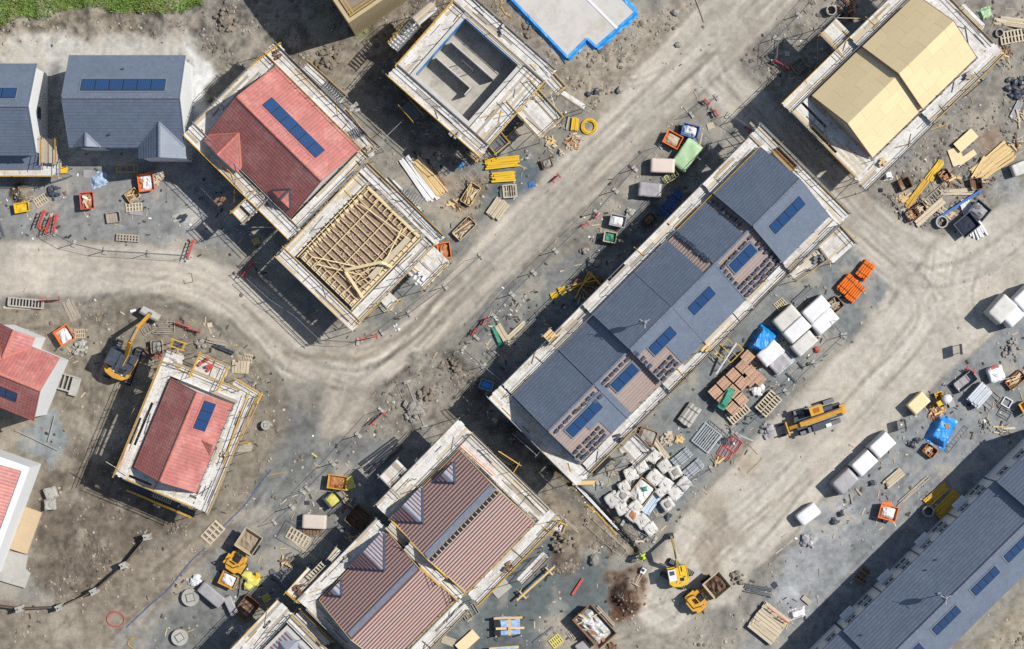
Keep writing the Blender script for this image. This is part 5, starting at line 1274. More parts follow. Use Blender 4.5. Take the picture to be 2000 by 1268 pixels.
def crate(px, py, l, w, h, ang, m, label, fill=None, n=5, name='timber_crate', cat='crate'):
    t = spot(name, label, cat, px, py, ang); L2, W2 = l * S, w * S
    for k in range(3):
        z = h * (k + .5) / 3
        for s_ in (-1, 1): lbox('side_board', m, (0, s_ * W2 / 2, z), (L2, .04, h / 3 * .8), t); lbox('end_board', m, (s_ * L2 / 2, 0, z), (.04, W2 - .05, h / 3 * .8), t)
    for i in range(n): lbox('base_board', m, ((i + .5) * L2 / n - L2 / 2, 0, .03), (L2 / n * .85, W2 - .06, .03), t)
    for sx in (-1, 1):
        for sy in (-1, 1): lbox('corner_post', m, (sx * (L2 / 2 - .05), sy * (W2 / 2 - .05), h / 2), (.07, .07, h + .04), t)
    if fill in (M_TIMBER, M_PALE, M_CARD, M_OLDWOOD):
        r = random.Random(px * 3 + py)
        for i in range(16):
            ln = r.uniform(.35, .95) * L2; lbox('scrap', r.choice((fill, fill, M_BROWNWOOD, M_PALE)), (r.uniform(-1, 1) * (L2 - ln) * .45, r.uniform(-.38, .38) * W2, h * (.25 + .5 * i / 16)), (ln, r.uniform(.05, .16), .04), t, r.uniform(-.5, .5) + (1.57 if ln < W2 * .7 and r.random() < .3 else 0), r.uniform(-.12, .12))
    elif fill is not None: heap(L2 * .92, W2 * .92, h * .5, h * .45, px, 7, .9).build('load', fill, t)
    return t
def hose(pts, r, m, label, name='hose', cat='hose', closed=False):
    P = [G(*p) + Vector((0, 0, r)) for p in pts]; out = []; n = len(P)
    for i in range(n - (0 if closed else 1)):
        p0, p1, p2, p3 = P[(i - 1) % n if closed else max(i - 1, 0)], P[i], P[(i + 1) % n], P[(i + 2) % n if closed else min(i + 2, n - 1)]
        for q in range(6):
            t = q / 6; out.append(.5 * ((2 * p1) + (p2 - p0) * t + (2 * p0 - 5 * p1 + 4 * p2 - p3) * t * t + (3 * p1 - p0 - 3 * p2 + p3) * t ** 3))
    out.append(out[0] if closed else P[-1])
    for o in out: o.z = gzat(o.x, o.y) + r
    b = MB(); b.path(out, r, 6); return tag(b.build(name, m), label, cat)
def ladder(px, py, L_, W_, ang, m, label, n=10, z=.05): return frame(px, py, L_, W_, ang, m, label, n, z, 'ladder', 'ladder', th=.05)

# ------------------------------------------------------------------ machines
def wheel(t, x, y, r, w, rim):
    b = MB(); n = 20; prof = ((.6, -.5), (.92, -.5), (1, -.35), (1, .35), (.92, .5), (.6, .5)); vs = []
    for k, (rr, yy) in enumerate(prof): vs += [(math.cos(6.2832 * i / n) * rr * r, yy * w, math.sin(6.2832 * i / n) * rr * r) for i in range(n)]
    b.add(vs, [(k * n + i, k * n + (i + 1) % n, (k + 1) * n + (i + 1) % n, (k + 1) * n + i) for k in range(5) for i in range(n)])
    for i in range(n): a = 6.2832 * i / n; b.obox((math.cos(a) * r, 0, math.sin(a) * r), (math.cos(a) * .03, 0, math.sin(a) * .03), (0, w * .45, 0), (-math.sin(a) * .05, 0, math.cos(a) * .05))
    o = b.build('wheel', M_DARK, t); o.location = (x, y, r)
    c = MB(); c.tube((0, -w * .42, 0), (0, w * .42, 0), r * .6, 14); c.build('rim', rim, o)
def excavator(px, py, ang, track_ang, k, body, weight, boomm, cabroof, label, bucket_w, boom, bucketm=None, cabx=.35, laby=1):
    t = spot('excavator', label, 'excavator', px, py, ang); q = RA(track_ang - ang)
    for s_ in (-1, 1):
        b = MB(); L2, hh, ww = 1.75 * k, .42 * k, .26 * k; c = Vector((-math.sin(q), math.cos(q), 0)) * s_ * .95 * k; d = Vector((math.cos(q), math.sin(q), 0)); n_ = Vector((-d.y, d.x, 0))
        pr = [(-L2, .1 * k), (-L2 + .3 * k, 0), (L2 - .3 * k, 0), (L2, .25 * k), (L2, .5 * k), (L2 - .3 * k, .75 * k), (-L2 + .3 * k, .75 * k), (-L2, .5 * k)]
        b.loft([[c + d * x + n_ * ww * e + Vector((0, 0, z)) for x, z in pr] for e in (-1, 1)]); tr = b.build('track', M_DARK, t)
        for i in range(16):
            x = -L2 + .25 * k + i * (2 * L2 - .5 * k) / 15; sh = MB(); sh.obox(c + d * x + Vector((0, 0, .76 * k)), d * .06 * k, n_ * ww * 1.02, Vector((0, 0, .02))); sh.build('track_shoe', M_GALVD, tr)
    b = MB(); b.box(0, 0, .55 * k, 1.5 * k, 1.4 * k, .5 * k); b.tube((0, 0, .7 * k), (0, 0, .95 * k), .6 * k, 18); b.build('undercarriage', M_DARK, t)
    b = MB(); z0, z1 = .95 * k, 1.85 * k; pr = [(1.05, -1.2), (1.05, 1.2), (-.7, 1.2), (-1.0, .95), (-1.0, -.95), (-.7, -1.2)]; b.prism([(x * k, y * k) for x, y in pr], z0, z1); b.build('house', body, t, bevel=.05 * k)
    b = MB(); pr = [(-.55, 1.24), (-.95, 1.2), (-1.35, .8), (-1.5, 0), (-1.35, -.8), (-.95, -1.2), (-.55, -1.24), (-.75, -.7), (-1.05, 0), (-.75, .7)]; b.prism([(x * k, y * k) for x, y in pr], z0 - .02, z1 + .07 * k); b.build('counterweight', weight, t, bevel=.05 * k)
    for sy in (-1, 1): lbox('side_rail', weight, (.2 * k, -laby * 1.21 * k if sy < 0 else -laby * .3 * k, z1 + .03 * k), (1.5 * k, .07 * k, .1 * k), t)
    # cab
    cy = laby * .72 * k; cab = MB(); cab.loft([[(x * k, cy + y * k, z * k) for x, y in ((-.5, -.45), (1.05, -.45), (1.05, .45), (-.5, .45))] for z in (.95,)] + [[(x * k, cy + y * k, 2.75 * k) for x, y in ((-.45, -.4), (.8, -.4), (.8, .4), (-.45, .4))]]); ca = cab.build('cab', M_GLASS, t)
    for x in (-.47, .28, .92):
        for y in (-.43, .43): ltube('cab_pillar', body, (x * k, cy + y * k, z0), (x * k * .93, cy + y * k * .95, 2.75 * k), .04 * k, t)
    lbox('cab_roof', cabroof, (.18 * k, cy, 2.78 * k), (1.4 * k, .92 * k, .09 * k), t); lbox('roof_hatch', M_DGREY, (.45 * k, cy, 2.835 * k), (.5 * k, .6 * k, .03 * k), t)
    lbox('engine_cover', body, (-.55 * k, -laby * .35 * k, 1.9 * k), (.8 * k, 1.2 * k, .12 * k), t); lbox('grille', M_DARK, (-.6 * k, -laby * .4 * k, 1.97 * k), (.4 * k, .5 * k, .03 * k), t)
    ltube('exhaust', M_DARK, (-.3 * k, -laby * .8 * k, 1.85 * k), (-.3 * k, -laby * .8 * k, 2.2 * k), .06 * k, t); lbox('toolbox', body, (.65 * k, -laby * .85 * k, 1.95 * k), (.6 * k, .5 * k, .2 * k), t)
    for y in (-.6, .2): lbox('mirror', M_WHITE, (-.9 * k, y * k, 2.0 * k), (.1 * k, .16 * k, .05 * k), t)
    # boom, stick, bucket
    (x0, z0b), (x1, z1b), (x2, z2b), (x3, z3b) = boom; y = -laby * .12 * k
    def arm(name, pts, w, h0, m):
        for (xa, za), (xb, zb) in zip(pts[:-1], pts[1:]):
            b = MB(); b.bar((xa, y, za), (xb, y, zb), w, h0); b.build(name, m, t, bevel=.02)
    arm('boom', [(x0, z0b), (x1, z1b), (x2, z2b)], .34 * k, .42 * k, boomm); arm('stick', [(x2 - .25 * k, z2b + .2 * k), (x3, z3b)], .28 * k, .32 * k, boomm)
    ltube('boom_ram', M_GALV, (x0 + .1, y + .28 * k, z0b - .2), ((x0 + x1) / 2 + .3 * k, y + .2 * k, (z0b + z1b) / 2), .06 * k, t); ltube('boom_ram', M_GALV, (x0 + .1, y - .28 * k, z0b - .2), ((x0 + x1) / 2 + .3 * k, y - .2 * k, (z0b + z1b) / 2), .06 * k, t)
    ltube('stick_ram', M_GALV, (x1 + .1, y, z1b + .3 * k), (x2 - .1, y, z2b + .42 * k), .07 * k, t); ltube('hydraulic_hose', M_DARK, (x0, y + .1, z0b + .3 * k), (x1, y + .1, z1b + .28 * k), .03 * k, t)
    b = MB(); n = 7; pr = [(math.cos(a) * .42 * k, math.sin(a) * .36 * k) for a in [2.0 + i * 3.6 / n for i in range(n + 1)]]
    b.loft([[(x3 + .15 * k + x, y + e * bucket_w / 2, max(.08, z3b - .22 * k + z)) for x, z in pr] for e in (-1, 1)]); b.build('bucket', bucketm or M_CONC, t)
    b = MB(); b.bar((x3, y, z3b + .1), (x3 + .2 * k, y, z3b - .15), .35 * k, .2 * k); b.build('quick_hitch', M_GALVD, t)
    return t
excavator(243, 708, 62, 70, 1.0, M_DGREY, M_AMBER, M_AMBER, M_DGREY, 'orange and dark grey tracked excavator with raised arm on bare earth', 1.75,
          [(.9, 1.75), (2.2, 3.5), (3.7, 3.4), (4.75, 1.0)], M_CONC)
excavator(1322, 1120, 101, 150, .72, M_YELLOW, M_YELLOW, mat('dusty_yellow_arm', (206, 184, 120), .6, .12, 4), M_WHITE, 'small bright yellow excavator with white cab roof beside the trench', .5,
          [(.75, 1.3), (1.5, 2.6), (2.6, 2.7), (3.3, .7)], M_DGREY)

def telehandler(px, py, ang, label):
    t = spot('telehandler', label, 'telehandler', px, py, ang)
    for x in (-1.45, 1.3):
        for y in (-.95, .95): wheel(t, x, y, .52, .34, M_AMBER)
    b = MB(); b.prism([(-2.3, -.6), (1.9, -.6), (2.0, -.35), (2.0, .35), (1.9, .6), (-2.3, .6), (-2.4, .3), (-2.4, -.3)], .55, 1.15); b.build('chassis', M_DGREY, t, bevel=.04)
    for x in (-1.45, 1.3):
        for y in (-.95, .95): lbox('mudguard', M_GALVD, (x, y, 1.12), (.95, .36, .06), t)
    b = MB(); b.loft([[(x, y, 1.1) for x, y in ((-.6, -1.05), (.9, -1.05), (.9, -.3), (-.6, -.3))], [(x, y, 2.3) for x, y in ((-.5, -1.0), (.55, -1.0), (.55, -.35), (-.5, -.35))]]); b.build('cab', M_GLASS, t)
    lbox('cab_roof', M_AMBER, (-.05, -.68, 2.34), (1.15, .78, .1), t); lbox('roof_window', mat('amber_tinted_window', (176, 110, 30), .3, .1, 3), (-.05, -.68, 2.4), (.55, .42, .03), t)
    lbox('engine_cover', M_DGREY, (-.2, .82, 1.35), (1.7, .6, .5), t); lbox('air_box', M_WHITE, (-.75, .95, 1.63), (.5, .3, .08), t); lbox('battery_box', M_GALVD, (.8, .85, 1.25), (.5, .5, .35), t)
    b = MB(); b.bar((-2.35, .02, 2.0), (1.6, .12, 1.5), .44, .46); b.build('boom', M_AMBER, t, bevel=.03)
    b = MB(); b.bar((-2.0, -.16, 2.2), (1.3, -.1, 1.72), .12, .12); b.build('boom_channel', M_BROWNWOOD, t)
    b = MB(); b.bar((1.3, .12, 1.52), (2.5, .16, 1.0), .3, .32); b.build('inner_boom', M_AMBER, t, bevel=.02)
    lbox('rear_weight', M_AMBER, (-2.35, 0, 1.5), (.45, .8, .6), t); ltube('lift_ram', M_GALV, (-1.2, .25, 1.3), (.4, .25, 1.6), .07, t); ltube('boom_hose', M_PALE, (-1.6, .3, 2.15), (1.2, .36, 1.76), .04, t)
    lbox('fork_carriage', M_AMBER, (2.68, .16, .7), (.12, 1.25, .8), t)
    for y in (-.3, .6): lbox('fork', M_DARK, (3.2, y, .3), (1.05, .12, .05), t)
    for s_ in (-1, 1): lbox('mirror', M_DARK, (.7, s_ * 1.2, 2.0), (.08, .2, .3), t)
    return t
telehandler(1591, 814, 199, 'amber telehandler with long boom parked on the haul road')

def dumper(px, py, ang, sk, label, load, lh):
    t = spot('site_dumper', label, 'dumper', px, py, ang)
    for x in (-1.25, .75):
        for y in (-.85, .85): wheel(t, x, y, .48, .38, M_AMBER)
    b = MB(); b.prism([(-1.9, -.5), (-1.6, -.75), (-.4, -.75), (-.1, -.4), (.9, -.35), (.9, .35), (-.1, .4), (-.4, .75), (-1.6, .75), (-1.9, .5)], .45, .95); b.build('chassis', M_AMBER, t, bevel=.05)
    b = MB(); b.prism([(-1.95, -.45), (-1.6, -.72), (-1.0, -.72), (-1.0, .72), (-1.6, .72), (-1.95, .45)], .95, 1.3); b.build('engine_cover', M_AMBER, t, bevel=.06)
    for y in (-.8, .8): lbox('mudguard', M_AMBER, (-1.2, y, 1.08), (1.0, .3, .08), t)
    lbox('seat', M_DARK, (-.7, 0, 1.15), (.5, .5, .4), t); lbox('seat_back', M_DARK, (-.95, 0, 1.5), (.12, .5, .5), t)
    b = MB(); b.path([Vector((-.95, -.6, 1.0)), Vector((-.95, -.6, 2.3)), Vector((-.95, .6, 2.3)), Vector((-.95, .6, 1.0))], .05, 6); b.build('roll_bar', M_AMBER, t)
    b = MB(); n = 12; b.path([Vector((-.3 + .16 * math.cos(6.2832 * i / n), .16 * math.sin(6.2832 * i / n), 1.45)) for i in range(n + 1)], .02, 5); b.build('steering_wheel', M_DARK, t)
    lbox('console', M_DGREY, (-.28, 0, 1.15), (.25, .6, .4), t)
    # tipping skip
    l, w, h0, h1 = 1.85, 1.75, .75, 1.7; e = .06; x0 = .25
    o0 = [(x0 + .2, -w * .35), (x0 + l * .75, -w * .35), (x0 + l * .75, w * .35), (x0 + .2, w * .35)]; o1 = [(x0, -w / 2), (x0 + l, -w / 2), (x0 + l, w / 2), (x0, w / 2)]; c = (x0 + l / 2, 0)
    ins = lambda P: [(x + (c[0] - x) * .06, y * .94) for x, y in P]
    vs = [(x, y, h0) for x, y in o0] + [(x, y, h1) for x, y in o1] + [(x, y, h1) for x, y in ins(o1)] + [(x, y, h0 + .07) for x, y in ins(o0)]; fs = [(3, 2, 1, 0), (12, 13, 14, 15)]
    for i in range(4): j = (i + 1) % 4; fs += [(i, j, 4 + j, 4 + i), (4 + i, 4 + j, 8 + j, 8 + i), (8 + i, 8 + j, 12 + j, 12 + i)]
    b = MB(); b.add(vs, fs); k = b.build('skip', sk, t)
    for s_ in (-1, 1): lbox('skip_rim', sk, (c[0], s_ * w / 2, h1 + .01), (l, .07, .07), t); lbox('skip_rim', sk, (c[0] + s_ * l / 2, 0, h1 + .015), (.07, w, .07), t)
    b = heap(l * .82, w * .84, lh, h0 + .45, px, 10, 1.4); o = b.build('load', load, t); o.location = (c[0], 0, 0)
    return t
SK = mat('dusty_skip_steel', (196, 180, 150), .7, .1, 3, wear=(164, 146, 118), wearamt=.6, wscale=2)
dumper(476, 1076, 57, SK, 'orange site dumper with empty tan skip near the battened roofs', mat('dry_mud', (164, 146, 122), .95, .2, 3, .3, 14), .12)
dumper(1377, 1156, 40, SK, 'orange site dumper carrying dark soil beside the small yellow excavator', M_SOIL, .35)

# concrete mixer
t = spot('cement_mixer', 'white drum cement mixer on yellow stand beside timber scraps', 'cement mixer', 1845, 779, 30)
b = MB(); n = 18; pr = ((-.42, .2), (-.3, .38), (0, .45), (.25, .36), (.45, .22), (.44, .18))
b.add([(x, math.cos(6.2832 * i / n) * r_, .95 + math.sin(6.2832 * i / n) * r_) for x, r_ in pr for i in range(n)], [(k * n + i, k * n + (i + 1) % n, (k + 1) * n + (i + 1) % n, (k + 1) * n + i) for k in range(5) for i in range(n)] + [tuple(range(n - 1, -1, -1))]); b.build('drum', M_WHITE, t, smooth=True)
for x in (-.45, .35):
    for y in (-.4, .4): ltube('leg', M_YELLOW, (x, y, 0), (x * .6, y, .9), .03, t)
lbox('motor_box', M_YELLOW, (-.75, 0, .9), (.4, .45, .45), t); ltube('yoke', M_YELLOW, (-.1, -.5, .95), (-.1, .5, .95), .04, t); b = MB(); b.path([Vector((.3 * math.cos(a), .55, .95 + .3 * math.sin(a))) for a in [i * .6283 for i in range(11)]], .02, 5); b.build('tilt_wheel', M_YELLOW, t)
for y in (-.45, .45): o = MB().tube((-.45, y - .04, .16), (-.45, y + .04, .16), .16, 12).build('wheel', M_DARK, t)

# worker beside the trench
def worker(px, py, ang, label):
    t = spot('person', label, 'person', px, py, ang)
    J = {'pel': (0, 0, .95, .15), 'spine': (.05, 0, 1.2, .16), 'chest': (.14, 0, 1.42, .17), 'neck': (.22, 0, 1.58, .065), 'head': (.27, 0, 1.72, .10), 'head2': (.28, 0, 1.8, .085),
         'shL': (.14, .2, 1.45, .075), 'elL': (.3, .3, 1.22, .055), 'haL': (.52, .2, 1.1, .045), 'shR': (.14, -.2, 1.45, .075), 'elR': (.34, -.28, 1.2, .055), 'haR': (.55, -.1, 1.05, .045),
         'hiL': (0, .11, .9, .105), 'knL': (.08, .14, .5, .075), 'anL': (-.02, .14, .1, .055), 'toL': (.16, .15, .05, .05), 'hiR': (0, -.11, .9, .105), 'knR': (.16, -.14, .5, .075), 'anR': (.1, -.15, .1, .055), 'toR': (.27, -.16, .05, .05)}
    E = [('pel', 'spine'), ('spine', 'chest'), ('chest', 'neck'), ('neck', 'head'), ('head', 'head2'), ('chest', 'shL'), ('shL', 'elL'), ('elL', 'haL'), ('chest', 'shR'), ('shR', 'elR'), ('elR', 'haR'), ('pel', 'hiL'), ('hiL', 'knL'), ('knL', 'anL'), ('anL', 'toL'), ('pel', 'hiR'), ('hiR', 'knR'), ('knR', 'anR'), ('anR', 'toR')]
    ks = list(J); me = bpy.data.meshes.new('body'); me.from_pydata([J[k][:3] for k in ks], [(ks.index(a), ks.index(b)) for a, b in E], []); o = link('body', me, t)
    md = o.modifiers.new('skin', 'SKIN'); sv = me.skin_vertices[0].data
    for i, k in enumerate(ks): sv[i].radius = (J[k][3], J[k][3]); sv[i].use_root = (k == 'pel')
    o.modifiers.new('sub', 'SUBSURF').levels = 1; o.modifiers['sub'].render_levels = 1; me.materials.append(M_NAVY)
    rbox(.36, .5, .62, .3, 5, .0, 0, .1, .0).build('hi_vis_jacket', M_HIVIS, t, smooth=True).matrix_basis = Matrix.Translation((.03, 0, .95)) @ Matrix.Rotation(.2, 4, 'Y')
    for s_ in (-1, 1): b = MB(); b.tube((.13, s_ * .2, 1.46), (.31, s_ * .3, 1.2), .085, 8, .07); b.build('sleeve', M_HIVIS, t)
    for z in (1.12, 1.32): lbox('reflective_band', M_WHITE, (.07 + (z - 1.12) * .2, 0, z), (.37, .47, .05), t)
    b = MB(); n = 12; rr = [[(.28 + math.cos(6.2832 * i / n) * r_, math.sin(6.2832 * i / n) * r_, z) for i in range(n)] for r_, z in ((.17, 1.79), (.14, 1.8), (.125, 1.87), (.06, 1.93))]; b.loft(rr); b.build('hard_hat', M_HIVIS, t, smooth=True)
worker(1249, 1084, -20, 'worker in yellow hi vis jacket and hard hat bending by the trench')

# roof aerials with three arms; solid body added to cast the oval shadow
def aerial(h, k, px, py, label):
    x, q = h.at(k, px, py); p = h.SP(k, x, q, .03); t = thing('roof_aerial', label, 'aerial', p)
    ltube('mast', M_GALV, (0, 0, -.1), (0, 0, 1.35), .035, t); b = MB(); n = 12; b.loft([[(math.cos(6.2832 * i / n) * r_, math.sin(6.2832 * i / n) * r_, z) for i in range(n)] for r_, z in ((.05, 1.3), (.2, 1.6), (.26, 2.0), (.2, 2.4), (.05, 2.75))]); b.build('shadow_spindle', M_GALV, t, smooth=True)
    for a in (.5, 2.6, 4.75): ltube('arm', M_BRIGHT, (0, 0, 2.5), (math.cos(a) * .5, math.sin(a) * .5, 2.5), .028, t)
    lbox('base_plate', M_LEAD, (0, 0, .0), (.4, .4, .04), t)
aerial(hI[3], 0, 1256, 630, 'three armed white roof aerial on the middle slate terrace'); aerial(hN, 0, 1836, 1162, 'three armed white roof aerial on the bottom right terrace')

# ------------------------------------------------------------------ props, top left
skip(288, 357, 30, 34, 8, M_ORANGE, 'orange open skip with pale waste below the whole slate house', M_WHITEP, .2, scraps=3)
offcuts(310, 349, 13, 12, M_PALE, 'heap of pale boards and sacks against the orange skip', lmax=.9)
skip(173, 393, 26, 32, 5, M_REDP, 'red skip heaped with brown boards on grey gravel', M_CARD, .3, scraps=5)
tarp(192, 351, 34, 30, .25, 20, mat('pale_blue_plastic', (170, 190, 210), .4, .1, 3), 'pale blue plastic sheet lying by the slate house front', amp=.1, flat=.35)
sheet(172, 340, 18, 16, 0, M_GREYP, 'small whitish sheet beside the pale blue plastic')
pallet(80, 392, 26, 20, 32, 'single pale pallet at the left near a soil heap'); rubble(103, 377, 13, 16, M_DGREY, 'dark sacks heaped beside the single pale pallet', 'sacks', 'sack_heap', .25)
skip(45, 406, 28, 18, 10, M_YELLOW, 'low yellow mixing skip next to the brown soil heap', M_YELLOW, .1, h=.6)
crate(260, 382, 24, 20, .5, 35, M_TIMBER, 'tilted crate of yellow timber below the slate house', M_TIMBER); pallet(262, 405, 32, 17, 4, 'pale pallet in front of the yellow timber crate', M_PALE); sheet(266, 416, 26, 8, -8, M_GREYP, 'grey board leaning at the pale pallet')
crate(222, 425, 26, 20, .35, 8, M_OLDWOOD, 'open empty crate of weathered slats on the gravel'); frame(250, 330, 40, 14, 0, M_YELLOW, 'yellow trestle in the shade of the slate house', 3, .5)
for i, (x, y, a) in enumerate(((83, 428, 70), (97, 441, 70), (110, 436, 80))): barrier(x, y, 36, a, ('red barrier left of the three by the gravel edge', 'middle red barrier of the three by the gravel edge', 'right red barrier of the three by the gravel edge')[i])
rubble(83, 446, 5, 4, M_ORANGE, 'orange cone base lying by the red barriers', 'cone', 'fallen_cone', .2)
stack(378, 366, 42, 4, 42, 1, M_GALV, 'lone grey plank in the shade by the terracotta house', 'plank', 'loose_plank', 1, bearers=False); stack(365, 420, 60, 14, 15, 3, M_CONC, 'pale boards lying in the dust below the slate house', layers=1, bearers=False)
stack(410, 405, 24, 3, -40, 1, M_GALV, 'short grey plank in deep shade near the scaffold', 'plank', 'loose_plank', 1, bearers=False)
fence([(108, 455), (145, 476), (205, 490)], 'mesh fence panel at the left road edge near red barriers', 'fence panels at the left road edge'); fence([(205, 490), (290, 495), (370, 500)], 'mesh fence panel along the road below the crates', 'fence panels along the left road')
barrier(374, 487, 38, 72, 'red barrier standing at the end of the left fence'); barrier(485, 527, 36, 52, 'red barrier in the shade at the road bend'); pallet(250, 465, 44, 14, -4, 'pair of grey slatted pallets at the road edge', M_OLDWOOD, 2, 8)
frame(367, 544, 17, 17, 12, M_BROWNWOOD, 'square manhole frame set in the road', 0, .0, 'manhole_surround', 'manhole'); frame(3, 447, 10, 34, 20, M_GALV, 'metal stillage cut by the left edge', 4, .3)
pallet(500, 471, 14, 12, 20, 'yellowish pallet in deep shade under the scaffold', M_YBAG)
# left middle
frame(52, 592, 68, 16, -5, M_CONC, 'long grey concrete stair unit with open slots lying by the road', 11, .3, 'stair_unit', 'stair unit', th=.12); stack(35, 602, 60, 5, -4, 1, M_PALE, 'pale plank under the long stair unit', 'plank', 'loose_plank', 1, bearers=False)
barrier(100, 586, 40, 2, 'red strip barrier beside the long stair unit'); stack(140, 606, 46, 22, -62, 4, M_OLDWOOD, 'loose scaffold poles fanned on the earth', 'poles', 'pole_pile', 1, .06, .05, bearers=False)
skip(129, 655, 30, 32, 32, M_ORANGE, 'orange skip with white bags beside the tracked excavator ground', M_WHITEP, .25); pallet(156, 652, 20, 18, 4, 'small pallet touching the orange skip at left', M_PALE); rubble(155, 681, 15, 26, M_CONC, 'grey broken blocks below the small pallet', size=.2)
frame(134, 748, 44, 30, -16, M_CONC, 'slotted concrete step unit beside the white gable', 5, .35, 'step_unit', 'step unit', th=.14); sheet(147, 756, 16, 34, -16, M_CONC, 'concrete landing slab at the end of the slotted steps', .3, .12)
frame(320, 640, 42, 24, -2, M_OLDWOOD, 'grey slatted panel lying under the excavator arm', 3, .1, along=True); frame(290, 642, 26, 16, 30, M_OLDWOOD, 'short broken slatted panel under the excavator arm', 4, .1)
barrier(357, 635, 28, -20, 'red barrier lying right of the slatted panel', h=.5); barrier(380, 645, 26, -14, 'second red barrier near the yellow stair tower', h=.5)
crate(308, 678, 22, 26, .7, 5, M_OLDWOOD, 'crate of mesh and rubble by the scaffold corner', M_STONE); rubble(306, 694, 10, 12, M_REDP, 'red pieces in the crate foot by the scaffold', 'scrap', 'red_scrap', .14); frame(296, 690, 10, 26, 40, M_BROWNWOOD, 'brown stillage leaning by the scaffold corner', 3, .3)
stack(425, 668, 44, 10, -14, 3, M_OLDWOOD, 'weathered planks beside the road bend', layers=2, jit=.08); rubble(390, 672, 9, 8, M_STONE, 'grey rubble lumps near the weathered planks', size=.25); pipes(437, 682, 44, 8, -22, 2, M_DGREY, 'two dark pipes above the yellow scaffold', 1, .1)
pallet(484, 700, 18, 17, -10, 'small pale pallet right of the yellow scaffold', M_PALE); stack(470, 717, 26, 34, 85, 6, M_PALE, 'stack of pale boards right of the yellow scaffold'); stack(500, 750, 50, 5, -30, 2, M_GALV, 'grey tubes lying beyond the yellow scaffold', 'tubes', 'tube_pile', 1, bearers=False)
ring(520, 830, 9, 'small round concrete pot beside the yellow scaffold', h=.6); sheet(410, 635, 10, 9, 10, M_PALE, 'tiny pale board at the road bend'); sheet(260, 607, 12, 5, 15, M_WHITE, 'small white board left of the excavator bucket')
stack(72, 860, 92, 2, -24, 1, M_CONC, 'low concrete kerb below the white gable', 'kerb', 'garden_kerb', 1, bearers=False, th=.2, endj=0); stack(101, 838, 52, 2, 76, 1, M_CONC, 'short concrete kerb turning towards the white gable', 'kerb', 'garden_kerb', 1, bearers=False, th=.2, endj=0)
# bottom left
bag(101, 963, 12, 20, 'grey bulk bag upper of the two by the corner house', M_CONC, .6); bag(100, 985, 11, 5, 'grey bulk bag lower of the two by the corner house', M_CONC, .6)
pts = [(37, 984), (83, 1001), (54, 1082), (0, 1065), (-30, 1055), (-10, 990)]; b = MB(); b.prism([W(*p) for p in pts][::-1], -.2, .3); tag(b.build('sand_bed', mat('tan_sand_bed', (206, 182, 146), .9, .08, 2, .15, 20)), 'tan sand bed along the bottom left house wall', 'sand bed')
pts = [(-10, 1068), (56, 1084), (51, 1110), (61, 1120), (50, 1148), (-10, 1130)]; b = MB(); b.prism([W(*p) for p in pts][::-1], -.2, .34); tag(b.build('paved_terrace', M_CONC), 'pale paved terrace at the left edge with stepped corner', 'paving')
M_SLEEPER = mat('dark_sleeper_wood', (112, 98, 84), .9, .2, 4, rnd=.15)
PO = [(290, 1047), (245, 1102), (187, 1153), (120, 1184), (42, 1187)]
for i, (x, y) in enumerate(PO):
    t = spot('retaining_post', ('retaining wall post nearest the scaffold with a round hole', 'second retaining post from the scaffold', 'third retaining post of the curve', 'fourth retaining post of the curve', 'last retaining post near the left edge')[i], 'post', x, y, (10, 25, 28, 25, 15)[i], group='posts of the curved retaining wall')
    lbox('web', M_CONC, (0, 0, .6), (.5, .16, 1.3), t)
    for s_ in (-1, 1): lbox('flange', M_CONC, (0, s_ * .17, .6), (.62, .16, 1.3), t)
    ltube('socket', M_DARK, (-.1, 0, 1.2), (-.1, 0, 1.27), .07, t)
t = spot('retaining_wall', 'curved retaining wall of timber sleepers between concrete posts', 'retaining wall', 187, 1153)
PW = PO + [(-30, 1178)]
for (ax, ay), (bx, by) in zip(PW[:-1], PW[1:]):
    a, b_ = W(ax, ay), W(bx, by); d = (b_ - a).normalized(); nrm = Vector((-d.y, d.x, 0))
    for k in range(4): ubox('sleeper', M_SLEEPER, V3((a + b_) / 2, .1 + k * .23), (b_ - a) - d * .3, nrm * (.09 + .01 * (k % 2)), Vector((0, 0, .21)), t)
hose([(225, 1195), (241, 1203), (240, 1218), (225, 1224), (211, 1216), (211, 1202)], .05, M_REDP, 'red hose ring lying on the bare earth', closed=True)
hose([(530, 918), (505, 950), (480, 985), (450, 1015), (430, 1035)], .05, M_FADEBLUE, 'blue pipe on the ground beside the small terracotta house', 'blue_pipe', 'pipe'); hose([(402, 1070), (370, 1100), (330, 1150), (290, 1185), (248, 1225)], .055, M_FADEBLUE, 'long blue pipe curving across the lower left earth', 'blue_pipe', 'pipe'); hose([(262, 1268), (250, 1258), (256, 1248), (264, 1246)], .05, M_YTUBE, 'yellow hose end at the bottom edge')
pallet(416, 1040, 42, 27, 47, 'long pale pallet across the blue pipe', M_PALE, 1, 5); ring(373, 1166, 17, 'round concrete manhole with square cover left of the long pack'); ring(352, 1244, 16, 'round concrete manhole with square cover at the bottom edge')
pack(415, 1160, 56, 24, .8, -40, M_GREYP, 'long grey wrapped pack beside a manhole'); pack(452, 1182, 40, 16, .5, -65, M_GREYP, 'narrow grey wrapped pack beside the stillage'); crate(484, 1187, 44, 34, .8, 52, M_BROWNWOOD, 'brown slatted stillage beside the bottom scaffold', None, 5)
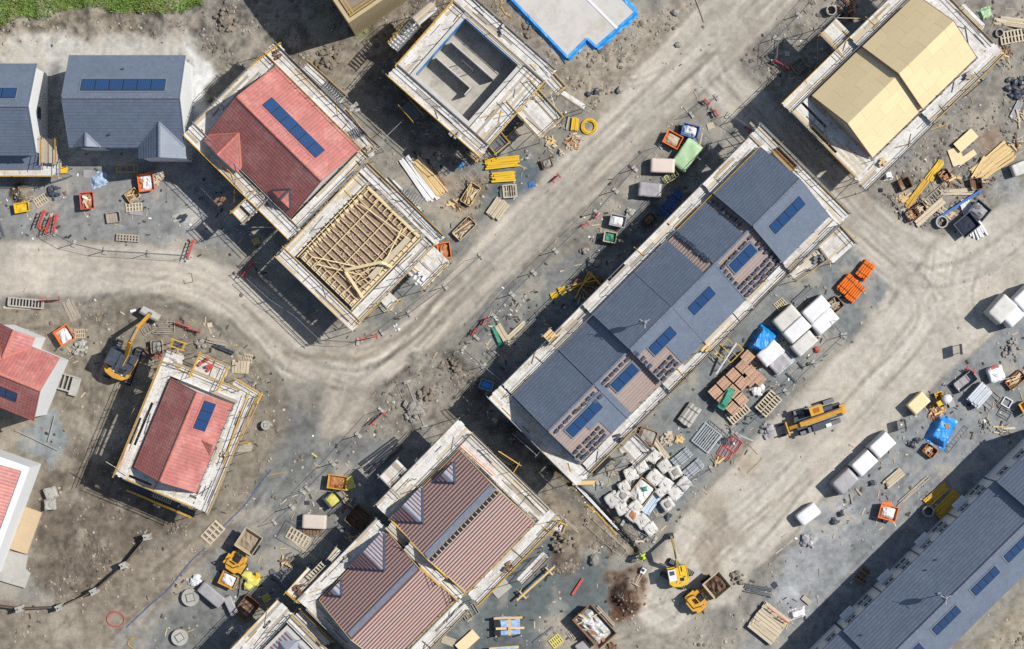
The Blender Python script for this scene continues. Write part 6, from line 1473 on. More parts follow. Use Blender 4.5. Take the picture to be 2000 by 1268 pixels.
skip(448, 1131, 26, 32, 65, M_AMBER, 'yellow tool box skip holding a white sack', M_WHITEP, .35, .8); rubble(488, 1135, 15, 9, M_YBAG, 'pale yellow sacks thrown together behind the dumper', 'sacks', 'sack_heap', .42, .6); rubble(498, 1128, 8, 4, M_YELLOW, 'bright yellow sack pile topping the pale sacks', 'sacks', 'sack_heap', .3, .6); ltube('loose_pole', M_GALV, G(474, 1128) + Vector((0, 0, .3)), G(466, 1166) + Vector((0, 0, .1)), .05, None); tag(bpy.data.objects['loose_pole'], 'grey pole leaning at the pale yellow sacks', 'pole')
rubble(383, 1130, 11, 10, M_WHITEP, 'crumpled grey white bags left of the yellow tool box', 'bags', 'bag_heap', .28, .5); rubble(358, 1157, 5, 3, M_GREEN, 'green scrap by the round manhole', 'scrap', 'green_scrap', .2); pallet(520, 1168, 16, 14, 30, 'yellowish pallet in the shade by the bottom scaffold', M_YBAG)
stack(370, 1140, 4, 4, 0, 1, M_GREYP, 'small grey block near the manhole', 'block', 'loose_block', 1); stack(545, 1130, 50, 12, -45, 4, M_GALVD, 'grey sheet piles in the shade beside the dumper', 'sheets', 'sheet_pile', 2)
# bottom centre left
skip(660, 941, 26, 36, 82, M_AMBER, 'orange yellow skip with red waste by the battened roofs', M_CARD, .2); sheet(683, 943, 20, 24, 20, M_YBAG, 'yellow green lid leaning on the orange skip', .5, .06); skip(652, 975, 28, 26, 40, M_DGREY, 'dark grey skip with a pale sack inside', M_YBAG, .15); offcuts(682, 982, 14, 18, M_PALE, 'timber scraps piled right of the dark grey skip', ms=(M_PALE, M_BROWNWOOD, M_DGREY))
pack(615, 1018, 48, 28, .7, -3, mat('cream_board_pack', (214, 200, 186), .8, .08, 3), 'cream board pack on a pallet in the sun', amp=.01, bev=.04); pallet(610, 1040, 36, 16, 0, 'slatted pallet in front of the cream board pack', M_BROWNWOOD); pallet(583, 1050, 46, 24, -30, 'tilted grey pallet in a metal tray', M_PALE, 1, 7); frame(578, 1050, 66, 40, -30, M_GALVD, 'shallow metal tray under the tilted pallet', 0, .05, 'metal_tray', 'tray')
crate(700, 1010, 40, 36, .9, 50, M_BROWNWOOD, 'brown slatted crate in the shade of the battened roof', None, 5); stack(595, 1075, 62, 3, -38, 1, M_PALE, 'pale plank edge below the metal tray', 'plank', 'loose_plank', 1, bearers=False); pipes(745, 890, 90, 30, 38, 6, M_DGREY, 'dark tubes lying in the shade above the battened roof', 1, .08, strap=False, jit=.02); stack(725, 880, 70, 5, 40, 2, M_GALV, 'two grey rails beside the dark tubes', 'rails', 'rail_pile', 1, bearers=False)
fence([(600, 955), (650, 905), (700, 850), (745, 800)], 'mesh fence panel above the battened roofs', 'fence panels above the battened roofs'); barrier(738, 817, 36, 42, 'red barrier at the end of the upper fence run'); stack(613, 888, 16, 3, -35, 1, M_YBAG, 'short yellow stake on the gravel', 'stake', 'loose_stake', 1, bearers=False); pallet(600, 982, 10, 8, 0, 'tiny dark pallet near the cream board pack', M_DGREY); hose([(520, 930), (540, 925), (556, 924)], .04, M_YTUBE, 'yellow tape end on the gravel', 'tape', 'tape')
fence([(535, 1020), (570, 990), (592, 960)], 'mesh fence panel standing near the metal tray', 'fence panels near the metal tray')
# top centre
stack(818, 352, 108, 22, -54, 5, M_WHITEP, 'bundle of long white metal sheets beside the joist frame', 'sheets', 'sheet_bundle', 2, .05); stack(838, 345, 92, 22, -52, 6, M_TIMBER, 'long yellow planks right of the white sheets', jit=.05); stack(850, 335, 70, 4, -54, 1, M_BROWNWOOD, 'single brown plank right of the yellow planks', 'plank', 'loose_plank', 1, bearers=False)
ladder(907, 356, 62, 16, 45, M_OLDWOOD, 'ladder like steel rack on brown earth', 9); crate(919, 380, 42, 22, .5, 58, M_TIMBER, 'crate of mixed timber scraps right of the rack', M_TIMBER); stack(981, 318, 70, 22, 6, 6, M_YELLOW, 'stack of long yellow beams', 'beams', 'beam_stack', 3, .02, .09); stack(983, 346, 48, 20, 5, 5, M_YELLOW, 'shorter stack of yellow beams', 'beams', 'beam_stack', 3, .03, .09)
frame(996, 374, 26, 24, 5, M_PALE, 'pale empty square stillage', 2, .5, 'stillage', 'stillage', th=.09); pallet(996, 374, 24, 22, 5, 'pallet base under the pale square stillage', M_OLDWOOD); stack(972, 408, 42, 30, 55, 7, M_PALE, 'banded pack of grey battens on gravel', layers=4); crate(907, 447, 46, 22, .5, 45, M_PALE, 'long pale crate of slats beside the road', M_PALE); skip(868, 490, 24, 30, 8, M_ORANGE, 'orange skip half under the joist frame scaffold', M_CARD, .2, scraps=4)
t = spot('coiled_hose', 'coil of bright yellow hose beside the road', 'hose', 1150, 247); r = random.Random(2)
for k in range(6):
    b = MB(); R = .5 + (k % 3) * .085; n = 26; ox, oy = r.uniform(-.05, .05), r.uniform(-.05, .05); b.path([Vector((ox + math.cos(6.2832 * i / n) * R, oy + math.sin(6.2832 * i / n) * R, .06 + (k // 3) * .09 + .015 * math.sin(i + k))) for i in range(n + 1)], .05, 6); b.build('hose_loop', M_YELLOW, t)
stack(1123, 243, 26, 14, 84, 4, M_YELLOW, 'short yellow boards beside the coiled hose', 'boards', 'board_stack', 3); stack(1109, 240, 28, 4, 78, 1, M_OLDWOOD, 'grey plank left of the short yellow boards', 'plank', 'loose_plank', 2); offcuts(1076, 279, 15, 22, M_PALE, 'pale timber heap under the scaffold corner', ms=(M_PALE, M_TIMBER, M_OLDWOOD), lmax=.7); offcuts(1119, 277, 22, 46, M_PALE, 'wide heap of split pale firewood like offcuts', ms=(M_PALE, M_PALE, M_CARD, M_OLDWOOD), lmax=.55)
rubble(1096, 296, 7, 6, M_PALE, 'few pale offcut lumps below the wide heap', 'scrap', 'scrap_heap', .14); crate(1068, 320, 20, 18, .4, 20, M_BROWNWOOD, 'dark small crate beside the yellow beams', M_STONE); tarp(900, 323, 12, 10, .1, 0, M_CYAN, 'small blue rag under the scaffold', amp=.06); rubble(1028, 302, 8, 5, M_GREYP, 'grey sacks on the gravel by the yellow beams', 'sacks', 'sack_heap', .22); rubble(858, 303, 8, 8, M_PALE, 'pale scraps in the shade between the scaffolds', 'scrap', 'scrap_heap', .15)
tarp(1037, 360, 14, 12, .06, 20, M_BLUEP, 'blue scrap sheet by the road edge', amp=.05); barrier(1086, 348, 20, 42, 'faded red barrier left at the road edge', h=.4); stack(1045, 392, 70, 2, 38, 1, M_GALVD, 'dark cable strip at the road edge', 'cable', 'cable_strip', 1, bearers=False, th=.02)
for (x, y, q, lb) in ((1210, 176, .42, 'large pale boulder right of the block house'), (1166, 178, .3, 'dark block lump between boulder and scaffold'), (1148, 184, .3, 'second dark block lump right of the scaffold'), (1320, 25, .4, 'broken stone lump on the earth left of the top road'), (1326, 88, .28, 'white stone at the road edge')):
    b = MB(); p = G(x, y); b.rock((0, 0, q * .4), q, x, .7); o = b.build('boulder', M_STONE if 'dark' not in lb else M_DGREY); o.location = p; tag(o, lb, 'boulder')
hose([(1000, 35), (985, 25), (978, 8), (984, -6)], .05, M_YTUBE, 'yellow cable looping out of the blue edged slab'); hose([(1357, -5), (1365, 15), (1375, 44)], .05, M_OLDWOOD, 'grey cable on the earth at the top', 'cable', 'cable')
# joist house front fence
fence([(486, 545), (530, 585), (580, 618), (628, 664)], 'mesh fence panel in the shade at the road bend', 'fence panels in the shaded bend'); fence([(628, 664), (700, 668)], 'mesh fence panel on the sunny road bend', 'fence panels on the sunny bend'); barrier(720, 660, 40, 12, 'red barrier between two fence runs on the bend'); fence([(745, 650), (800, 612), (870, 560), (940, 500)], 'mesh fence panel below the joist house', 'fence panels below the joist house')
frame(757, 590, 34, 22, 40, M_PALE, 'slatted hatch panel below the joist scaffold', 6, .2); rubble(775, 640, 6, 5, M_WHITE, 'small white rags at the fence foot', 'rags', 'rag_heap', .12)
# fence along the terrace
fence([(930, 660), (1000, 575), (1085, 490), (1165, 415), (1240, 330), (1290, 285)], 'mesh fence panel along the road left of the terrace', 'fence panels left of the terrace'); fence([(1350, 225), (1400, 190)], 'mesh fence panel near the blue skip', 'fence panels near the blue skip'); fence([(1512, 120), (1516, 75), (1560, 30), (1600, -15)], 'mesh fence panel by the strand board house', 'fence panels by the strand board house'); fence([(1420, 225), (1470, 258)], 'mesh fence panel above the terrace corner', 'fence panels above the terrace corner')
for x, y, a, lb in ((1380, 200, -40, 'red barrier piece at the road corner'), (1398, 222, -60, 'red barrier below the road corner piece'), (1461, 252, -45, 'red barrier at the top of the terrace'), (1525, 127, -32, 'long red barrier in the shade of the strand board house'), (1166, 421, 60, 'red barrier on the fence left of the terrace'), (1143, 439, 30, 'lower red barrier on the terrace fence'), (926, 648, 60, 'red tag barrier near the mud'), (946, 628, 60, 'upper red tag barrier near the mud')): barrier(x, y, 34 if 'long' in lb else 15, a, lb, h=.7)
# between road and terrace
skip(1313, 274, 26, 32, 62, M_ORANGE, 'orange skip with pale load above the green topped pack', M_PALE, .25); skip(1347, 257, 24, 32, 75, M_BLUEP, 'blue skip with crumpled white bags', M_WHITEP, .35, scraps=2); pack(1340, 304, 62, 34, .9, 55, M_LGREEN, 'pale green covered long pack near the skips', amp=.09); pack(1293, 325, 48, 28, .9, -2, mat('cream_wrap', (224, 206, 192), .5, .07, 2, .2, 8), 'cream topped white pack beside the green pack'); pack(1268, 372, 46, 28, 1.0, -4, M_GREYP, 'grey wrapped pack alone by the fence', amp=.06)
frame(1311, 345, 26, 14, 32, M_YBAG, 'yellow metal frame between two packs', 2, .4); pipes(1310, 398, 62, 24, 50, 5, M_BLUEP, 'blue pipes in the shade of the terrace', 1, .07, jit=.02); stack(1335, 402, 56, 22, 48, 4, M_BROWNWOOD, 'dark brown boards right of the blue pipes', jit=.05); stack(1370, 268, 40, 3, 78, 1, M_PALE, 'pale pole standing board near the skips', 'pole', 'loose_pole', 1, bearers=False); sheet(1388, 246, 14, 12, 20, M_PALE, 'small pale board by the blue skip'); stack(1372, 300, 70, 3, 50, 1, M_DGREY, 'dark pole beside the green pack', 'pole', 'loose_pole', 1, bearers=False)
skip(1206, 432, 22, 30, 78, M_GREYP, 'dark open box of wrapped tools by the fence', M_WHITEP, .2); skip(1191, 464, 20, 24, 80, M_PALE, 'small box with green scrap by the fence', M_GREEN, .2); rubble(1235, 418, 10, 8, M_CONC, 'grey blocks in the shade near the open box', size=.25); crate(1267, 430, 26, 18, .5, 40, M_DGREY, 'dark crate in the shade of the terrace scaffold', M_BROWNWOOD); rubble(1160, 516, 10, 8, M_STONE, 'grey stones beside the terrace shade', size=.26); rubble(1140, 490, 6, 5, M_STONE, 'small grey stones by the fence left of the terrace', size=.2)
sheet(1083, 577, 15, 12, 20, M_YELLOW, 'lower left of two small yellow boards', .1); sheet(1098, 567, 15, 13, 15, M_YELLOW, 'upper right of two small yellow boards', .15); offcuts(1148, 560, 34, 34, M_BROWNWOOD, 'wide heap of dark boards in the terrace shade', lmax=2.2, ms=(M_BROWNWOOD, M_OLDWOOD, M_BROWNWOOD)); stack(1136, 555, 60, 6, 40, 2, M_YTUBE, 'yellow timbers over the dark board heap', jit=.5, bearers=False, z=.4); stack(1165, 548, 46, 4, -48, 1, M_YTUBE, 'crossing yellow timber on the dark heap', 'timber', 'loose_timber', 1, bearers=False, z=.45)
tarp(971, 658, 12, 52, .3, 22, M_GREEN, 'green cover strip on boards beside the mud', amp=.08); stack(982, 652, 44, 14, -58, 2, M_PALE, 'pale board pack under the green cover', layers=3); stack(1005, 648, 56, 9, 42, 2, M_PALE, 'two pale planks crossing behind the board pack'); pallet(994, 682, 20, 16, 40, 'dark pallet end below the board pack', M_OLDWOOD); skip(950, 752, 18, 26, 72, M_GREYP, 'small white tub with a blue bag in it', M_CYAN, .1, h=.5); sheet(966, 821, 11, 8, -35, M_CONC, 'lone pale block in the shaded cutting')
fence([(905, 680), (945, 715), (985, 748)], 'mesh fence panel over the muddy cutting', 'fence panels over the muddy cutting'); fence([(795, 745), (830, 835)], 'mesh fence panel fallen by the rubble', 'fence panels by the rubble', h=1.2); rubble(806, 800, 22, 26, M_STONE, 'rubble with grey slabs left of the battened roof', size=.28)
# terrace yard
pipes(1652, 555, 40, 22, 50, 5, M_ORANGE, 'orange pipe bundle, left of the touching two', 3, None, jit=.02); pipes(1668, 571, 40, 22, 50, 5, M_ORANGE, 'orange pipe bundle, right of the touching two', 3, None, jit=.02); pipes(1688, 528, 36, 24, 54, 5, M_ORANGE, 'separate orange pipe bundle above the touching two', 3, None, jit=.02); crate(1628, 597, 30, 24, .6, 40, M_BROWNWOOD, 'brown open box beside the white packs', M_OLDWOOD); stack(1568, 578, 50, 14, 42, 4, M_GALVD, 'grey metal lengths beside the terrace scaffold', 'lengths', 'metal_lengths', 2); pallet(1524, 594, 22, 18, 40, 'small pallet between terrace and white packs', M_PALE)
for x, y, l, w, h, m, lb in ((1534, 622, 52, 32, 1.15, M_BAG, 'cream topped pack, leftmost of the five tall packs'), (1590, 604, 54, 30, 1.3, M_WHITEP, 'white pack at the top of the five tall packs'), (1553, 644, 52, 30, 1.3, M_WHITEP, 'white pack in the middle of the five tall packs'), (1607, 628, 52, 30, 1.25, M_WHITEP, 'white pack at the right of the five tall packs'), (1568, 671, 50, 28, 1.1, M_BAG, 'cream pack at the bottom of the five tall packs')): pack(x, y, l, w, h, 42, m, lb)
pack(1502, 690, 48, 32, 1.1, 42, M_WHITEP, 'white pack tucked beside the blue tarpaulin', amp=.07); tarp(1489, 666, 62, 46, 1.1, 58, M_CYAN, 'bright blue tarpaulin over a pack in the terrace yard', amp=.12, flat=.55); t = pack(1521, 708, 40, 30, .5, 42, M_GREYP, 'clear wrapped low pack of grey fittings', amp=.08); tarp(1525, 706, 46, 34, .5, 42, mat('clear_film', (196, 202, 206), .2, .15, 3, spec=.6), 'crinkled clear film over the low pack', amp=.08, flat=.6)
bricks = MB()
for i in range(4):
    for j in range(8):
        for k in range(5): bricks.box((i - 1.5) * .235 + .004 * ((j * 7 + k) % 3), (j - 3.5) * .118, .2 + k * .2, .225, .108, .185)
BRM = bricks.mesh('brick_pack', M_BRICK)
def brickpack(px, py, ang, label, z=0):
    t = spot('brick_pack', label, 'brick pack', px, py, ang, group='buff brick packs in the terrace yard'); t.location.z += z; o = link('bricks', BRM, t); o['kind'] = 'stuff'
    for y in (-.3, .3): lbox('bearer', M_PALE, (0, y, .05), (.95, .1, .1), t)
    for y in (-.25, .25): lbox('strap', M_DARK, (0, y, 1.1), (.96, .02, .012), t)
BP = [(1395, 765), (1412, 781), (1429, 797), (1412, 748), (1429, 764), (1446, 780), (1430, 732), (1447, 748), (1463, 742), (1448, 716), (1464, 726), (1480, 740), (1458, 697)]
ords = ['first', 'second', 'third', 'fourth', 'fifth', 'sixth', 'seventh', 'eighth', 'ninth', 'tenth', 'eleventh', 'twelfth', 'thirteenth']
for i, (x, y) in enumerate(BP): brickpack(x, y, 45 + (i * 37 % 5 - 2), 'buff brick pack, %s counting from the lower left of the yard group' % ords[i])
tarp(1416, 778, 16, 44, .25, -28, M_GREEN, 'green net draped on the buff brick packs', amp=.09); bpy.data.objects[-1] if False else None
for o in COL.objects:
    if o.get('label') == 'green net draped on the buff brick packs': o.location.z += 1.1
crate(1478, 700, 34, 22, .4, 45, M_OLDWOOD, 'empty slatted pallet box behind the brick packs', None, 6); rubble(1480, 762, 13, 14, M_WHITEP, 'crumpled white wrapping beside the brick packs', 'wrapping', 'wrapping_heap', .28, .5)
pallet(1440, 806, 44, 26, 40, 'long slatted pallet stack below the brick packs', M_PALE, 3, 8); pallet(1500, 788, 46, 30, 47, 'pale pallet stack right of the brick packs', M_PALE, 4, 8)
b = MB(); t = spot('white_pole', 'long white gutter length leaning over the scaffold', 'pole', 1416, 700, 58); ltube('length', M_WHITE, (-1.6, 0, .6), (1.6, 0, 1.4), .09, t); ltube('prop', M_YTUBE, (-1.2, 0, 0), (-1.2, 0, .7), .04, t); ltube('prop', M_YTUBE, (1.2, 0, 0), (1.2, 0, 1.3), .04, t)
frame(1413, 668, 40, 18, -45, M_YTUBE, 'yellow scaffold frame above the brick packs', 1, 1.2); frame(1432, 690, 36, 16, 45, M_YTUBE, 'second yellow scaffold frame beside the white gutter', 1, 1.0); frame(1398, 690, 34, 6, -45, M_YTUBE, 'narrow yellow frame at the terrace scaffold foot', 1, .8)
t = pipes(1346, 810, 46, 26, 55, 3, M_CONC, 'roll of grey felt lying by the terrace', 1, .28, strap=True); frame(1380, 855, 44, 40, 52, M_BRIGHT, 'stack of galvanised gates lying on the gravel', 9, .25, 'gate_stack', 'gates', along=True); frame(1403, 838, 46, 6, -40, M_GALV, 'grey metal brackets above the gate stack', 5, .1)
frame(1433, 868, 24, 26, -35, M_REDP, 'red metal frame right of the gates', 4, .1); frame(1416, 884, 26, 20, -30, M_REDP, 'lower red metal frame beside the gates', 4, .1); pallet(1420, 862, 20, 18, 10, 'dark pallet between the red frames', M_DGREY); stack(1445, 850, 60, 4, -25, 1, M_CONC, 'grey kerb length above the red frames', 'kerb', 'loose_kerb', 1, bearers=False)
crate(1264, 852, 34, 28, .4, -20, M_CARD, 'orange brown crate frame beside the terrace scaffold', M_STONE); offcuts(1302, 860, 16, 24, M_PALE, 'pale offcuts between crate and steel packs', lmax=.7); offcuts(1326, 858, 11, 16, M_TIMBER, 'small yellowish offcut heap near the gates', lmax=.6); stack(1290, 876, 50, 10, -52, 3, M_PALE, 'pale lengths leaning down from the crate', jit=.1)
pipes(1331, 893, 42, 24, 40, 4, M_BRIGHT, 'upper pack of bright steel studs', 3, .06); pipes(1354, 915, 44, 24, 40, 4, M_BRIGHT, 'lower pack of bright steel studs', 3, .06); sheet(1308, 846, 10, 8, 0, M_PALE, 'small pale board above the offcuts')
BG = [(1232, 925, 14), (1216, 966, 14), (1240, 990, 13), (1196, 975, 15), (1214, 992, 13), (1235, 1005, 13), (1254, 1018, 14), (1270, 1032, 13), (1251, 910, 13), (1275, 890, 14), (1278, 932, 15), (1297, 909, 13), (1318, 922, 13), (1300, 946, 13), (1335, 944, 13), (1318, 962, 14), (1303, 984, 13), (1218, 950, 12), (1262, 888, 11), (1290, 960, 10)]
pos_ = ['top left rim', 'left rim', 'lower left row', 'far left corner', 'second in the lower row', 'third in the lower row', 'fourth in the lower row', 'bottom end of the lower row', 'upper rim under the crate', 'top beside the steel studs', 'middle of the upper row', 'upper row near the steel studs', 'right of the upper row', 'centre right', 'rightmost of all', 'right rim second', 'bottom right by the timber', 'left inner', 'topmost small one', 'small one in the centre']
fl = [None, M_STONE, None, None, None, M_CARD, None, None, None, None, None, None, M_STONE, None, None, None, M_STONE, None, None, None]
for i, (x, y, r_) in enumerate(BG): bag(x, y, r_ * .92, 40 + (i * 53 % 30) - 15, 'white bulk bag at the %s of the bag group' % pos_[i], None, .6 + (i % 3) * .08, fl[i], 'white bulk bags below the terrace')
crate(1254, 960, 44, 36, .6, 52, M_TIMBER, 'timber crate with white sacks and a green tag amid the bags', M_WHITEP); tarp(1258, 954, 10, 10, .1, 10, M_GREEN, 'green tag on the timber crate', amp=.05)
for o in COL.objects:
    if o.get('label') == 'green tag on the timber crate': o.location.z += .65
stack(1275, 980, 56, 18, 55, 3, mat('blue_white_panel', (200, 214, 226), .5, .06, 3), 'blue white insulation panels leaning between the bags', 'panels', 'panel_stack', 3); offcuts(1196, 918, 14, 24, M_OLDWOOD, 'brown sticks under the terrace scaffold end', lmax=.8); sheet(1140, 943, 44, 8, 2, M_TIMBER, 'lone yellow board bridging the trench end', .15, .05); rubble(1170, 942, 7, 6, M_CONC, 'grey lumps right of the lone yellow board', size=.2); sheet(1248, 888, 4, 40, -45, M_REDP, 'red edge plank beside the upper bags', .3)
rubble(1497, 843, 13, 12, M_GREYP, 'crumpled silver bags left of the telehandler', 'bags', 'bag_heap', .3, .5); rubble(1304, 1008, 8, 6, M_DGREY, 'dark scrap at the lower right of the bags', 'scrap', 'scrap_heap', .2)
fence([(1735, 640), (1612, 700)], 'x', 'x') if False else None
fence([(1648, 655), (1590, 710), (1535, 765), (1490, 805), (1440, 850)], 'mesh fence panel along the terrace yard', 'fence panels along the terrace yard'); fence([(1625, 625), (1648, 655)], 'short mesh fence return beside the white packs', 'fence return by the white packs'); fence([(1340, 945), (1390, 915)], 'mesh fence panel near the steel studs', 'fence panels near the steel studs')
rubble(1596, 684, 6, 4, M_REDP, 'red and white tape scrap beside the packs', 'scrap', 'red_scrap', .16); stack(1565, 715, 22, 4, -50, 1, M_DGREY, 'dark short plank inside the yard fence', 'plank', 'loose_plank', 1); stack(1545, 738, 30, 4, -45, 1, M_DGREY, 'second dark plank inside the yard fence', 'plank', 'loose_plank', 1); rubble(1580, 712, 5, 4, M_GALVD, 'small metal bits by the yard fence', 'scrap', 'scrap_heap', .14)
pts = [(1418, 912), (1462, 868), (1490, 885), (1448, 938)]
frame(1453, 902, 58, 40, 44, M_BROWNWOOD, 'edge boards round a dug square in the road', 0, .0, 'dug_square_frame', 'frame')
# trench
pipes(1165, 990, 130, 5, -47, 2, M_WHITE, 'white pipes lying along the trench', 1, .07, strap=False); pipes(1192, 1020, 150, 5, -46, 2, M_DGREY, 'dark wet pipes down in the trench', 1, .06, strap=False); hose([(1145, 985), (1165, 1002), (1190, 1030), (1205, 1045)], .06, M_YTUBE, 'yellow pipe running inside the trench'); frame(1183, 1050, 96, 18, -42, M_OLDWOOD, 'pale timber shutter frame left of the trench', 0, .1); stack(1108, 1020, 60, 6, -40, 2, M_OLDWOOD, 'grey planks beside the scaffold foot above the trench', layers=1, bearers=False); fence([(1216, 1020), (1280, 1055)], 'white mesh fence panel below the bulk bags', 'fence panels below the bulk bags', h=1.0)
stack(1235, 1090, 50, 6, 12, 2, M_GALV, 'grey boards at the worker feet', 'boards', 'board_pile', 1, bearers=False); b = MB(); p = G(1162, 1093); b.rock((0, 0, .3), .55, 3, .6); o = b.build('boulder', M_STONE); o.location = p; tag(o, 'big pale boulder on the heap left of the trench end', 'boulder')
t = spot('plate_compactor', 'white plate compactor with long handle on dark soil', 'compactor', 1256, 1114, 60); lbox('plate', M_GALVD, (0, 0, .05), (.7, .5, .08), t); lbox('engine', M_WHITE, (0, 0, .35), (.5, .42, .4), t); lbox('air_filter', M_DARK, (.05, .05, .58), (.2, .2, .1), t)
for y in (-.12, .12): ltube('handle', M_PALE, (-.2, y, .4), (-1.35, y * .6, .9), .03, t)
ltube('handle_grip', M_PALE, (-1.35, -.3, .9), (-1.35, .3, .9), .035, t)
# bottom centre right
t = spot('trestle_beam', 'long timber beam on two trestles', 'beam', 1046, 1138, 42); lbox('beam', M_TIMBER, (0, 0, .75), (4.4, .18, .12), t)
for x in (-1.5, 1.6): lbox('trestle_top', M_TIMBER, (x, 0, .66), (.12, .9, .08), t); [ltube('trestle_leg', M_TIMBER, (x, y * .35, .65), (x + d, y * .45, 0), .035, t) for y in (-1, 1) for d in (-.25, .25)]
stack(1128, 1146, 40, 5, 58, 1, M_REDP, 'single red plank on dark gravel', 'plank', 'red_plank', 1, th=.12); STR = mat('blue_striped_membrane', (150, 182, 222), .5, .2, 2.2, wear=(216, 226, 236), wearamt=.9, wscale=2.6)
t = spot('work_bench', 'timber bench draped with blue striped membrane', 'bench', 993, 1222, 2); [lbox('leg', M_TIMBER, (x, y, .5), (.1, .1, 1.0), t) for x in (-1.1, 1.1) for y in (-.8, .8)]; lbox('top', M_TIMBER, (0, .8, 1.02), (2.5, .2, .1), t); lbox('top', M_TIMBER, (0, -.8, 1.02), (2.5, .2, .1), t); rbox(2.0, 1.6, .12, .05, 8, .05, 3).build('membrane', STR, t); t.children[-1].location = (.15, -.1, 1.05); lbox('board', M_TIMBER, (.1, 0, 1.24), (.25, 1.4, .05), t); lbox('shade_board', M_DARK, (-1.0, 0, .6), (.5, 1.7, .04), t)  # dark panel below the top imitates the shade under the bench
t = spot('work_bench', 'second timber bench with membrane cut by the bottom edge', 'bench', 985, 1272, 4); [lbox('leg', M_TIMBER, (x, y, .4), (.1, .1, .8), t) for x in (-1.1, 1.1) for y in (-.4, .4)]; lbox('top', M_TIMBER, (0, .4, .85), (2.6, .25, .1), t); lbox('membrane', STR, (.2, 0, .92), (1.6, .9, .05), t)
sheet(913, 1252, 46, 22, 42, M_OSB, 'pale strand board sheet at the bottom edge', .25, .08); sheet(876, 1252, 26, 16, -20, M_OLDWOOD, 'grey board beside the pale strand board'); offcuts(876, 1222, 12, 14, M_PALE, 'pale crumbs of board by the scaffold foot', lmax=.4); frame(918, 1194, 30, 22, 30, M_OLDWOOD, 'grey open crate frame by the scaffold corner', 3, .2); sheet(978, 1148, 36, 26, 40, M_CONC, 'grey white board under the scaffold edge', .05); stack(888, 1200, 30, 6, 60, 2, M_OLDWOOD, 'dark bent tools by the scaffold foot', 'tools', 'tool_pile', 1)
WST = mat('mixed_waste', (216, 216, 212), .6, .3, 5, .5, 8, wear=(90, 120, 90), wearamt=.8, wscale=3.5)
skip(1160, 1220, 76, 46, -48, M_BROWNWOOD, 'big rusty skip full of mixed white and green waste', WST, .5, 1.3, 'waste_skip', 12); pallet(1086, 1252, 24, 20, 38, 'yellowish pallet left of the big skip', M_YBAG); pallet(1120, 1238, 22, 20, 35, 'grey pallet touching the big skip', M_OLDWOOD); pack(1138, 1262, 26, 22, .4, 35, M_GREYP, 'low grey pack at the bottom edge by the skip'); stack(1185, 1205, 60, 6, -48, 2, M_OLDWOOD, 'two grey planks along the big skip', layers=1); stack(1060, 1240, 50, 4, 40, 1, M_GALVD, 'grey bar left of the big skip', 'bar', 'loose_bar', 1); offcuts(1195, 1262, 12, 14, M_BROWNWOOD, 'brown twigs at the bottom edge by the skip', lmax=.5)
# bottom right yard
stack(1500, 1216, 62, 62, -38, 9, M_PALE, 'big stack of fence boards with faded red ends', layers=8); barrier(1506, 1190, 18, -38, 'faded red tag on the upper end of the board stack', h=1.0); barrier(1528, 1208, 24, -30, 'faded red tag on the right end of the board stack', h=1.0); pipes(1480, 1152, 54, 18, -14, 6, M_GALVD, 'grey tubes scattered beside the white powder', 1, .06, strap=False, jit=.06); tarp(1557, 1198, 34, 20, .4, 15, M_WHITEP, 'white crumpled bag near the fence board stack', amp=.09); sheet(1575, 1172, 20, 10, -40, M_OLDWOOD, 'grey kerb block by the terrace shade', .1, .15); pallet(1513, 1143, 12, 10, -50, 'small dark pallet by the scattered tubes', M_DGREY)
rubble(1580, 1058, 14, 12, M_GREYP, 'crumpled grey foil bags on the gravel', 'bags', 'bag_heap', .3, .5); stack(1540, 1062, 90, 3, 40, 1, M_CONC, 'pale rope strip along the road edge', 'strip', 'loose_strip', 1, bearers=False, th=.03)
pack(1576, 1003, 46, 27, .95, 37, M_WHITEP, 'bright white pack alone on the road edge', bev=.14)
for x, y, lb in ((1646, 938, 'lower white pack of the row of three'), (1683, 903, 'middle white pack of the row of three'), (1718, 868, 'upper white pack of the row of three')): pack(x, y, 50, 34, 1.5, 43, M_WHITEP if 'lower' not in lb else M_GREYP, lb, taper=.1)
pack(1948, 604, 52, 36, 2.0, 48, M_BAG, 'left tall white pack of the pair at the right edge', taper=.06); pack(1972, 612, 50, 34, 1.9, 44, M_WHITEP, 'front tall white pack of the pair at the right edge'); pack(1996, 582, 50, 34, 2.0, 44, M_WHITEP, 'tall white pack cut by the right edge')
for x, y, lb in ((1630, 1018, 'lower dark concrete foot block'), (1642, 1003, 'upper dark concrete foot block'), (1703, 946, 'dark block behind the white row'), (1780, 870, 'dark brick cluster below the tarpaulin'), (1790, 858, 'second dark brick cluster')): rubble(x, y, 6, 5, M_DGREY, lb, 'block', 'foot_block', .2)
stack(1663, 974, 24, 4, -80, 1, M_OLDWOOD, 'short stake on the gravel behind the row', 'stake', 'loose_stake', 1); stack(1676, 960, 20, 4, -50, 1, M_OLDWOOD, 'second short stake behind the row', 'stake', 'loose_stake', 1); stack(1745, 934, 44, 18, 42, 4, M_PALE, 'pale timber pack with dark gaps on gravel', layers=4); stack(1784, 958, 88, 8, 44, 3, M_OLDWOOD, 'long thin grey timbers at the terrace shade', layers=1, jit=.05); stack(1829, 965, 56, 18, 42, 5, M_YTUBE, 'yellow beams in the terrace shade', 'beams', 'beam_stack', 3); stack(1850, 985, 62, 26, 45, 5, M_YTUBE, 'wider pack of yellow beams in the shade', 'beams', 'beam_stack', 3); ring(1811, 998, 11, 'round dark drum beside the yellow beams', False, .7); pallet(1684, 1122, 30, 18, 55, 'brown bench pallet in the terrace shade', M_BROWNWOOD, 2, 4)
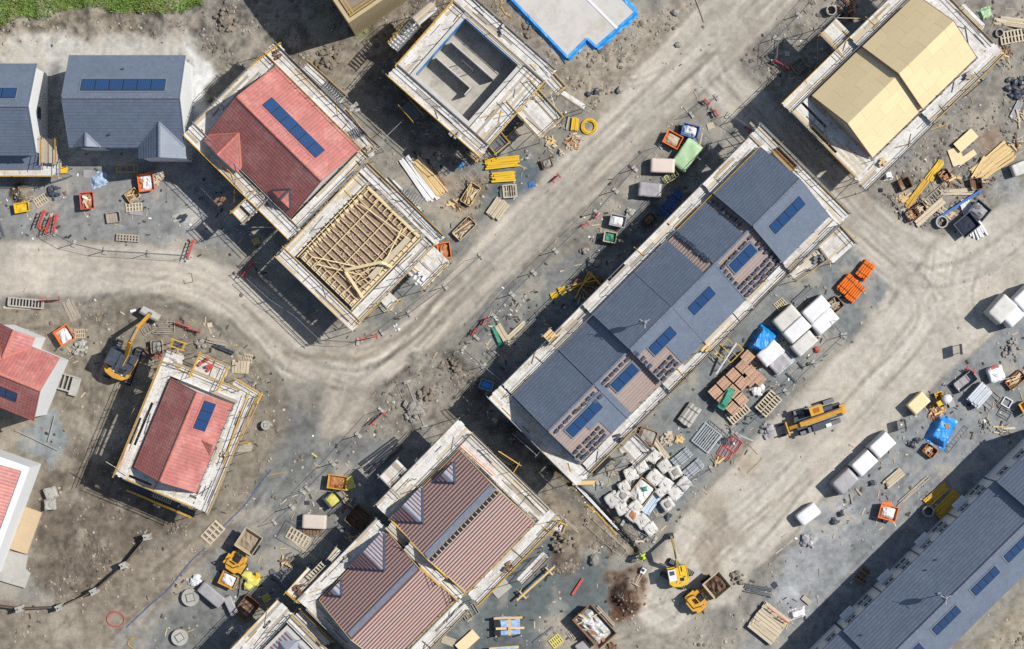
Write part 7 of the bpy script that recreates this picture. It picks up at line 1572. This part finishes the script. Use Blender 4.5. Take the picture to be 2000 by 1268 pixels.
skip(1732, 1000, 28, 34, 75, M_ORANGE, 'skip with white sacks and an orange flap', M_WHITEP, .45); sheet(1728, 985, 22, 10, 5, M_ORANGE, 'orange flap on the white sack skip', .75, .03); stack(1744, 1018, 26, 3, -60, 1, M_PALE, 'pale stick by the white sack skip', 'stick', 'loose_stick', 1, bearers=False)
pack(1790, 787, 40, 26, 1.0, 43, M_OSB, 'yellow plywood box pack on the road edge', amp=.0, bev=.02, taper=0); t = spot('sign_board', 'upright sign board on the road beside the plywood box', 'sign board', 1764, 828, 10); lbox('board', M_GALV, (0, 0, 1.2), (.04, .9, 1.1), t); [ltube('leg', M_GALVD, (0, y, 0), (0, y, 1.75), .03, t) for y in (-.35, .35)]
t = spot('sign_board', 'upright sign board alone in the wide junction', 'sign board', 1872, 682, 5); lbox('board', M_GALV, (0, 0, 1.2), (.04, .95, 1.1), t); [ltube('leg', M_GALVD, (0, y, 0), (0, y, 1.75), .03, t) for y in (-.35, .35)]
offcuts(1830, 806, 20, 40, M_CARD, 'heap of orange brown timber offcuts above the blue tarpaulin', ms=(M_CARD, M_BROWNWOOD, M_TIMBER), lmax=.8); tarp(1838, 842, 48, 62, .9, -28, M_CYAN, 'bright blue tarpaulin bundle in the lower right yard', amp=.14, flat=.5); sheet(1846, 831, 9, 9, 15, M_CARD, 'pink patch on the blue tarpaulin bundle', .95, .01); crate(1815, 880, 20, 24, .6, 52, M_CARD, 'brown cardboard crate below the blue bundle', M_CARD); ladder(1868, 858, 62, 9, 52, M_GALVD, 'ladder lying beside the blue bundle', 8); skip(1833, 775, 14, 18, 20, M_YELLOW, 'tiny yellow box skip by the cement mixer', None, h=.5); sheet(1858, 788, 12, 14, 20, M_GREYP, 'grey board right of the cement mixer', .2)
crate(1884, 745, 44, 22, .7, 38, M_GREYP, 'grey metal stillage with red ends in the right yard', None, 3); barrier(1895, 724, 18, -30, 'red tag at the top of the grey stillage', h=.8); stack(1910, 772, 46, 30, 48, 7, M_BRIGHT, 'galvanised trench sheets stacked in the right yard', 'sheets', 'trench_sheets', 8, .0, .1); frame(1935, 781, 32, 26, 48, M_OLDWOOD, 'wooden open frame right of the trench sheets', 2, .1); frame(1966, 786, 16, 17, 60, M_WHITE, 'white square window frame', 0, .2, 'window_frame', 'frame', th=.08); frame(1962, 808, 18, 24, 60, M_GALVD, 'grey bent frame below the window frame', 2, .1)
bag(1942, 730, 15, 20, 'red and white bulk bag at the right', M_WHITEP, .9); stack(1936, 718, 24, 6, 20, 1, M_REDP, 'red strip on the red and white bag', 'strip', 'loose_strip', 1, z=.85, bearers=False); crate(1982, 742, 38, 20, .5, 40, M_CARD, 'brown timber crate with yellow scraps at the right edge', M_TIMBER); rubble(1925, 830, 16, 30, M_STONE, 'white stone crumbs in the right yard', size=.12); rubble(1975, 680, 20, 30, M_STONE, 'stony heap at the right edge', size=.18); skip(2000, 795, 20, 24, 30, M_AMBER, 'yellow machine corner cut by the right edge', None)
# upper right
pallet(1978, 72, 50, 26, 10, 'large slatted pallet at the top right edge', M_PALE, 2, 8); stack(1972, 44, 66, 18, -6, 5, M_PALE, 'pale boards above the large slatted pallet', jit=.06); tarp(1925, 28, 30, 26, .3, 20, M_LGREEN, 'pale green torn sheet at the top right', amp=.12); hose([(1905, 30), (1915, 20), (1920, 40), (1908, 46), (1902, 36)], .05, M_GALVD, 'grey cable coil by the pale green sheet', closed=True); ring(1950, 66, 8, 'small round pot beside the large pallet', False, .4)
sheet(1885, 275, 46, 22, 42, M_OSB, 'upper tan board sheet right of the strand board house', .35, .08); sheet(1867, 306, 24, 34, 20, M_OSB, 'lower tan board sheet under the upper one', .08, .06); sheet(1888, 308, 40, 12, 35, M_OSB, 'narrow tan board sheet beside the lower one', .06, .05); stack(1938, 318, 90, 36, 38, 9, M_TIMBER, 'fan of fresh pale timbers in the right yard', layers=3, jit=.06, fan=.12); stack(1912, 322, 60, 4, 58, 1, M_TIMBER, 'single timber crossing the fresh fan', 'timber', 'loose_timber', 1, z=.3, bearers=False); pack(1994, 328, 44, 24, .8, 22, M_BAG, 'cream and white pack at the right edge')
stack(1826, 333, 50, 14, 55, 5, M_YELLOW, 'yellow frames stacked right of the scaffold', 'frames', 'frame_stack', 2, .12); crate(1843, 343, 20, 20, .6, 35, M_BROWNWOOD, 'dark box with bright scraps beside the yellow frames', M_CARD); stack(1790, 378, 70, 12, 54, 4, M_YTUBE, 'long yellow edged rails below the yellow frames', 'rails', 'rail_stack', 2, .04); crate(1766, 360, 22, 22, .7, 25, M_BROWNWOOD, 'brown square box left of the long rails', None); offcuts(1765, 386, 13, 16, M_TIMBER, 'yellow blocks below the brown square box', lmax=.7); crate(1779, 420, 20, 20, .6, 35, M_BROWNWOOD, 'lower dark box with sacks at the road corner', M_CARD); crate(1796, 407, 18, 18, .6, 35, M_BROWNWOOD, 'upper dark box with sacks at the road corner', M_PALE)
stack(1815, 415, 74, 14, 42, 2, M_PALE, 'long pale planks left of the blue beam', layers=3); stack(1872, 400, 104, 5, 33, 1, M_BLUEP, 'long blue beam across the timber', 'beam', 'blue_beam', 2, th=.15, endj=0); frame(1825, 385, 60, 18, 40, M_OLDWOOD, 'grey lattice girder in the right yard', 10, .2); stack(1870, 375, 70, 12, 4, 4, M_PALE, 'pale lengths above the blue beam', jit=.08); stack(1898, 428, 86, 26, -66, 7, M_WHITEP, 'fan of white lengths below the blue beam', 'lengths', 'white_lengths', 2, .04, fan=.25); skip(1910, 412, 34, 30, -40, M_DGREY, 'dark skip with grey scrap behind the white lengths', M_GREYP, .3); skip(1885, 440, 40, 34, 40, M_DGREY, 'dark open skip below the blue beam', M_NAVY, .1); crate(1905, 360, 22, 22, .6, 10, M_BROWNWOOD, 'open brown box above the blue beam', None); ring(1838, 434, 12, 'round grey pipe end at the road corner', False, .5); rubble(1800, 352, 0.5, 1, M_STONE, 'single stone by the yellow frames', size=.15)
tarp(1734, 342, 18, 20, .6, 10, M_WHITEP, 'white sheet hanging at the scaffold corner', amp=.1); sheet(1720, 372, 8, 8, 0, M_GLASS, 'small dark glass pane by the scaffold corner'); stack(1795, 320, 50, 3, 42, 1, M_OLDWOOD, 'thin grey plank right of the scaffold', 'plank', 'loose_plank', 1, bearers=False); stack(1775, 268, 60, 3, 44, 1, M_OLDWOOD, 'grey pole along the scaffold side', 'pole', 'loose_pole', 1, bearers=False); frame(1765, 400, 50, 20, -45, M_OLDWOOD, 'slatted brown walkway at the road corner', 6, .03); rubble(1985, 170, 22, 30, M_DGREY, 'dark boulders in shade at the right edge', size=.3); offcuts(1990, 230, 16, 14, M_PALE, 'timber props at the right edge', lmax=1.2); stack(1984, 215, 40, 12, 62, 4, M_GALV, 'grey metal strips at the right edge', 'strips', 'strip_pile', 2)
# top by the strand board house
offcuts(1655, 15, 26, 26, M_BROWNWOOD, 'dark pipes and boards heaped in shade at the top', lmax=1.6, ms=(M_DGREY, M_BROWNWOOD, M_CARD, M_NAVY)); ring(1622, 22, 10, 'dark round drum in the shade at the top', False, .7); sheet(1537, 105, 10, 10, 0, M_CONC, 'pale block in the shade of the strand board house'); crate(1560, 130, 26, 22, .5, 40, M_OLDWOOD, 'dim slatted crate in the strand board house shade', None)
# things resting on the scaffolds
def blocks(px, py, h, n, m, label, sp=10, size=(.42, .22, .2), cat='blocks', name='block_pile'):
    t = spot(name, label, cat, px, py, 40, z=h); r = random.Random(px)
    for i in range(n): lbox('block', m, (r.uniform(-sp, sp) * S, r.uniform(-sp, sp) * S, .11 + .2 * (i % 2)), size, t, r.uniform(-.4, .4))
for a in ((432, 392, 4.85, 5, M_BROWNWOOD, 'brown bricks on the terracotta house scaffold bay'), (590, 1148, 4.7, 6, M_BROWNWOOD, 'dark bricks on the scaffold corner of the battened pair'), (690, 212, 4.75, 5, M_CONC, 'grey bucket cluster on the scaffold by the terracotta roof'), (818, 543, 4.65, 9, M_WHITEP, 'crumpled white wrap on the joist scaffold bay'), (1225, 893, 4.25, 8, M_STONE, 'grey rubble bag on the terrace scaffold bay'), (1600, 505, 4.4, 6, M_GALVD, 'grey tools on the upper terrace scaffold'), (1545, 520, 4.5, 5, M_WHITEP, 'white sacks on the upper terrace scaffold'), (405, 712, 4.95, 6, M_REDP, 'red and grey tiles on the yellow scaffold landing'), (1087, 1028, 4.65, 5, M_WHITEP, 'white sacks on the battened roof scaffold corner'), (1128, 630, .1, 1, M_TIMBER, 'single timber block by the terrace')): blocks(*a)
# ------------------------------------------------------------------ more heaps where the site is busiest
MIX = (M_PALE, M_TIMBER, M_OLDWOOD, M_BROWNWOOD, M_GALVD)
for x, y, r_, n, lb in ((1860, 352, 18, 26, 'tangle of timber ends left of the open brown box'), (1812, 398, 14, 20, 'broken slats between the lattice girder and dark boxes'), (1848, 420, 16, 30, 'splintered boards under the blue beam'), (1765, 420, 14, 18, 'short battens dumped at the road corner'), (1925, 350, 12, 16, 'offcuts under the foot of the fresh timber fan'), (1955, 110, 24, 30, 'scattered timber and rubble below the large slatted pallet'), (1985, 280, 14, 18, 'props and offcuts by the right edge below the metal strips'),
                        (1630, 60, 16, 18, 'dark sticks in the shade by the projecting scaffold bay'), (890, 400, 12, 16, 'slat scraps between rack and long pale crate'), (560, 1095, 16, 18, 'boards and strips in the shade left of the battened pair'), (690, 1050, 12, 14, 'dim board ends in the shade of the battened pair'), (1400, 900, 10, 12, 'strips of wood below the red frames'), (1255, 1050, 12, 12, 'stakes and boards at the foot of the bulk bags'), (1960, 840, 16, 18, 'broken boards at the right edge of the lower yard'), (850, 1000, 3, 2, 'two board ends on the ground under the battened pair')):
    offcuts(x, y, r_, n, M_PALE, lb, ms=MIX, lmax=1.2)
for x, y, r_, n, lb in ((880, 720, 20, 26, 'earth lumps beside the muddy cutting'), (830, 770, 16, 20, 'broken slab pieces above the fallen fence'), (1100, 1060, 24, 30, 'lumpy spoil left of the trench'), (1030, 60, 12, 12, 'earth lumps below the corner of the blue edged slab'), (640, 110, 26, 36, 'coarse rubble between the tan block and the terracotta house'), (440, 40, 22, 30, 'coarse grey rubble at the top left bank'), (1440, 1130, 14, 14, 'muddy lumps right of the loaded dumper')):
    rubble(x, y, r_, n, mat('earth_lump', (140, 128, 112), .95, .2, 4, rnd=.2), lb, size=.24)
for a in ((545, 107, 4.9, 4, M_BROWNWOOD, 'stacked tiles on the top corner of the terracotta house scaffold'), (724, 291, 4.9, 5, M_PALE, 'boards piled on the right corner of the terracotta house scaffold'), (889, 261, 4.85, 6, M_CONC, 'grey blocks on the lower deck corner of the block house'), (982, 58, 4.85, 6, M_BLOCK, 'pale blocks on the upper right deck of the block house'), (1723, 318, 4.85, 6, M_TIMBER, 'timber blocks on the lower corner deck of the boarded house'), (1893, 151, 5.3, 5, M_OLDWOOD, 'dull blocks on the right deck of the boarded house'), (1207, 857, 4.42, 5, M_DGREY, 'dark tiles on the long terrace deck'), (1379, 680, 4.9, 4, M_TIMBER, 'timber ends on the sunny side deck of the terrace'), (990, 1105, 4.85, 5, M_BROWNWOOD, 'brown blocks on the right deck of the battened pair'), (677, 1092, 4.85, 4, M_CONC, 'grey blocks on the left deck of the battened pair'), (441, 888, 4.85, 5, M_PALE, 'pale blocks on the right deck of the small terracotta house')):
    blocks(*a, sp=7)
# ------------------------------------------------------------------ litter trodden in around the stacks
def litter(name, n, m, label, cat, seed, lmin, lmax, wmin, wmax, sig=1.1):
    r = random.Random(seed); mb = MB()
    src = [o.location.copy() for o in COL.objects if o.parent is None and o.get('category') and o.get('kind') != 'stuff' and o.location.z < .8 and o.get('category') not in ('house', 'scaffold', 'aerial', 'tile stack')]
    src += [W(*p) for p in ((450, 440), (430, 400), (700, 660), (830, 310), (960, 330), (1250, 470), (1100, 600), (1200, 900), (1330, 900), (1480, 760), (1560, 700), (1650, 1080), (1800, 900), (1900, 800), (1850, 380), (1750, 380), (660, 960), (600, 1020), (450, 1150), (1000, 1180), (1100, 1230), (320, 660), (480, 720), (150, 690), (1400, 860))]
    for i in range(n):
        c = r.choice(src); x, y = c.x + r.gauss(0, sig), c.y + r.gauss(0, sig)
        i_, j_ = int((x - GX0) / GSTEP), int((y - GY0) / GSTEP)
        if not (0 < i_ < GNX - 1 and 0 < j_ < GNY - 1) or (zone[j_, i_] == 2 and r.random() < .85): continue
        a = r.uniform(0, 3.14); t = r.uniform(-.15, .15); l, w = r.uniform(lmin, lmax), r.uniform(wmin, wmax); ca, sa = math.cos(a), math.sin(a)
        mb.obox((x, y, gzat(x, y) + .03), (ca * l / 2, sa * l / 2, t * l / 2), (-sa * w / 2, ca * w / 2, 0), (0, 0, .018))
    tag(mb.build(name, m), label, cat, kind='stuff')
litter('timber_litter', 700, mat('litter_wood', (196, 176, 142), .9, .15, 5, island=.3), 'pale splinters and board ends trodden in around the stacks', 'litter', 1, .1, .75, .04, .12)
litter('dark_litter', 800, mat('litter_dark', (74, 70, 66), .9, .2, 5, island=.35), 'dark scraps and strips lying about the yards', 'litter', 2, .08, .5, .05, .2)
litter('white_litter', 220, mat('litter_white', (232, 230, 226), .8, .1, 5, island=.15), 'white scraps of wrap and board lying about the yards', 'litter', 3, .06, .28, .05, .18)
